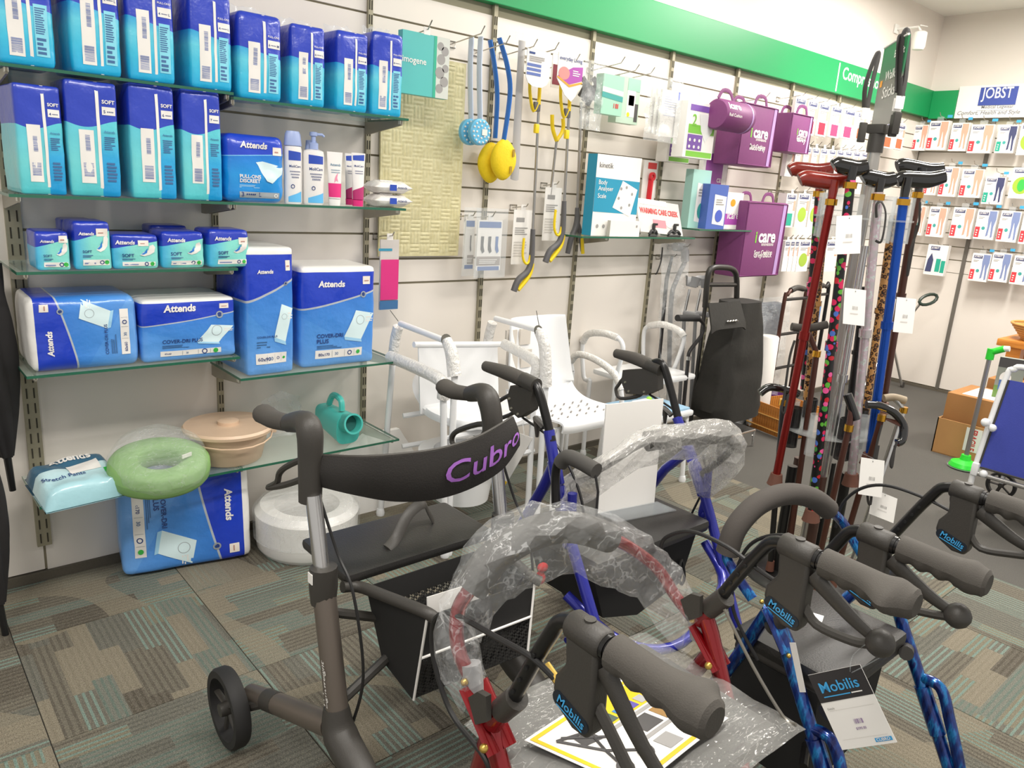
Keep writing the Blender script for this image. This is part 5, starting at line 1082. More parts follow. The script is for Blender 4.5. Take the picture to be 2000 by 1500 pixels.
def bagS2(i, j):
    a = 2*math.pi*i; z = zb+(zt-zb)*j; w_ = .225*(1-.45*j**1.5)*(1 if j > .06 else .9); d = .13*(1-.35*j); e = .55
    p = V(xc-.03*j*0+math.copysign(abs(math.cos(a))**e, math.cos(a))*w_, TY-.06+math.copysign(abs(math.sin(a))**e, math.sin(a))*d, z); n_ = noise.noise(V(math.cos(a)*2, math.sin(a)*2, z*6))*.022
    return p+V(n_, -abs(n_)*.7, 0)
mb = MB().grid(bagS2, 40, 24); mb.add([bagS2(i/40, 1) for i in range(40)], [tuple(range(40))]); mb.add([bagS2(i/40, 0) for i in range(40)], [tuple(range(39, -1, -1))]); t.part('bag', mb, BC)
fl0, fl1 = f(1388, 582, -.16), f(1448, 582, -.16); zf = f(1420, 640, -.19).z
t.part('flap', MB().sheet(lambda i, j: V(fl0.x+(fl1.x-fl0.x)*i+.03*(1-j)*(i-.5), TY-.15-.05*(1-j)-.01*math.sin(i*3), zf+(zt+.02-zf)*j-(.02*(abs(2*i-1)**6) if j == 0 else 0)), 10, 8, .008), BC)
t.part('badge', MB().tube([V(fl0.x+.1+.012*k, TY-.207, zf+.035+.004*(k % 2)) for k in range(9)], .004, 6, smooth=3), SIL)
for x in (fx0, fx1-.03): t.part('wheel', MB().lathe([(.02, -.014), (.062, -.016), (.066, 0), (.062, .016), (.02, .014)], Matrix.Translation(V(x, TY+.08, .072)) @ Matrix.Rotation(R(90), 4, 'Y'), 24), TB)
t.part('foot_bar', MB().tube([V(fx0+.02, TY+.05, .1), V(fx0+.02, TY-.13, .1), V(fx0+.02, TY-.13, .01)], .008, 8).tube([V(fx1-.05, TY+.05, .1), V(fx1-.05, TY-.13, .1), V(fx1-.05, TY-.13, .01)], .008, 8).tube([V(fx0+.02, TY-.13, .1), V(fx1-.05, TY-.13, .1)], .008, 8), SIL); t.part('base_plate', MB().bb(fx0+.02, fx1-.05, TY-.13, TY+.05, .1, .11), TB)
# ---- wrapped seat cushion panel, roll, basket
NB = mat('navy_vinyl', '#333c4e', .45)
O, U, W = wbox(1452, 596, 1524, 735, -.2); t = Thing('wrapped_seat_panel', 'navy vinyl seat panel in clear plastic standing behind the trolley', 'seat panel', V(O.x+U.x/2, -.16, .006)); t.part('panel', MB().box((O.x+U.x/2, -.15, (O.z+W.z)/2+.003), (U.x, .08, O.z+W.z-.006), bev=.02), NB)
t.part('plastic_wrap', MB().sheet(lambda i, j: V(O.x-.03+(U.x+.06)*i, -.225+.025*noise.noise(V(i*4, j*5, 9)), .02+(O.z+W.z+.03)*j), 14, 18, .0008), BAG)
a = aZ(1492, 765, .0); zt = aY(1492, 660, -.3).z; t = Thing('paper_roll', 'white wrapped paper roll standing beside the trolley', 'roll', V(aY(1490, 740, -.25).x-.03, -.27, .006)); t.part('roll', MB().lathe([(.02, .006), (.062, .006), (.064, .02), (.058, zt-.01), (.05, zt), (.02, zt)], Matrix.Translation(V(aY(1490, 740, -.25).x-.03, -.27, 0)), 28), mat('paper_white', '#e9e4de', .6)); 
BAM = NT('bamboo_slats', .5); tc = BAM.n('TexCoord'); n = BAM.noise(tc.outputs['Object'], 30, 3); BAM.color(BAM.ramp(n.outputs[0], [(.3, '#a0601f'), (.7, '#c9853a')])); BAM = BAM.m
b0, b1 = aZ(1456, 835, .006), aZ(1528, 845, .006); bc = V(4.37, -.42, .006); t = Thing('bamboo_basket', 'square bamboo slat basket on the grey carpet behind the cane stand', 'basket', bc); sl = MB().box((0, 0, .09), (.017, .008, .18), bev=.002).mesh('slat', BAM)
for sx_, sy_, rot in ((0, -.15, 0), (0, .15, 0), (-.15, 0, 90), (.15, 0, 90)):
    for k in range(16):
        o = bpy.data.objects.new('slat', sl); COL.objects.link(o); o.parent = t.o; u = -.142+.019*k; o.location = (u, sy_, 0) if rot == 0 else (sx_, u, 0); o.rotation_euler = (0, 0, R(rot))
for z in (.03, .11): t.part('binding', MB().tube([bc+V(-.158, -.158, z), bc+V(.158, -.158, z), bc+V(.158, .158, z), bc+V(-.158, .158, z)], .004, 6, closed=True), mat('binding_straw', '#dda95c', .6))
t.o.rotation_euler = (0, 0, R(-12))
p = aZ(1535, 745, .12); solo('purple_tub', 'purple plastic tub behind the cane stand', 'tub', MB().lathe([(.09, 0), (.11, .17), (.115, .17), (.095, .004), (.001, .004)], Matrix.Translation(V(4.62, -.2, .006)), 24), mat('tub_purple', '#8a4a94', .4))
# ================================================================ rollators
BP = mat('moulded_black', '#3a3733', .5, bump=.15, bs=400); GF = mat('grip_foam', '#4a4641', .8, bump=.3, bs=500); BT = mat('black_tube', '#201f1f', .28, .3); CAB = mat('cable_black', '#1c1b1b', .5); BLT = mat('bolt_steel', '#b9b4a6', .3, .9); BRASS = mat('bolt_brass', '#d3b05a', .35, .9); TIRE = mat('tyre_black', '#242323', .65); VINYL = mat('seat_vinyl', '#2a2826', .45, bump=.3, bs=260); BAGC = mat('bag_cloth', '#1d1c1b', .85, var=.1, vs=50)
RED = mat('red_metallic', '#8c1018', .22, .55, coat=.6); BLU = mat('blue_enamel', '#2a2e94', .25, .2, coat=.4); TGRY = mat('taupe_tube', '#716860', .4, .5)
t = NT('marbled_blue', .2, .45); tc = t.n('TexCoord'); mp = t.n('Mapping'); mp.inputs['Scale'].default_value = (60, 60, 14); t.l(tc.outputs['Object'], mp.inputs[0]); n = t.noise(mp.outputs[0], 1, 4); t.color(t.ramp(n.outputs[0], [(.35, '#0c1550'), (.52, '#163a86'), (.62, '#1f7fc0'), (.7, '#1a2c70')])); t.b.inputs['Coat Weight'].default_value = .5; MARB = t.m
t = NT('logo_blue', .5); t.b.inputs['Base Color'].default_value = lin('#3f9fd8'); LBL = t.m
def pl(X_, *pts): return [aX(x, y, X_) for x, y in pts]
def wheel(T, c, r, w_=.032, rim=TIRE, spokes=5):
    M = Matrix.Translation(c) @ Matrix.Rotation(R(90), 4, 'Y')
    w = T.part('wheel', MB().lathe([(r*.78, -w_/2), (r*.95, -w_/2), (r, -w_*.3), (r, w_*.3), (r*.95, w_/2), (r*.78, w_/2), (r*.78, -w_/2)], M, 36), rim)
    m = MB().lathe([(r*.16, -w_*.6), (r*.2, 0), (r*.16, w_*.6)], M, 14)
    for k in range(spokes):
        a = 2*math.pi*k/spokes; d = V(0, math.cos(a), math.sin(a)); m.tube([c+d*r*.15, c+d*r*.8], .008, 8, flat=.6)
    T.part('wheel_hub', m, BP, w); return w
def grip(T, p, d, L=.14, up=V(0, 0, 1), sg=1):
    """ribbed foam grip from p along d"""
    side = d.cross(up).normalized(); N = 28
    def S(i, j):
        a = 2*math.pi*i; k = j; base = .0235+.0032*math.sin(k*math.pi*9)*(max(0, -math.sin(a))**.7 if .1 < k < .68 else 0)+.005*math.exp(-((k-.8)/.1)**2)+.003*(k > .97)*-2
        fl = 1+.95*math.exp(-((k-.72)/.17)**2)*max(0, -sg*math.cos(a))**1.5
        c = p+d*(L*k); return c+side*(math.cos(a)*base*fl)+up*(math.sin(a)*base)
    m = MB().grid(S, 20, N); m.add([S(i/20, 1) for i in range(20)], [tuple(range(20))]); m.add([S(i/20, 0) for i in range(20)], [tuple(range(19, -1, -1))]); return T.part('hand_grip', m, GF)
def mobilis_handle(T, X_, mnt, base, ball=(.165, -.085), logo=True, lever=True):
    """mnt/base: points in the side plane; the user end points towards -y"""
    d = V(0, -1, -.04).normalized(); c = mnt
    T.part('handle_tube', MB().tube([base, base.lerp(c+V(0, .05, 0), .75), c+V(0, .035, 0), c+d*.05], .0115, 10, smooth=5), BT)
    hm = MB()
    for k in range(4): q = base.lerp(c+V(0, .05, 0), .18+.14*k); hm.lathe([(.0035, 0), (.0035, .0135)], Matrix.Translation(q) @ Matrix.Rotation(R(-90), 4, 'Y'), 8)
    T.part('adjust_holes', hm, mat('hole_black', '#0c0c0c', .8), kind='stuff')
    br = T.part('brake_clamp', MB().lathe([(.017, -.03), (.02, -.026), (.02, .026), (.017, .03)], Matrix.Translation(c) @ Matrix.Rotation(R(92), 4, 'X'), 20).lathe([(.008, .018), (.008, .0215)], Matrix.Translation(c), 12), BP)
    poly = [(-.027, .0), (.028, .0), (.03, -.06), (.031, -.115), (.026, -.128), (.0, -.128), (-.03, -.112), (-.04, -.09), (-.038, -.07), (-.022, -.045)]
    bh_ = T.part('brake_housing', MB().prism(poly, lambda a, b: c+V(-.016, -a, b-.005), lambda a, b: c+V(.016, -a, b-.005)), BP, br); bv = bh_.modifiers.new('bevel', 'BEVEL'); bv.width = .006; bv.segments = 3; bv.limit_method = 'ANGLE'
    if logo:
        lp_ = T.part('logo_inset', MB().prism([(-.025+.011*math.cos(math.pi*.5+math.pi*k/6), -.1+.011*math.sin(math.pi*.5+math.pi*k/6)) for k in range(7)]+[(.018+.011*math.cos(-math.pi*.5+math.pi*k/6), -.113+.011*math.sin(-math.pi*.5+math.pi*k/6)) for k in range(7)], lambda a, b: c+V(-.0175, -a, b-.002), lambda a, b: c+V(-.015, -a, b-.002)), mat('logo_inset', '#17202b', .5), br)
        m = MB(); put_text(m, 'Mobilis', lambda x, y: c+V(-.0185, -(-.027+x*.96+y*.27), -.106-x*.28+y*.96), wid=.05, bold=.015); m.add([c+V(-.0185, .027, -.109), c+V(-.0185, -.02, -.122), c+V(-.0185, -.02, -.124), c+V(-.0185, .027, -.111)], [(0, 1, 2, 3)]); T.part('logo_lettering', m, LBL, br, smooth=False)
    T.part('clamp_ring', MB().lathe([(.0165, .03), (.0165, .036)], Matrix.Translation(c) @ Matrix.Rotation(R(92), 4, 'X'), 16).lathe([(.0145, .036), (.0145, .042)], Matrix.Translation(c) @ Matrix.Rotation(R(92), 4, 'X'), 16), BT, br)
    grip(T, c+d*.044, d, .145, sg=1 if X_ == XN else -1)
    if lever:
        b = c+V(0, -ball[0], ball[1]); lv = T.part('brake_lever', MB().tube([c+V(0, -.03, -.03), c+V(0, -.1, ball[1]*.55-.02), b], [.016, .012, .008], 10, smooth=4, flat=.6, ref=(1, 0, 0)).tube([c+V(0, -.022, -.085), c+V(0, -.05, -.11), c+V(0, -.11, ball[1]-.018), b+V(0, .012, -.008)], .008, 8, smooth=4), BP); T.part('lever_ball', MB().ball(b, .022), BP, lv)
    return c
def sheet_wrap(T, path, rs, name='plastic_wrap', mt=None, seg=12, amp=.3, sd=0, drop=0):
    """loose crinkled film around a bar: coarse facets pulled in and out, flat shaded"""
    P = smooth_path(path, 3); n = len(P); mt = mt or WRAP; rnd = random.Random(sd); J = [[rnd.uniform(-1, 1) for _ in range(seg)] for _ in range(n)]; vs = []
    for k in range(n):
        tg = (P[min(k+1, n-1)]-P[max(k-1, 0)]).normalized(); u = (V(0, 0, 1)-tg*tg.z).normalized(); s_ = tg.cross(u); q = k/(n-1)*(len(rs)-1); m = min(int(q), len(rs)-2); r_ = rs[m]+(rs[m+1]-rs[m])*(q-m)
        for i in range(seg):
            a = 2*math.pi*(i+.5*(k % 2))/seg; nn = 1+amp*J[k][i]*.5+amp*1.1*noise.noise(V(math.cos(a)+sd, math.sin(a), k*.3)); vs.append(P[k]+s_*(math.cos(a)*r_*nn)+u*(math.sin(a)*r_*nn)-V(0, 0, drop*max(0, -math.sin(a))))
    fs = []
    for k in range(n-1):
        for i in range(seg):
            a, b, c, d = k*seg+i, k*seg+(i+1) % seg, (k+1)*seg+i, (k+1)*seg+(i+1) % seg
            fs += [(a, b, c), (b, d, c)] if k % 2 == 0 else [(a, b, d), (a, d, c)]
    T.part(name, MB().add(vs, fs), mt, smooth=False)
WRAP = crinkle('wrinkled_plastic', .12, 16, .7, '#eef0f0', .013)
# ---------------------------------------------------------------- Cubro lightweight rollator
XN, XF_ = .66, 1.13
T = Thing('folding_rollator', 'taupe and black folding rollator with a purple lettered backrest band', 'rollator', (.9, -1.45, .006))
for X_, pts in ((XN, dict(top=(605, 835), a=(606, 900), b=(606, 960), g=(515, 815), lo=(612, 985))), (XF_, dict(top=(955, 775), a=(962, 830), b=(960, 870), g=(868, 762), lo=(968, 900)))):
    tp, a, b, g_, lo = [aX(*pts[k], X_) for k in ('top', 'a', 'b', 'g', 'lo')]; d = (b-tp)
    c0 = tp.lerp(g_, .42)
    T.part('handle_post', MB().tube([c0, tp+V(0, .025, .004), tp+V(0, 0, -.01), a, b+V(0, 0, -.02)], [.020, .024, .027, .025, .024], 14, smooth=5), BP)
    T.part('hand_grip', MB().tube([c0, c0.lerp(g_, .6), g_+V(0, .0, .008), g_+V(0, .012, -.004)], [.021, .023, .026, .014], 14, smooth=5, flat=.85), GF)
    l0 = b+V(0, .0, .02); T.part('brake_lever', MB().tube(pl(X_, (598, 897), (562, 910), (546, 924), (541, 942), (524, 952), (560, 946), (600, 928)) if X_ == XN else pl(X_, (942, 828), (897, 840), (883, 854), (888, 870), (916, 866), (945, 848)), .007, 8, smooth=4, closed=True), BP)
    foot_ = V(X_, -1.53, .30); top_ = lo+V(0, 0, .02); mid = top_.lerp(foot_, .4)
    T.part('upper_tube', MB().tube([top_, mid], .0165, 14), SIL); T.part('collar', MB().tube([mid+V(0, 0, .045), mid-V(0, 0, -.0), mid-V(0, 0, .035)], [.026, .027, .024], 14, flat=1.1), BP)
    T.part('lower_tube', MB().tube([mid, foot_], .021, 16, flat=1.15), TGRY)
    T.part('knuckle', MB().tube([foot_+V(0, .01, .03), foot_+V(0, -.01, -.03), foot_+V(0, -.11, -.07), foot_+V(0, -.18, -.14)], [.026, .036, .032, .022], 12, smooth=4), BP)
    wc_ = V(X_-.075 if X_ == XN else X_+.075, -1.115, .106); st = foot_+V(0, .03, -.03); ax = V(wc_.x+(.05 if X_ == XN else -.05), -1.13, .135)
    T.part('rear_strut', MB().tube([st, st.lerp(ax, .7), ax], [.026, .025, .022], 16), TGRY); T.part('strut_clamp', MB().tube([st.lerp(ax, .62), st.lerp(ax, .76)], .026, 14).tube([st.lerp(ax, .7), wc_+V(.01, -.02, -.0)], .012, 8), BP)
    wheel(T, wc_, .1, .038); wf = V(X_, -1.73, .1); wheel(T, wf, .1, .03); T.part('front_fork', MB().tube([foot_+V(0, -.18, -.14), wf], .014, 8), BP)
    T.part('brake_cable', MB().tube([b+V(.012, -.01, 0), b+V(.03, -.06, -.12), mid+V(.035, -.06, 0), foot_+V(.045, -.02, .1), foot_+V(.03, 0, -.03)], .0035, 6, smooth=6), CAB)
T.part('size_sticker', MB().box(aX(606, 1130, XN-.029), (.002, .018, .022)), WPR)
m = MB(); l0, l1 = aX(640, 1385, XN-.0235), aX(632, 1290, XN-.0235); dr = (l1-l0).normalized(); sd = V(0, 1, 0); put_text(m, 'Lightweight', lambda x, y: l0+dr*x+sd*(y-.004), wid=.10, bold=.01); T.part('side_lettering', m, WPR, smooth=False)
# band
tp_ = [(.675, 620, 890), (.72, 700, 893), (.80, 780, 888), (.90, 860, 877), (1.0, 930, 855), (1.08, 980, 828), (1.115, 1000, 815)]
bt_ = [(.675, 620, 945), (.72, 690, 962), (.80, 770, 976), (.90, 850, 972), (1.0, 920, 950), (1.08, 978, 915), (1.125, 1012, 868)]
TPp, BTp = smooth_path([aX(x, y, X_) for X_, x, y in tp_], 6), smooth_path([aX(x, y, X_) for X_, x, y in bt_], 6)
def bandS(i, j, off=0):
    k = i*(len(TPp)-1); q = min(int(k), len(TPp)-2); f = k-q; a = BTp[q].lerp(BTp[q+1], f); b = TPp[q].lerp(TPp[q+1], f); tg = (TPp[q+1]-TPp[q]).normalized(); n_ = tg.cross(b-a).normalized()
    return a.lerp(b, j)+n_*(off+.008*math.sin(math.pi*j))
bd = T.part('backrest_band', MB().sheet(bandS, 36, 8, .012), mat('band_cloth', '#2c2927', .7, bump=.3, bs=300))
m = MB(); put_text(m, 'Cubro', lambda x, y: bandS(.515+x*.455, .30+y*.52, .0085), wid=1.0, h=.84, bold=.008); T.part('band_lettering', m, mat('lettering_purple', '#a76cc6', .5), bd, smooth=False)
T.part('band_piping', MB().tube([bandS(i/30, 1, 0) for i in range(31)], .0045, 6).tube([bandS(i/30, 0, 0) for i in range(31)], .0045, 6), BP, bd)
T.part('band_bracket', MB().box(TPp[0].lerp(BTp[0], .5)+V(-.005, .01, -.02), (.014, .02, .08), bev=.004), BP)
# seat, basket
q = [aZ(x, y, .56) for x, y in ((592, 1050), (745, 1108), (985, 1035), (930, 985))]
x0, x1, y1, y0 = XN+.055, XF_-.01, -1.245, -1.455
st_ = T.part('seat', MB().box(((x0+x1)/2, (y0+y1)/2, .568), (x1-x0, y1-y0, .024), bev=.01), VINYL)
T.part('lift_strap', MB().tube([V(.85, -1.40, .583), V(.885, -1.38, .592), V(.93, -1.36, .632), V(.98, -1.345, .642), V(1.0, -1.34, .615), V(1.02, -1.335, .583)], .013, 8, flat=.25, smooth=4, ref=(.2, -.5, .8)), BP, st_)
MESH = NT('net_cloth', .8); tc = MESH.n('TexCoord'); ck = MESH.n('TexChecker'); ck.inputs['Scale'].default_value = 170; mp = MESH.n('Mapping'); mp.inputs['Rotation'].default_value = (.4, .5, .78); MESH.l(tc.outputs['Object'], mp.inputs[0]); MESH.l(mp.outputs[0], ck.inputs['Vector']); MESH.b.inputs['Base Color'].default_value = lin('#2c2b29'); MESH.val(MESH.math('SUBTRACT', 1.0, MESH.math('MULTIPLY', ck.outputs['Fac'], .95)), MESH.b.inputs['Alpha']); MESH = MESH.m
FTL, FBL, FTR, FBR = aX(832, 1205, .79), aX(806, 1365, .80), aX(1042, 1135, 1.12), aX(1028, 1275, 1.09); BTL, BBL = aX(716, 1146, .76), aX(748, 1290, .79); BTR, BBR = V(FTR.x, BTL.y, BTL.z), V(FBR.x, BBL.y, BBL.z)
def q4(a, b, c, d): return lambda i, j: a.lerp(b, i).lerp(c.lerp(d, i), j)      # lower-left, lower-right, upper-left, upper-right
T.part('basket_side', MB().sheet(q4(BBL, FBL, BTL, FTL), 4, 4, .003), BAGC, smooth=False); T.part('basket_side', MB().sheet(q4(BBR, FBR, BTR, FTR), 4, 4, .003), BAGC, smooth=False); T.part('basket_base', MB().sheet(q4(BBL, BBR, FBL, FBR), 4, 4, .003), BAGC, smooth=False)
mL, mR = FBL.lerp(FTL, .52), FBR.lerp(FTR, .52)
T.part('basket_band', MB().sheet(q4(mL, mR, FTL, FTR), 4, 2, .003), BAGC); T.part('basket_net', MB().sheet(q4(FBL, FBR, mL, mR), 4, 2, .002), MESH)
nL, nR = BBL.lerp(BTL, .72), BBR.lerp(BTR, .72); T.part('basket_back_band', MB().sheet(q4(nL, nR, BTL, BTR), 4, 2, .003), BAGC); T.part('basket_back_net', MB().sheet(q4(BBL, BBR, nL, nR), 4, 2, .002), MESH)
o_ = V(0, -.004, 0)
for a_, b_ in ((FBL, FTL), (FBR, FTR), (mL, mR)): T.part('white_piping', MB().tube([a_+o_, b_+o_], .003, 6), WPR)
for a_, b_, c_ in ((V(XN+.05, -1.45, .555), BTL, FTL), (V(XF_-.02, -1.45, .555), BTR, FTR)): T.part('basket_arm', MB().tube([a_, a_.lerp(b_, .7), b_.lerp(c_, .4)+V(-.004, 0, .004), c_+V(0, .01, .008), c_+V(.012, -.012, 0)], .0125, 10, smooth=4), BP)
T.part('cross_brace', MB().tube([V(XN, -1.52, .33), V(XF_, -1.46, .52)], .011, 8).tube([V(XF_, -1.52, .33), V(XN, -1.46, .52)], .011, 8), BP)
solo('leaflet', 'white leaflet in a clear sleeve tucked into the black basket of the purple lettered rollator', 'leaflet', MB().sheet(lambda i, j: FTL.lerp(FTR, .1+.55*i)+V(0, .03+.012*j, -.1+.115*j), 4, 4, .002), PRW)
# ---------------------------------------------------------------- plain blue rollator
XN, XF_ = 1.258, 1.776
T = Thing('blue_rollator', 'plain royal blue rollator with black loop brakes, a white sign standing on its seat', 'rollator', (1.52, -1.5, .006))
for X_, p in ((XN, dict(g=[(948, 715), (990, 728), (1022, 742)], cl=(1032, 745), bh=[(1005, 752), (1048, 760), (1043, 800), (1020, 815), (1003, 800), (998, 775)], lv=[(1000, 770), (968, 788), (958, 800), (965, 818), (1003, 806), (1008, 780)], tb=[(1022, 742), (1042, 748), (1056, 775), (1078, 862)], lg=[(1072, 840), (1090, 950), (1110, 1040), (1145, 1160)], rl=[(1085, 900), (1062, 950), (1030, 1005)])),
              (XF_, dict(g=[(1203, 690), (1240, 700), (1268, 712)], cl=(1277, 715), bh=[(1222, 722), (1290, 718), (1290, 760), (1268, 770), (1228, 768), (1219, 745)], lv=[(1222, 738), (1208, 752), (1203, 762), (1212, 778), (1250, 772), (1258, 750)], tb=[(1268, 712), (1290, 708), (1303, 735), (1330, 840)], lg=[(1322, 815), (1355, 905), (1385, 1000), (1432, 1190)], rl=[(1345, 880), (1300, 915), (1268, 955)]))):
    T.part('hand_grip', MB().tube(pl(X_, *p['g']), [.014, .019, .019], 14, smooth=5), GF); T.part('handle_tube', MB().tube(pl(X_, *p['tb']), .0115, 12, smooth=6), BT)
    br = T.part('brake_clamp', MB().tube([aX(*p['cl'], X_)+V(0, .02, 0), aX(*p['cl'], X_)-V(0, .03, .005)], .02, 14), BP)
    ps = pl(X_, *p['bh']); T.part('brake_housing', MB().prism(range(len(ps)) and [(v.y, v.z) for v in ps], lambda a, b: V(X_-.014, a, b), lambda a, b: V(X_+.014, a, b)), BP, br, smooth=False)
    T.part('brake_lever', MB().tube(pl(X_-.005, *p['lv']), .0055, 8, smooth=4, closed=True), BP)
    rv = MB()
    for k in (3, 4, 5): rv.lathe([(.004, 0), (.003, .003)], Matrix.Translation(ps[k].lerp(sum(ps, Vector())/len(ps), .25)+V(-.014, 0, 0)) @ Matrix.Rotation(R(-90), 4, 'Y'), 8)
    T.part('rivets', rv, BLT, br, kind='stuff')
    L = pl(X_, *p['lg']); dn = (L[-1]-L[-2]).normalized(); end = L[-1]+dn*((L[-1].z-.14)/-dn.z); T.part('front_leg', MB().tube(L+[end], .0145, 12, smooth=4), BLU); T.part('leg_sleeve', MB().tube([L[1].lerp(L[2], .0), L[1].lerp(L[2], .65)], .0185, 12), BLU); wf = end+V(0, -.03, -.04); wf.z = .09; wheel(T, wf, .084)
    T.part('wheel_fork', MB().tube([end+V(0, 0, .02), wf+V(.022, 0, 0)], .008, 8).tube([end+V(0, 0, .02), wf+V(-.022, 0, 0)], .008, 8), BP)
    rl = pl(X_+.01, *p['rl']); rend = V(X_, rl[-1].y+.25, .09); T.part('rear_leg', MB().tube(rl+[rend+V(0, -.03, .06)], .0145, 12), BLU); wheel(T, rend, .084); T.part('hinge_plate', MB().tube([L[0].lerp(L[1], .55), L[0].lerp(L[1], .95)], .021, 10, flat=.7), BLU)
    T.part('side_loop', MB().tube([L[1]+V(.0, -.05, -.0), L[1]+V(0, -.055, -.08), L[1]+V(0, -.05, -.14), L[1].lerp(L[2], .9)+V(0, -.0, -.02)], .012, 10, smooth=5), BLU)
    T.part('adjust_knob', MB().tube([L[0]+V(0, .02, .0), L[0]+V(0, .045, .015), L[0]+V(0, .04, -.03)], [.008, .012, .004], 8), BP)
    k0 = aX(*p['bh'][3], X_); T.part('brake_cable', MB().tube([k0, k0+V(.02, -.12, -.05), k0+V(.02, -.22, -.18), k0+V(0, -.2, -.33), L[2]+V(0, 0, -.02)], .0035, 6, smooth=8), CAB)
T.part('seat', MB().box((1.517, -1.5, .51), (.46, .30, .035), bev=.016), VINYL); T.part('under_bag', MB().prism([(1.3, .49), (1.73, .49), (1.68, .34), (1.5, .30), (1.36, .34)], lambda a, b: V(a, -1.62, b), lambda a, b: V(a, -1.38, b)), BAGC, smooth=False)
T.part('cross_frame', MB().tube([V(XN, -1.58, .42), V(XN+.06, -1.72, .34), V(1.45, -1.80, .33), V(XF_-.04, -1.72, .36), V(XF_, -1.62, .44)], .0135, 10, smooth=5).tube([V(XN, -1.6, .30), V(XF_, -1.42, .45)], .0115, 10), BLU)
T.part('bag_strap', MB().tube([V(1.66, -1.63, .42), V(1.675, -1.635, .37), V(1.66, -1.64, .35), V(1.645, -1.635, .38)], .004, 6, closed=True, smooth=4), BAGC)
# backrest bar in plastic
PB = [aX(1100, 985, XN), aX(1115, 950, 1.29), aX(1190, 905, 1.36), aX(1262, 862, 1.46), aX(1340, 850, 1.56), aX(1410, 848, 1.68), aX(1425, 880, 1.74), aX(1372, 925, XF_)]
T.part('backrest_rod', MB().tube(PB, .010, 10, smooth=5), BT); T.part('backrest_foam', MB().tube(PB[3:6], .026, 14, smooth=5), mat('foam_grey', '#4b4946', .9)); sheet_wrap(T, PB, [.02, .03, .024, .034, .036, .04, .045], amp=.22, mt=crinkle('milky_plastic', .34, 16, .7, '#e3e1dc', .012), sd=3, drop=.035)
T.part('arm_grip', MB().tube(pl(XN-.03, (1095, 905), (1108, 893), (1130, 900), (1165, 920)), .0185, 14, smooth=4), mat('foam_grey')); T.part('arm_post', MB().tube(pl(XN-.03, (1086, 990), (1085, 930), (1092, 900), (1108, 893)), .011, 10, smooth=5), BT); T.part('arm_cable', MB().tube(pl(XN-.03, (1163, 928), (1168, 960), (1164, 1010)), .003, 6), CAB)
tg = [aX(x, y, 1.22) for x, y in ((960, 938), (986, 950), (1042, 862), (1012, 845))]
c = Card('swing_tag', 'white swing tag with a yellow foot hanging behind the purple lettered band', 'tag', tg[0], tg[1]-tg[0], tg[3]-tg[0], .001, PRW, pname='card'); c.rect(0, 1, 0, .1, mat('print_sunny', '#e6bd1c', .5), 'yellow_foot'); c.T.part('tie', MB().tube([c.at(.5, .97), aX(1020, 815, 1.25)], .0012, 5), CLEARF)
solo('poppy_ribbon', 'small red ribbon tied on the plain blue rollator below its seat', 'ribbon', MB().ball(aX(1056, 1128, 1.24), (.012, .014, .018)).ball(aX(1060, 1108, 1.24), (.016, .012, .012)), mat('ribbon_red', '#e0171c', .6), org=aX(1056, 1135, 1.24))
# white sign holder on the blue seat
b0, b1 = aZ(1165, 1008, .53), aZ(1277, 982, .53); b0 = V(1.46, -1.49, .53); b1 = V(1.69, -1.47, .53); hgt = .27
b0, b1 = aZ(1168, 1003, .53), aZ(1278, 982, .53)
zt = aY(1190, 795, b0.y).z
c = Card('sign_holder', 'blank white sign in a clear stand on the plain blue rollator seat', 'sign', b0, b1-b0, V(.012, .02, zt-.53), .004, PRW, pname='white_panel'); c.T.part('clear_foot', MB().prism([(0, 0), (1.05, 0), (1.05, -.07), (0, -.07)], lambda a, b: b0+(b1-b0)*a+V(.0, b, .0), lambda a, b: b0+(b1-b0)*a+V(.0, b, .003)), CLEARF, smooth=False)
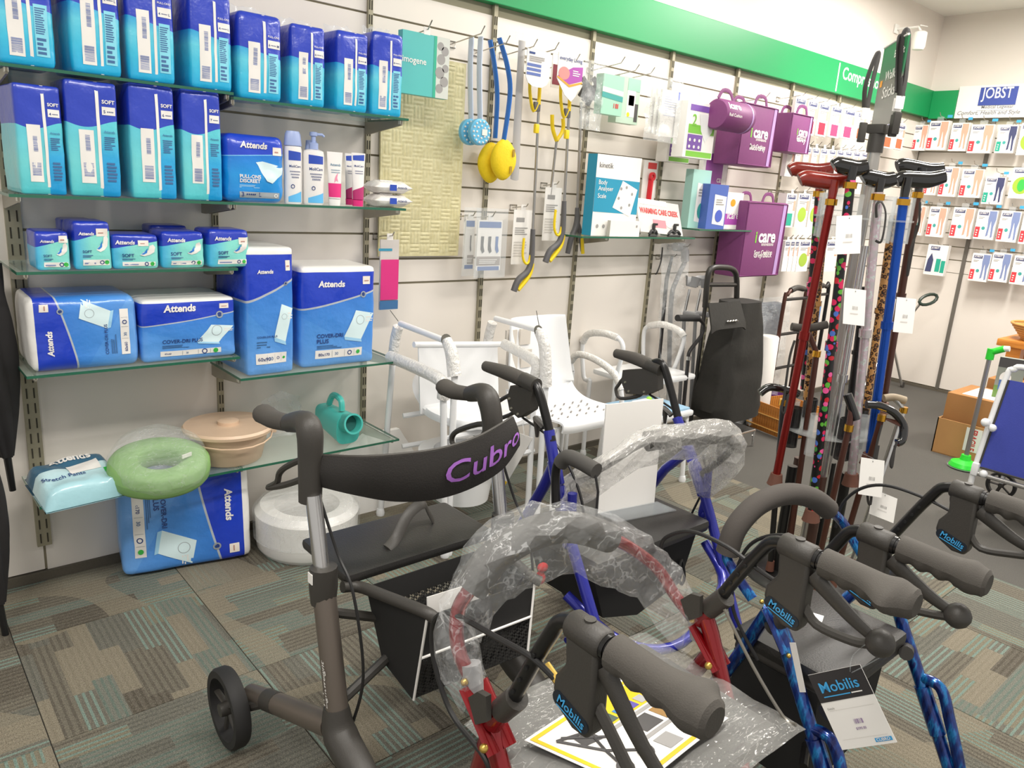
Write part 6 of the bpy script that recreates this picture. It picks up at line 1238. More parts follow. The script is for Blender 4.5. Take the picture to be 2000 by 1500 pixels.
# ---------------------------------------------------------------- red rollator in the foreground
XN, XF_ = .65, 1.12
T = Thing('red_rollator', 'metallic red rollator with its backrest still in plastic wrap', 'rollator', (.88, -2.05, .006))
mobilis_handle(T, XN, aX(1150, 1238, XN), aX(998, 1372, XN), (.17, -.14)); mobilis_handle(T, XF_, aX(1560, 1075, XF_), aX(1402, 1172, XF_), (.15, -.09))
for X_, s_, fp, lg in ((XN, (992, 1375), [(925, 1335), (958, 1420)], [(955, 1410), (985, 1500)]), (XF_, (1398, 1178), [(1362, 1215), (1385, 1270)], [(1388, 1235), (1440, 1390), (1470, 1490)])):
    s = aX(*s_, X_); T.part('clamp_socket', MB().tube([s+V(0, -.018, .022), s+V(0, .012, -.018)], .0185, 14), BP); a, b = pl(X_, *fp)
    T.part('fold_plate', MB().tube([s+V(0, .012, -.018), s+V(0, .03, -.05)], .017, 12).tube([a+V(-.016, 0, .0), b+V(-.016, -.03, -.02)], .012, 8, flat=.5).tube([a+V(.016, 0, .0), b+V(.016, -.03, -.02)], .012, 8, flat=.5), RED); T.part('backrest_socket', MB().tube([a+V(0, .01, .03), a+V(0, -.008, -.03)], .016, 12), PLG); T.part('bolt', MB().ball(b+V(-.028, -.02, -.01), .007), BRASS); T.part('bolt', MB().ball(a+V(-.018, 0, .01), .006), BRASS)
    L = pl(X_, *lg); d = (L[-1]-L[0]).normalized(); e = L[0]+d*((L[0].z-.13)/-d.z); rear = V(X_, -2.3, .13); T.part('rear_leg', MB().tube([s+V(0, .02, -.03), L[0], rear], .0155, 12), RED); T.part('height_lock', MB().tube([L[0].lerp(rear, .32), L[0].lerp(rear, .38)], .021, 12), BP); wheel(T, V(X_, -2.31, .1), .094)
    fe = V(X_+(.02 if X_ == XN else -.02), -1.9, .2); T.part('front_leg', MB().tube([b+V(0, .0, -.01), fe], .015, 12), RED); wheel(T, V(fe.x, -1.935, .1), .094); T.part('front_fork', MB().tube([fe, V(fe.x, -1.935, .1)], .012, 8), BP)
    T.part('thumb_wheel', MB().prism([(-.02, .0), (.0, .022), (.02, .026), (.024, -.014), (.0, -.034)], lambda u, v: s+V(-.03, .035-u, v-.01), lambda u, v: s+V(-.02, .035-u, v-.01)), BP)
RB = [(XN, 925, 1335), (XN-.01, 896, 1270), (.645, 893, 1200), (.66, 918, 1150), (.70, 968, 1085), (.78, 1045, 1040), (.88, 1120, 1030), (.97, 1190, 1050), (1.03, 1235, 1072), (1.09, 1285, 1112), (1.115, 1320, 1165), (XF_, 1362, 1218)]
RP = [aX(x, y, X_) for X_, x, y in RB]; T.part('backrest_tube', MB().tube(RP, .0115, 12, smooth=5), RED); T.part('backrest_foam', MB().tube(RP[3:8], .027, 16, smooth=6), mat('foam_grey'))
sheet_wrap(T, RP, [.022, .032, .034, .036, .04, .042, .042, .04, .036, .034, .036, .03], sd=1, amp=.3, drop=.05)
cb = aX(1090, 1332, XN); T.part('brake_cable', MB().tube([cb]+pl(XN-.01, (1040, 1285), (970, 1245), (905, 1208), (868, 1198), (846, 1220), (848, 1290), (880, 1390), (940, 1470), (960, 1510)), .0045, 8, smooth=6), CAB); T.part('cable_end', MB().tube([cb, cb+V(0, .025, .012)], .006, 8), BRASS)
T.part('brake_cable', MB().tube(pl(XF_, (1530, 1145), (1480, 1112), (1420, 1068), (1350, 1038), (1300, 1050), (1290, 1080)), .004, 8, smooth=6), CAB); T.part('brake_cable', MB().tube(pl(XF_-.02, (1415, 1190), (1470, 1300), (1530, 1400), (1555, 1415)), .003, 6, smooth=4), mat('cable_steel', '#8a867e', .35, .7))
zs = .56; sy0, sy1 = -2.27, -1.97
T.part('seat', MB().box(((XN+XF_)/2, -2.10, zs-.018), (.40, .30, .034), bev=.016), VINYL)
T.part('plastic_cover', MB().sheet(lambda i, j: V(XN+.01+(XF_-XN-.02)*i, -2.28+.34*j, zs+.006+.008*noise.noise(V(i*5, j*5, 2))-.05*max(0, abs(2*i-1)-.86)), 18, 14, .0008), crinkle('seat_plastic', .14, 10, .6, '#d7d6d2'))
# instruction sheet
_l, _t, _r = aZ(1024, 1446, zs+.016), aZ(1219, 1325, zs+.016), aZ(1423, 1403, zs+.016)
LF = lambda a, b, o=.0: _l+(_t-_l)*a+(_r-_t)*(1-b)+V(0, 0, o+.003*math.sin(a*3))
ins = Thing('instruction_sheet', 'white and yellow instruction sheet with rollator pictures lying on the red rollator seat', 'leaflet', LF(.5, .5)); YW = mat('print_sunny', '#e6bd1c', .5)
bs_ = ins.part('sheet', MB().sheet(lambda i, j: LF(i, j), 8, 6, .001), PRW)
def lr(a0, a1, b0, b1, mt, nm='print', o=.0012): ins.part(nm, MB().grid(lambda i, j: LF(a0+(a1-a0)*i, b0+(b1-b0)*j, o), 6, 2), mt, bs_)
for q in ((.02, .98, .93, .97), (.02, .98, .03, .07), (.02, .05, .03, .97), (.95, .98, .03, .97)): lr(*q, YW, 'yellow_border')
lr(.42, .92, .62, .92, YW, 'yellow_block'); lr(.38, .92, .56, .6, GRYP, 'grey_bar'); lr(.38, .92, .3, .34, GRYP, 'grey_bar')
for k, cc in enumerate(('#46584c', '#3f7fb8', '#5a4fa0', '#a8a8a8')): lr(.46+.11*k, .54+.11*k, .64, .74, mat('swatch_'+str(k), cc, .5), 'colour_swatch', .0018)
lr(.52, .7, .36, .54, DGY, 'photo'); lr(.74, .92, .36, .54, mat('photo_brown', '#9a7640', .5), 'photo'); lr(.46, .6, .1, .26, GRYP, 'photo')
m = MB(); f_ = lambda a, b: LF(a, b, .0015)
for a, b in (((.1, .8), (.2, .45)), ((.2, .45), (.14, .25)), ((.2, .45), (.34, .25)), ((.1, .8), (.3, .7)), ((.3, .7), (.2, .45)), ((.14, .8), (.36, .5))): m.tube([f_(*a), f_(*b)], .0025, 5)
for a in ((.14, .22), (.34, .22)): m.lathe([(.008, 0), (.014, 0), (.014, .002), (.008, .002)], Matrix.Translation(f_(*a)), 14)
m.add([f_(.16, .6), f_(.3, .56), f_(.3, .7), f_(.18, .72)], [(0, 1, 2, 3)]); ins.part('rollator_picture', m, DGY, bs_, kind='stuff')
# ---------------------------------------------------------------- marbled blue rollator
XN, XF_ = 1.37, 1.755; mx = lambda x: 1.37+(x-1.46)/.415*.385
T = Thing('marbled_rollator', 'marbled blue rollator with a grey foam backrest arc and hanging price tag', 'rollator', (1.67, -2.1, .006))
mobilis_handle(T, XN, aX(1712, 1050, XN), aX(1545, 1175, XN), (.155, -.082)); mobilis_handle(T, XF_, aX(1888, 962, XF_), aX(1742, 1048, XF_), (.155, -.08))
AB = [(XN, 1470, 1170), (XN, 1430, 1110), (1.465, 1420, 1080), (1.48, 1438, 1030), (1.54, 1480, 985), (1.63, 1535, 965), (1.72, 1585, 972), (1.79, 1618, 995), (1.85, 1645, 1020), (XF_, 1672, 1065), (XF_, 1690, 1095)]
AP = [aX(x, y, X_ if X_ in (XN, XF_) else mx(X_)) for X_, x, y in AB]; T.part('backrest_tube', MB().tube(AP, .0115, 12, smooth=6), MARB); T.part('backrest_foam', MB().tube(AP[2:8], .0245, 18, smooth=6), mat('arc_foam', '#4a4541', .85, bump=.2, bs=500))
for X_, fp, lg in ((XN, (1500, 1200), [(1518, 1215), (1545, 1300), (1608, 1500)]), (XF_, (1712, 1075), [(1738, 1130), (1762, 1220), (1850, 1490)])):
    a = aX(*fp, X_); L = pl(X_, *lg); d = (L[-1]-L[1]).normalized(); e = L[-1]+d*max(0, (L[-1].z-.12)/-d.z) if L[-1].z > .12 else L[-1]; e = V(X_, e.y, max(.12, e.z))
    T.part('rear_leg', MB().tube([L[0], L[1], e], .0145, 14), MARB); T.part('leg_sleeve', MB().tube([L[1].lerp(e, .35), L[1].lerp(e, .62)], .018, 14), MARB); T.part('fold_plate', MB().tube([a+V(-.015, .0, .02), L[1]+V(-.015, .01, .03)], .013, 8, flat=.5).tube([a+V(.015, .0, .02), L[1]+V(.015, .01, .03)], .013, 8, flat=.5), MARB); wheel(T, V(X_, e.y-.01, .092), .086)
    fe = V(X_+(.09 if X_ == XN else -.09), -1.84, .16); T.part('front_leg', MB().tube([L[0]+V(0, .02, .02), L[0].lerp(fe, .5), fe], .0145, 12), MARB); wheel(T, V(fe.x, -1.85, .092), .086); T.part('front_fork', MB().tube([fe, V(fe.x, -1.85, .092)], .011, 8), BP); T.part('lower_loop', MB().tube([L[1].lerp(e, .3), L[1].lerp(e, .36)+V(0, -.035, .02), L[1].lerp(e, .5)+V(0, -.042, 0), L[1].lerp(e, .75)+V(0, -.03, 0), e+V(0, .0, .03)], .0125, 12, smooth=5), MARB)
    T.part('bolt', MB().ball(a+V(-.016, .01, .03), .005), BRASS); T.part('bolt', MB().ball(L[1]+V(-.018, 0, .03), .005), BRASS)
    b = aX(1800, 1110, XN) if X_ == XN else None; T.part('clamp_socket', MB().tube([L[0]+V(0, -.02, .03), L[0]+V(0, .01, -.02)], .0175, 12), BP)
k0 = aX(1630, 1100, XN); T.part('brake_cable', MB().tube(pl(XN, (1655, 1110), (1590, 1075), (1530, 1045), (1470, 1060), (1440, 1110), (1432, 1190), (1480, 1290)), .0038, 8, smooth=6), CAB); T.part('brake_cable', MB().tube(pl(XF_, (1860, 1000), (1800, 970), (1730, 948), (1680, 955), (1645, 985), (1632, 1030)), .0038, 8, smooth=6), CAB)
T.part('size_label', MB().sheet(lambda i, j: aX(1542+12*i, 1255, XN-.0155).lerp(aX(1562+12*i, 1352, XN-.0155), j), 2, 4, .0006), WPR)
sc_ = [aZ(x, y, .47) for x, y in ((1460, 1190), (1620, 1340), (1775, 1265), (1600, 1140))]
T.part('seat', MB().box((XN+.19, -2.085, .462), (.325, .25, .036), bev=.016), VINYL); T.part('seat_edge', MB().box((XN+.19, -2.085, .436), (.315, .24, .028), bev=.012), BP)
p = V(XN+.215, -2.05, .4815); T.part('seat_sticker', MB().box(p, (.045, .04, .001), Matrix.Rotation(R(20), 3, 'Z')).box(p+V(0, 0, .001), (.02, .006, .001), Matrix.Rotation(R(20), 3, 'Z')), WPR)
T.part('under_bag', MB().prism([(XN+.03, .43), (XF_-.03, .43), (XF_-.06, .2), (XN+.06, .17)], lambda a, b: V(a, -2.17, b), lambda a, b: V(a, -1.97, b)), BAGC, smooth=False); T.part('seat_hinge', MB().tube([V(XN+.0, -2.2, .42), V(XN+.06, -2.22, .44)], .016, 10), BP); T.part('seat_hinge', MB().tube([V(XF_, -2.2, .42), V(XF_-.06, -2.22, .44)], .016, 10), BP); T.part('hinge_bolt', MB().lathe([(.009, 0), (.007, .004)], Matrix.Translation(V(XN+.03, -2.236, .43)) @ Matrix.Rotation(R(90), 4, 'X'), 14), BRASS); T.part('cross_bar', MB().tube([V(XN, -2.18, .28), V(XF_, -2.0, .38)], .009, 8), BT)
# hanging price tag
lb = aX(1722, 1255, 1.12); tgO = aX(1645, 1465, 1.125); tgR = aX(1752, 1450, 1.14); tgT = aX(1610, 1343, 1.125)
U = tgR-tgO; W = tgT-tgO; W = W-U*(W.dot(U)/U.length_squared); W = W.normalized()*(U.length*1.35)
c = Card('price_tag', 'white swing tag with a dark header reading Mobilis, tied to a brake lever', 'tag', tgO, U, W, .0012, PRW, pname='card'); c.rect(0, 1, .62, 1, mat('tag_dark', '#2d2a2b', .5), 'header_panel'); c.text('Mobilis', .12, .74, LBL, wid=.72, off=.002); c.rect(.12, .62, .68, .695, LBL, 'underline', .0016); c.rect(.64, .84, .68, .695, WPR, 'underline', .0016)
c.text('Details', .08, .52, GRYP, h=.025); c.lines(.45, .62, .3, .36, 9, mat('barcode_violet', '#8b6f9c', .5), name='barcode', vert=True, fill=.5); c.text('$390.00', .43, .22, mat('barcode_violet'), h=.03); c.rect(.1, .92, .5, .503, mat('print_faint')); c.rect(.1, .92, .12, .123, mat('print_faint')); c.rect(.66, .96, .04, .09, LBL, 'brand_box'); c.text('CUBRO', .69, .05, PRW, wid=.24, off=.002)
tp = c.at(.78, .94); c.T.part('tie', MB().tube([tp, tp.lerp(lb, .4)+V(0, .015, 0), lb+V(-.015, .01, 0), lb+V(0, -.01, -.01), tp.lerp(lb, .5)+V(0, -.012, 0), tp+V(0, -.003, 0)], .0009, 5, smooth=6), CLEARF)
# ================================================================ walking stick stand
def aD(x, y, d): return CAM+ray(x, y)*d
def vl(p1, d1, p2):
    """near-vertical shaft: depth of the lower pixel follows from the upper one"""
    a = aD(*p1, d1); r2 = ray(*p2); d2 = (d1+.252*(a.z-CAM.z))/(1+.252*r2.z); return a, CAM+r2*d2
PX, PY = 2.67, -1.49
SPOLE = mat('stand_pole', '#b5b1ab', .3, .7)
T = Thing('stick_stand', 'tall silver pole stand with clear holders for walking sticks', 'stand', (PX, PY, .006))
T.part('pole', MB().tube([V(PX, PY, .03), V(PX, PY, 1.66)], .021, 18), SPOLE); T.part('base', MB().lathe([(.001, .03), (.05, .03), (.2, .02), (.22, .006), (.001, .006)], Matrix.Translation(V(PX, PY, 0)), 36), BT); T.part('sign_socket', MB().box((PX, PY, 1.655), (.055, .055, .03), bev=.004).lathe([(.026, 1.58), (.026, 1.645)], Matrix.Translation(V(PX, PY, 0)), 16), BP)
CLR = mat('clear_acrylic', '#dfe3e2', .06, alpha=.22, spec=.7)
for z, r0, n_ in ((1.36, .13, 8), (.60, .13, 8)):
    T.part('holder_ring', MB().lathe([(.03, 0), (r0+.03, 0), (r0+.03, .006), (.03, .006), (.03, 0)], Matrix.Translation(V(PX, PY, z)), 36), CLR)
    for k in range(n_):
        a = 2*math.pi*k/n_+.2; c_ = V(PX+math.cos(a)*r0, PY+math.sin(a)*r0, z-.07); T.part('holder_tube', MB().lathe([(.024, 0), (.024, .15), (.026, .15), (.026, 0), (.024, 0)], Matrix.Translation(c_), 16), CLR if k % 2 == 0 or z > 1 else mat('smoked_acrylic', '#2a2a2a', .1, alpha=.75))
for k in range(5): a = 2*math.pi*k/5; T.part('lower_post', MB().tube([V(PX+math.cos(a)*.1, PY+math.sin(a)*.1, .02), V(PX+math.cos(a)*.1, PY+math.sin(a)*.1, .45)], .018, 12), (BT, mat('post_brown', '#4a3028', .35))[k % 2])
# sign board on the pole
tl, tr, br_, bl = aD(1720, 103, 2.74), aD(1752, 76, 2.53), aD(1744, 238, 2.53), aD(1700, 252, 2.74)
t = NT('stick_sign_print', .35); u = t.n('UVMap'); s_ = t.n('SeparateXYZ'); t.l(u.outputs[0], s_.inputs[0]); t.color(t.ramp(s_.outputs[1], [(0, '#9a9a92'), (.35, '#7d8079'), (.55, '#6d6a62'), (.62, '#2f6b4a'), (1, '#2a7a4c')])); SGN = t.m
O, U, W = bl, br_-bl, V(0, 0, .27); c = Card('stick_sign', 'green and grey walking sticks sign edge-on above the stand', 'sign', O+V(0, 0, .0), U, W, .006, SGN, pname='board')
c.text('Benefit', .55, .8, WPR, wid=.42); c.text('Walking', .3, .52, WPR, wid=.66); c.text('Sticks', .3, .34, WPR, wid=.55); c.rect(.1, .2, .5, .58, mat('print_orange'))
c.T.part('rim', MB().tube([c.at(0, 1, 0), c.at(.5, 1.01, 0), c.at(1, 1, 0)], .004, 6), WPR)
me_ = c.body.data; uv = me_.uv_layers.new(name='UVMap')
for l in me_.loops: v = me_.vertices[l.vertex_index].co+c.T.org; uv.data[l.index].uv = (.5, (v.z-O.z)/.27)
STRP = mat('strap_black', '#2c2927', .7)
def strap(ps, d, lab, clip):
    P = [aD(x, y, d) for x, y in ps]; t = Thing('wrist_strap', lab, 'strap', P[0], 'wrist straps hung over the sign'); t.part('webbing', MB().tube(P, .009, 8, flat=.35, smooth=5), STRP)
    q = aD(*clip, d); t.part('paper_tag', MB().box(q, (.03, .004, .04), Matrix.Rotation(R(-35), 3, 'Z')), WPR); t.part('buckle', MB().box(q-V(0, 0, .065), (.026, .016, .07), Matrix.Rotation(R(-35), 3, 'Z'), bev=.004), BP)
strap([(1757, 190), (1760, 110), (1764, 70), (1772, 56), (1776, 75), (1770, 150), (1762, 190)], 2.5, 'black wrist strap looped over the near edge of the stick sign', (1757, 200))
strap([(1762, 190), (1765, 120), (1763, 80), (1757, 72), (1754, 90), (1750, 180)], 2.51, 'second black wrist strap looped over the near edge of the sign', (1753, 205))
strap([(1688, 210), (1690, 170), (1702, 130), (1714, 103), (1716, 110), (1704, 160), (1694, 210)], 2.78, 'black wrist strap looped over the far edge of the stick sign', (1690, 222))
# ---- sticks
t = NT('floral_shaft', .3); tc = t.n('TexCoord'); v = t.n('TexVoronoi'); v.inputs['Scale'].default_value = 46; t.l(tc.outputs['Object'], v.inputs['Vector']); sc = t.n('SeparateColor'); t.l(v.outputs['Color'], sc.inputs[0]); pet = t.ramp(sc.outputs[0], [(0, '#d6245a'), (.3, '#5fae3a'), (.45, '#e85a9a'), (.6, '#c21f2c'), (.75, '#3f8f3a'), (.88, '#4b6fc0')], 'CONSTANT'); t.color(t.mix(t.math('LESS_THAN', v.outputs['Distance'], .48), '#141313', pet)); FLOR = t.m
t = NT('leopard_shaft', .3); tc = t.n('TexCoord'); v = t.n('TexVoronoi'); v.inputs['Scale'].default_value = 75; t.l(tc.outputs['Object'], v.inputs['Vector']); t.color(t.ramp(v.outputs['Distance'], [(0, '#8a5a2e'), (.3, '#2a1a12'), (.52, '#c08d52')], 'CONSTANT')); LEO = t.m
t = NT('pearl_shaft', .25, .5); tc = t.n('TexCoord'); n = t.noise(tc.outputs['Object'], 45, 3); t.color(t.ramp(n.outputs[0], [(.4, '#b9b5b4'), (.56, '#c9b3bd'), (.62, '#c9d6cf'), (.7, '#bcb8b6')])); PEARL = t.m
REDS = mat('stick_red', '#85201b', .25, .6); BLUES = mat('stick_blue', '#1d4fae', .22, .6); BRWN = mat('stick_brown', '#4a2a20', .3, .2); WOODR = mat('handle_redwood', '#7d1d12', .25, coat=.6, var=.2, vs=50); HBLK = mat('handle_black', '#191817', .15, coat=.7); GOLD = mat('collar_gold', '#d6a03a', .2, .95); FERR = mat('ferrule_brown', '#6a4436', .6); SILT = MATS['silver_tube']
def stick(lab, h0, h1, neck, tip, d, hm, sm, r=.0135, collar=GOLD, low=None, ferr=FERR, foot=True):
    """h0,h1 handle ends; neck where the shaft meets the handle; tip lower visible end (pixels)"""
    a, b = vl(neck, d, tip); t = Thing('walking_stick', lab, 'walking stick', b, 'walking sticks in the stand')
    if foot: b = a+(b-a)*((a.z-(.20 if low is None else low))/(a.z-b.z)) if (low is not None) else b
    sh = t.part('shaft', MB().tube([a, b], r, 12), sm); mid = a.lerp(b, .45)
    t.part('adjuster', MB().tube([mid, mid.lerp(b, .05)], r*1.35, 12), sm)
    if h0:
        p0, p1 = aD(*h0, d+.005), aD(*h1, d-.005); nk = a+V(0, 0, .02); cx = p0.lerp(p1, .35)
        t.part('handle', MB().tube([p0, p0.lerp(p1, .12)+V(0, 0, .006), p0.lerp(p1, .4)-V(0, 0, .001), p0.lerp(p1, .7)-V(0, 0, .007), p1], [.016, .019, .02, .0195, .016], 12, smooth=5, flat=1.35), hm); t.part('handle_neck', MB().tube([V(nk.x, nk.y, (p0.z+p1.z)/2), nk, a-V(0, 0, .01)], [.016, .015, .013], 12), hm)
        if collar: t.part('collar', MB().tube([a-V(0, 0, .006), a-V(0, 0, .026)], r*1.45, 14), collar)
    if ferr: t.part('ferrule', MB().tube([b+(a-b).normalized()*.03, b, b-(a-b).normalized()*.012], [r*1.5, r*1.9, r*2.1], 12), ferr)
    return t
stick('stick with a polished redwood handle and bright red shaft', (1562, 352), (1654, 350), (1625, 385), (1514, 940), 2.5, WOODR, REDS)
stick('floral stick with a redwood handle behind the red one', (1542, 334), (1625, 328), (1600, 370), (1570, 760), 2.74, WOODR, FLOR, ferr=None)
stick('black handled stick whose shaft is covered in pink flowers', (1628, 326), (1694, 324), (1662, 352), (1584, 1010), 2.44, HBLK, FLOR, r=.015)
stick('black handled stick with a pearly silver shaft in front', (1684, 350), (1748, 348), (1716, 375), (1662, 940), 2.46, HBLK, PEARL, r=.015)
stick('long black handled stick with a bright blue shaft', (1750, 354), (1845, 344), (1766, 385), (1697, 900), 2.5, HBLK, BLUES, r=.015)
stick('black handled stick with a brown shaft behind the blue one', (1752, 326), (1842, 330), (1794, 372), (1722, 800), 2.72, HBLK, BRWN)
stick('leopard print stick between the pearly and blue ones', None, None, (1745, 420), (1690, 810), 2.68, HBLK, LEO, ferr=None)
stick('plain black stick standing behind the pearly one', None, None, (1690, 560), (1655, 830), 2.75, HBLK, BT, ferr=None)
stick('plain silver stick behind the white price cards', None, None, (1688, 480), (1598, 1010), 2.56, HBLK, SILT, r=.0145, ferr=None)
stick('brown patterned stick beside the red shaft', None, None, (1612, 420), (1575, 780), 2.66, HBLK, LEO, ferr=None)
# lower tier: handles at knee height
def low_stick(lab, h, neck, d, hm, sm, crook=False):
    P = [aD(x, y, d) for x, y in h]; a = aD(*neck, d); b = V(a.x+(PX-a.x)*.3, a.y+(PY-a.y)*.3, .04); t = Thing('walking_stick', lab, 'walking stick', b, 'short sticks in the lower holders')
    t.part('handle', MB().tube(P, .0145, 12, smooth=5), hm); t.part('shaft', MB().tube([P[len(P)//2] if not crook else P[0], a, b], .0105, 10), sm); t.part('collar', MB().tube([a+V(0, 0, .01), a-V(0, 0, .012)], .0145, 12), GOLD); t.part('ferrule', MB().lathe([(.016, -.01), (.013, .03)], Matrix.Translation(b), 12), FERR)
    return t
low_stick('short black stick whose handle ends in a downward curve', [(1692, 790), (1715, 792), (1745, 805), (1764, 830), (1762, 858), (1752, 865)], (1722, 815), 2.62, HBLK, BRWN)
low_stick('short stick with a film-wrapped dark handle pointing forward', [(1655, 770), (1664, 795), (1672, 820)], (1658, 835), 2.5, HBLK, BRWN)
low_stick('short stick with a tan film-wrapped grip behind the blue shaft', [(1726, 778), (1745, 776), (1768, 782)], (1765, 800), 2.85, mat('grip_tan', '#9a8a72', .6), SILT)
low_stick('short black stick lying low towards the basket', [(1484, 768), (1505, 756), (1545, 764), (1560, 770)], (1530, 785), 2.75, HBLK, BT)
low_stick('short stick with a grey foam grip beside the red shaft', [(1546, 638), (1575, 641), (1615, 634)], (1595, 690), 2.7, GF, BRWN)
for (pts, d, lab) in (([(1712, 425), (1712, 400), (1722, 395), (1730, 420), (1722, 470), (1710, 470)], 2.44, 'black wrist loop around the pearly stick'), ([(1552, 665), (1542, 700), (1532, 770), (1526, 800), (1532, 806), (1540, 770)], 2.58, 'black wrist loop hanging by the red shaft'), ([(1797, 395), (1794, 440), (1778, 490), (1772, 540), (1780, 500), (1790, 440)], 2.7, 'black wrist loop behind the blue stick'), ([(1752, 862), (1740, 900), (1742, 912), (1748, 870)], 2.6, 'black wrist loop under the curved handle'), ([(1722, 830), (1712, 870), (1695, 960), (1700, 985), (1706, 930), (1716, 870)], 2.62, 'long black wrist loop in front of the price cards')):
    P = [aD(x, y, d) for x, y in pts]; solo('wrist_loop', lab, 'strap', MB().tube(P, .0045, 6, smooth=5, flat=.5), STRP, org=P[0], group='wrist loops on the sticks')
for (q, d, lab) in (([(1634, 422), (1688, 420), (1680, 495), (1630, 497)], 2.44, 'white price card hanging highest among the sticks'), ([(1650, 562), (1693, 560), (1688, 637), (1646, 632)], 2.42, 'white price card on the pearly stick'), ([(1752, 580), (1792, 582), (1782, 652), (1744, 648)], 2.55, 'white price card behind the blue stick'), ([(1682, 893), (1735, 897), (1722, 972), (1676, 965)], 2.6, 'white price card low on the stand'), ([(1705, 955), (1756, 960), (1745, 1022), (1697, 1003)], 2.7, 'white price card hanging lowest on the stand')):
    tl, tr, br_, bl = [aD(x, y, d) for x, y in q]; U = (br_-bl); W = tl-bl; c = Card('price_card', lab, 'card', bl, U, W, .001, PRW, group='white price cards on the sticks'); c.lines(.4, .65, .42, .52, 8, GRYP, name='barcode', vert=True); c.lines(.3, .75, .3, .36, 1, mat('print_faint')); c.oval(.5, .93, .02, .014, DGY, 'punch_hole'); c.T.part('tie', MB().tube([c.at(.5, .94), c.at(.5, 1.02), c.at(.5, 1.1)+FW*.09], .0012, 5), CLEARF)
# ================================================================ far right corner of the floor
CBD = mat('cardboard', '#b98a56', .75, var=.07, vs=12); CBD2 = mat('cardboard_dark', '#a1713f', .75, var=.08, vs=12)
bx, by0, by1, bz = 4.86, -1.50, -1.13, .215
t = Thing('cardboard_box', 'open brown cardboard box with a red fragile label on the grey carpet', 'box', (bx+.22, (by0+by1)/2, .0))
for nm, a in (('front_panel', (bx, bx+.006, by0, by1, .002, bz)), ('back_panel', (bx+.434, bx+.44, by0, by1, .002, bz)), ('side_panel', (bx, bx+.44, by0, by0+.006, .002, bz)), ('side_panel', (bx, bx+.44, by1-.006, by1, .002, bz)), ('base_panel', (bx, bx+.44, by0, by1, 0.0, .004))): t.part(nm, MB().bb(*a), CBD, smooth=False)
lb_ = t.part('fragile_label', MB().bb(bx-.0015, bx-.0005, by1-.25, by1-.165, .06, .2), WPR, smooth=False); m = MB(); put_text(m, 'FRAGILE', lambda x, y: V(bx-.002, by1-.19-y, .192-x), wid=.125, h=.034, bold=.03); t.part('label_lettering', m, mat('print_red'), lb_, smooth=False)
t = Thing('parcel', 'taller brown parcel with a white top label set inside the open box', 'parcel', (bx+.23, -1.31, .006)); t.part('carton', MB().box((bx+.23, -1.31, .19), (.38, .34, .36), bev=.004), CBD2); t.part('top_label', MB().box((bx+.23, -1.33, .371), (.3, .25, .001)), WPR); 
O = V(5.04, -1.33, .3725); U = V(.03, -.13, 0); c = Card('picture_box', 'slim upright box picturing a gardener, standing on the parcel', 'box', O, U, V(0, 0, .24), .04, mat('photo_grey', '#8e938a', .5)); c.rect(0, 1, .76, 1, DGY); c.rect(0, 1, 0, .3, mat('photo_green', '#6d8f4a', .5)); c.oval(.35, .5, .22, .16, WPR, 'figure_picture'); c.rect(.15, .45, .2, .45, SLB, 'figure_picture', .0018); c.oval(.75, .3, .15, .12, WPR)
LIME = mat('lime_plastic', '#33d63a', .35); pc_ = V(4.70, -1.37, .006)
t = Thing('suction_pole', 'grey pole with lime green suction base and handle, in front of the cardboard box', 'pole', pc_); t.part('suction_base', MB().lathe([(.075, 0), (.08, .008), (.07, .03), (.03, .045), (.024, .075), (.001, .075)], Matrix.Translation(pc_), 28), LIME); t.part('suction_lip', MB().lathe([(.082, 0), (.084, .003), (.07, .006)], Matrix.Translation(pc_), 28), CLR)
top = V(4.70, -1.375, .70); t.part('pole', MB().tube([pc_+V(0, 0, .07), top], .0125, 12), ALU); t.part('top_joint', MB().tube([top-V(0, 0, .06), top+V(0, 0, .0)], .021, 12).tube([top-V(0, 0, .02), top+V(.0, -.06, .012)], .018, 12), LIME); t.part('end_cap', MB().tube([top+V(.0, -.058, .012), top+V(0, -.085, .016)], .015, 12), WPR)
# wooden stand with basket
WD = NT('orange_wood', .4); tc = WD.n('TexCoord'); mp = WD.n('Mapping'); mp.inputs['Scale'].default_value = (3, 3, 30); WD.l(tc.outputs['Object'], mp.inputs[0]); n = WD.noise(mp.outputs[0], 2, 3); WD.color(WD.ramp(n.outputs[0], [(.3, '#b9722a'), (.7, '#d68f3f')])); WD = WD.m
sx, sy = 5.6, -1.14; t = Thing('wooden_stand', 'orange wooden display stand at the edge of the far wall', 'stand', (sx+.2, sy-.25, .006)); t.part('top', MB().bb(sx-.03, sx+.45, sy-.6, sy, .60, .645, bev=.005), WD)
for x, y in ((sx+.04, sy-.1), (sx+.38, sy-.1), (sx+.04, sy-.54), (sx+.38, sy-.54)): t.part('leg', MB().bb(x-.05, x+.03, y-.04, y+.04, .006, .6), WD)
t.part('shelf', MB().bb(sx, sx+.42, sy-.57, sy-.07, .3, .33), WD)
bk = V(sx+.14, sy-.19, .645); t = Thing('wicker_basket', 'round tan wicker basket on top of the wooden stand', 'basket', bk)
for k in range(7): t.part('coil', MB().tube([bk+V(math.cos(a)*(.10+.012*k), math.sin(a)*(.10+.012*k), .009+.0155*k) for a in [2*math.pi*q/28 for q in range(28)]], .0085, 8, closed=True), mat('wicker_tan', '#c99652', .6, var=.15, vs=80))
t.part('bottom', MB().lathe([(.001, .001), (.1, .001), (.1, .006), (.001, .006)], Matrix.Translation(bk), 24), MATS['wicker_tan'])
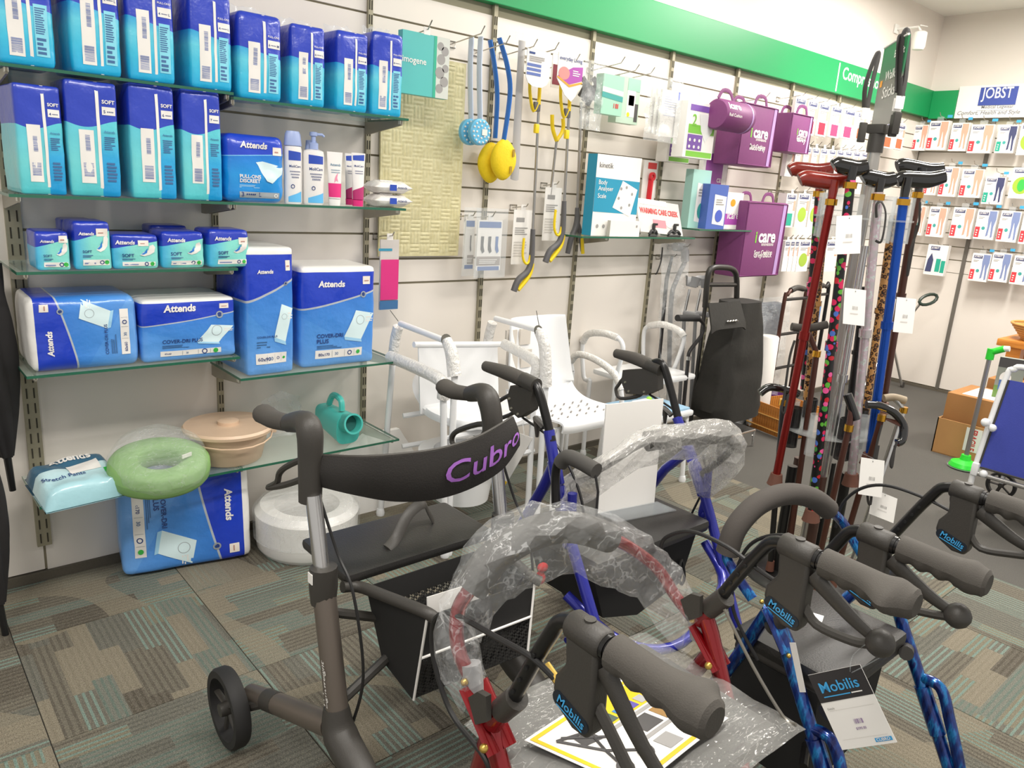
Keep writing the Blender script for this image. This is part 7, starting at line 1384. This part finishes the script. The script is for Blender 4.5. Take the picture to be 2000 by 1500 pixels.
solo('brown_carton', 'plain brown carton standing on the carpet behind the parcel', 'carton', MB().bb(5.36, 5.52, -1.5, -1.2, .006, .42, bev=.004), CBD2, smooth=False)
# blue folding chair cut by the frame
CX = 3.92; f = lambda x, y: aX(x, y, CX); BF = mat('chair_blue_fabric', '#34409a', .6, var=.06, vs=40, bump=.2, bs=200)
t = Thing('transfer_chair', 'blue fabric transport chair with a white tube frame by the cardboard box', 'wheelchair', (CX+.15, -1.95, .006)); a, b = f(1962, 745), f(1912, 912); y2 = -2.18
t.part('back_panel', MB().sheet(lambda i, j: V(CX+.02*math.sin(math.pi*i)+.06*j, b.y+(a.y-b.y)*j+(y2-b.y)*i, b.z+(a.z-b.z)*j), 10, 10, .006), BF)
t.part('edge_binding', MB().tube([V(CX-.004, b.y, b.z), V(CX+.056, a.y, a.z)], .005, 6).tube([V(CX, b.y, b.z), V(CX, y2, b.z)], .005, 6), BP)
t.part('frame_tube', MB().tube([V(CX, b.y+.02, .03), V(CX, b.y+.015, b.z), V(CX+.06, a.y+.015, a.z), V(CX+.065, a.y-.01, a.z+.05), V(CX+.065, a.y-.07, a.z+.07), V(CX+.065, y2, a.z+.075)], .013, 12, smooth=5), WT)
t.part('lower_rail', MB().tube([V(CX-.01, b.y, b.z-.03), V(CX-.01, y2, b.z-.03)], .011, 10), SILT); t.part('joint_knob', MB().ball(V(CX-.02, b.y+.01, b.z+.22), .02), WT); t.part('joint_knob', MB().ball(V(CX-.02, b.y-.03, b.z-.02), .018), WT); t.part('joint_block', MB().box(V(CX-.01, b.y+.01, b.z-.01), (.03, .03, .06), bev=.006), WT); t.part('joint_knob', MB().ball(V(CX-.01, b.y-.02, b.z+.2), .018), WT)
t.part('frame_tube', MB().tube([V(CX, y2, .03), V(CX+.06, y2, a.z+.07)], .013, 12), WT); t.part('seat', MB().box((CX+.24, (b.y+y2)/2, b.z+.03), (.42, .44, .03), bev=.01), BF)
for x, y in ((CX, b.y+.02), (CX, y2), (CX+.42, b.y), (CX+.42, y2)): wheel(t, V(x, y, .076), .07, .025); t.part('leg', MB().tube([V(x, y, .08), V(x, y, b.z)], .011, 8), WT)
# stick seat by the far wall, walking frames behind the stand
ft = aZ(1762, 755, .006); t = Thing('shooting_stick', 'folding stick with a dark ring handle and thin metal legs by the far wall', 'stick', ft); hub = aX(1742, 662, ft.x-.15)
hd = aX(1813, 585, ft.x-.3); t.part('ring_handle', MB().tube([hd+RT*(math.cos(a)*.06)+UP*(math.sin(a)*.04)+RT*.03*math.sin(a) for a in [2*math.pi*k/14 for k in range(14)]], .012, 8, closed=True), mat('dark_green_plastic', '#26352b', .4)); t.part('shaft', MB().tube([hd-RT*.06-UP*.03, hub], .010, 8), SILT)
for e in (ft, ft+V(-.45, .12, 0), ft+V(-.2, .2, 0)): t.part('leg', MB().tube([hub, e], .011, 8), SILT); t.part('ferrule', MB().lathe([(.016, 0), (.013, .04)], Matrix.Translation(e), 10), BP)
for k, (x0, yk, lab) in enumerate(((4.36, -.30, 'black folded walking frame with a curved grip, behind the red stick'), (4.72, -.24, 'black folded walking frame with a blue panel, behind the floral stick'))):
    t = Thing('folded_walker', lab, 'walking frame', (x0+.2, yk, .006), 'folded walking frames by the wall')
    t.part('side_tube', MB().tube([V(x0, yk, .01), V(x0, yk, .78), V(x0+.03, yk, .85), V(x0+.09, yk, .885), V(x0+.2, yk, .88)], .0125, 10, smooth=5), BRWN); t.part('grip', MB().tube([V(x0+.06, yk, .875), V(x0+.13, yk, .89), V(x0+.21, yk, .88)], .018, 10, smooth=4), BP); t.part('side_tube', MB().tube([V(x0+.3, yk, .01), V(x0+.3, yk, .82), V(x0+.26, yk, .87), V(x0+.2, yk, .88)], .0125, 10, smooth=4), BT)
    for z in (.82, .6, .38): t.part('cross_bar', MB().tube([V(x0, yk, z), V(x0+.3, yk, z)], .010, 8), BT)
    if k: t.part('blue_panel', MB().bb(x0+.04, x0+.2, yk-.02, yk-.014, .5, .78), mat('panel_blue', '#3d78b8', .5), smooth=False)
p = aZ(1471, 852, .002); solo('paper_scrap', 'tiny scrap of white paper on the grey carpet', 'paper scrap', MB().sheet(lambda i, j: V(p.x+.03*i, p.y+.012*j, .004+.003*math.sin(i*4)), 4, 2, .0006), WPR)
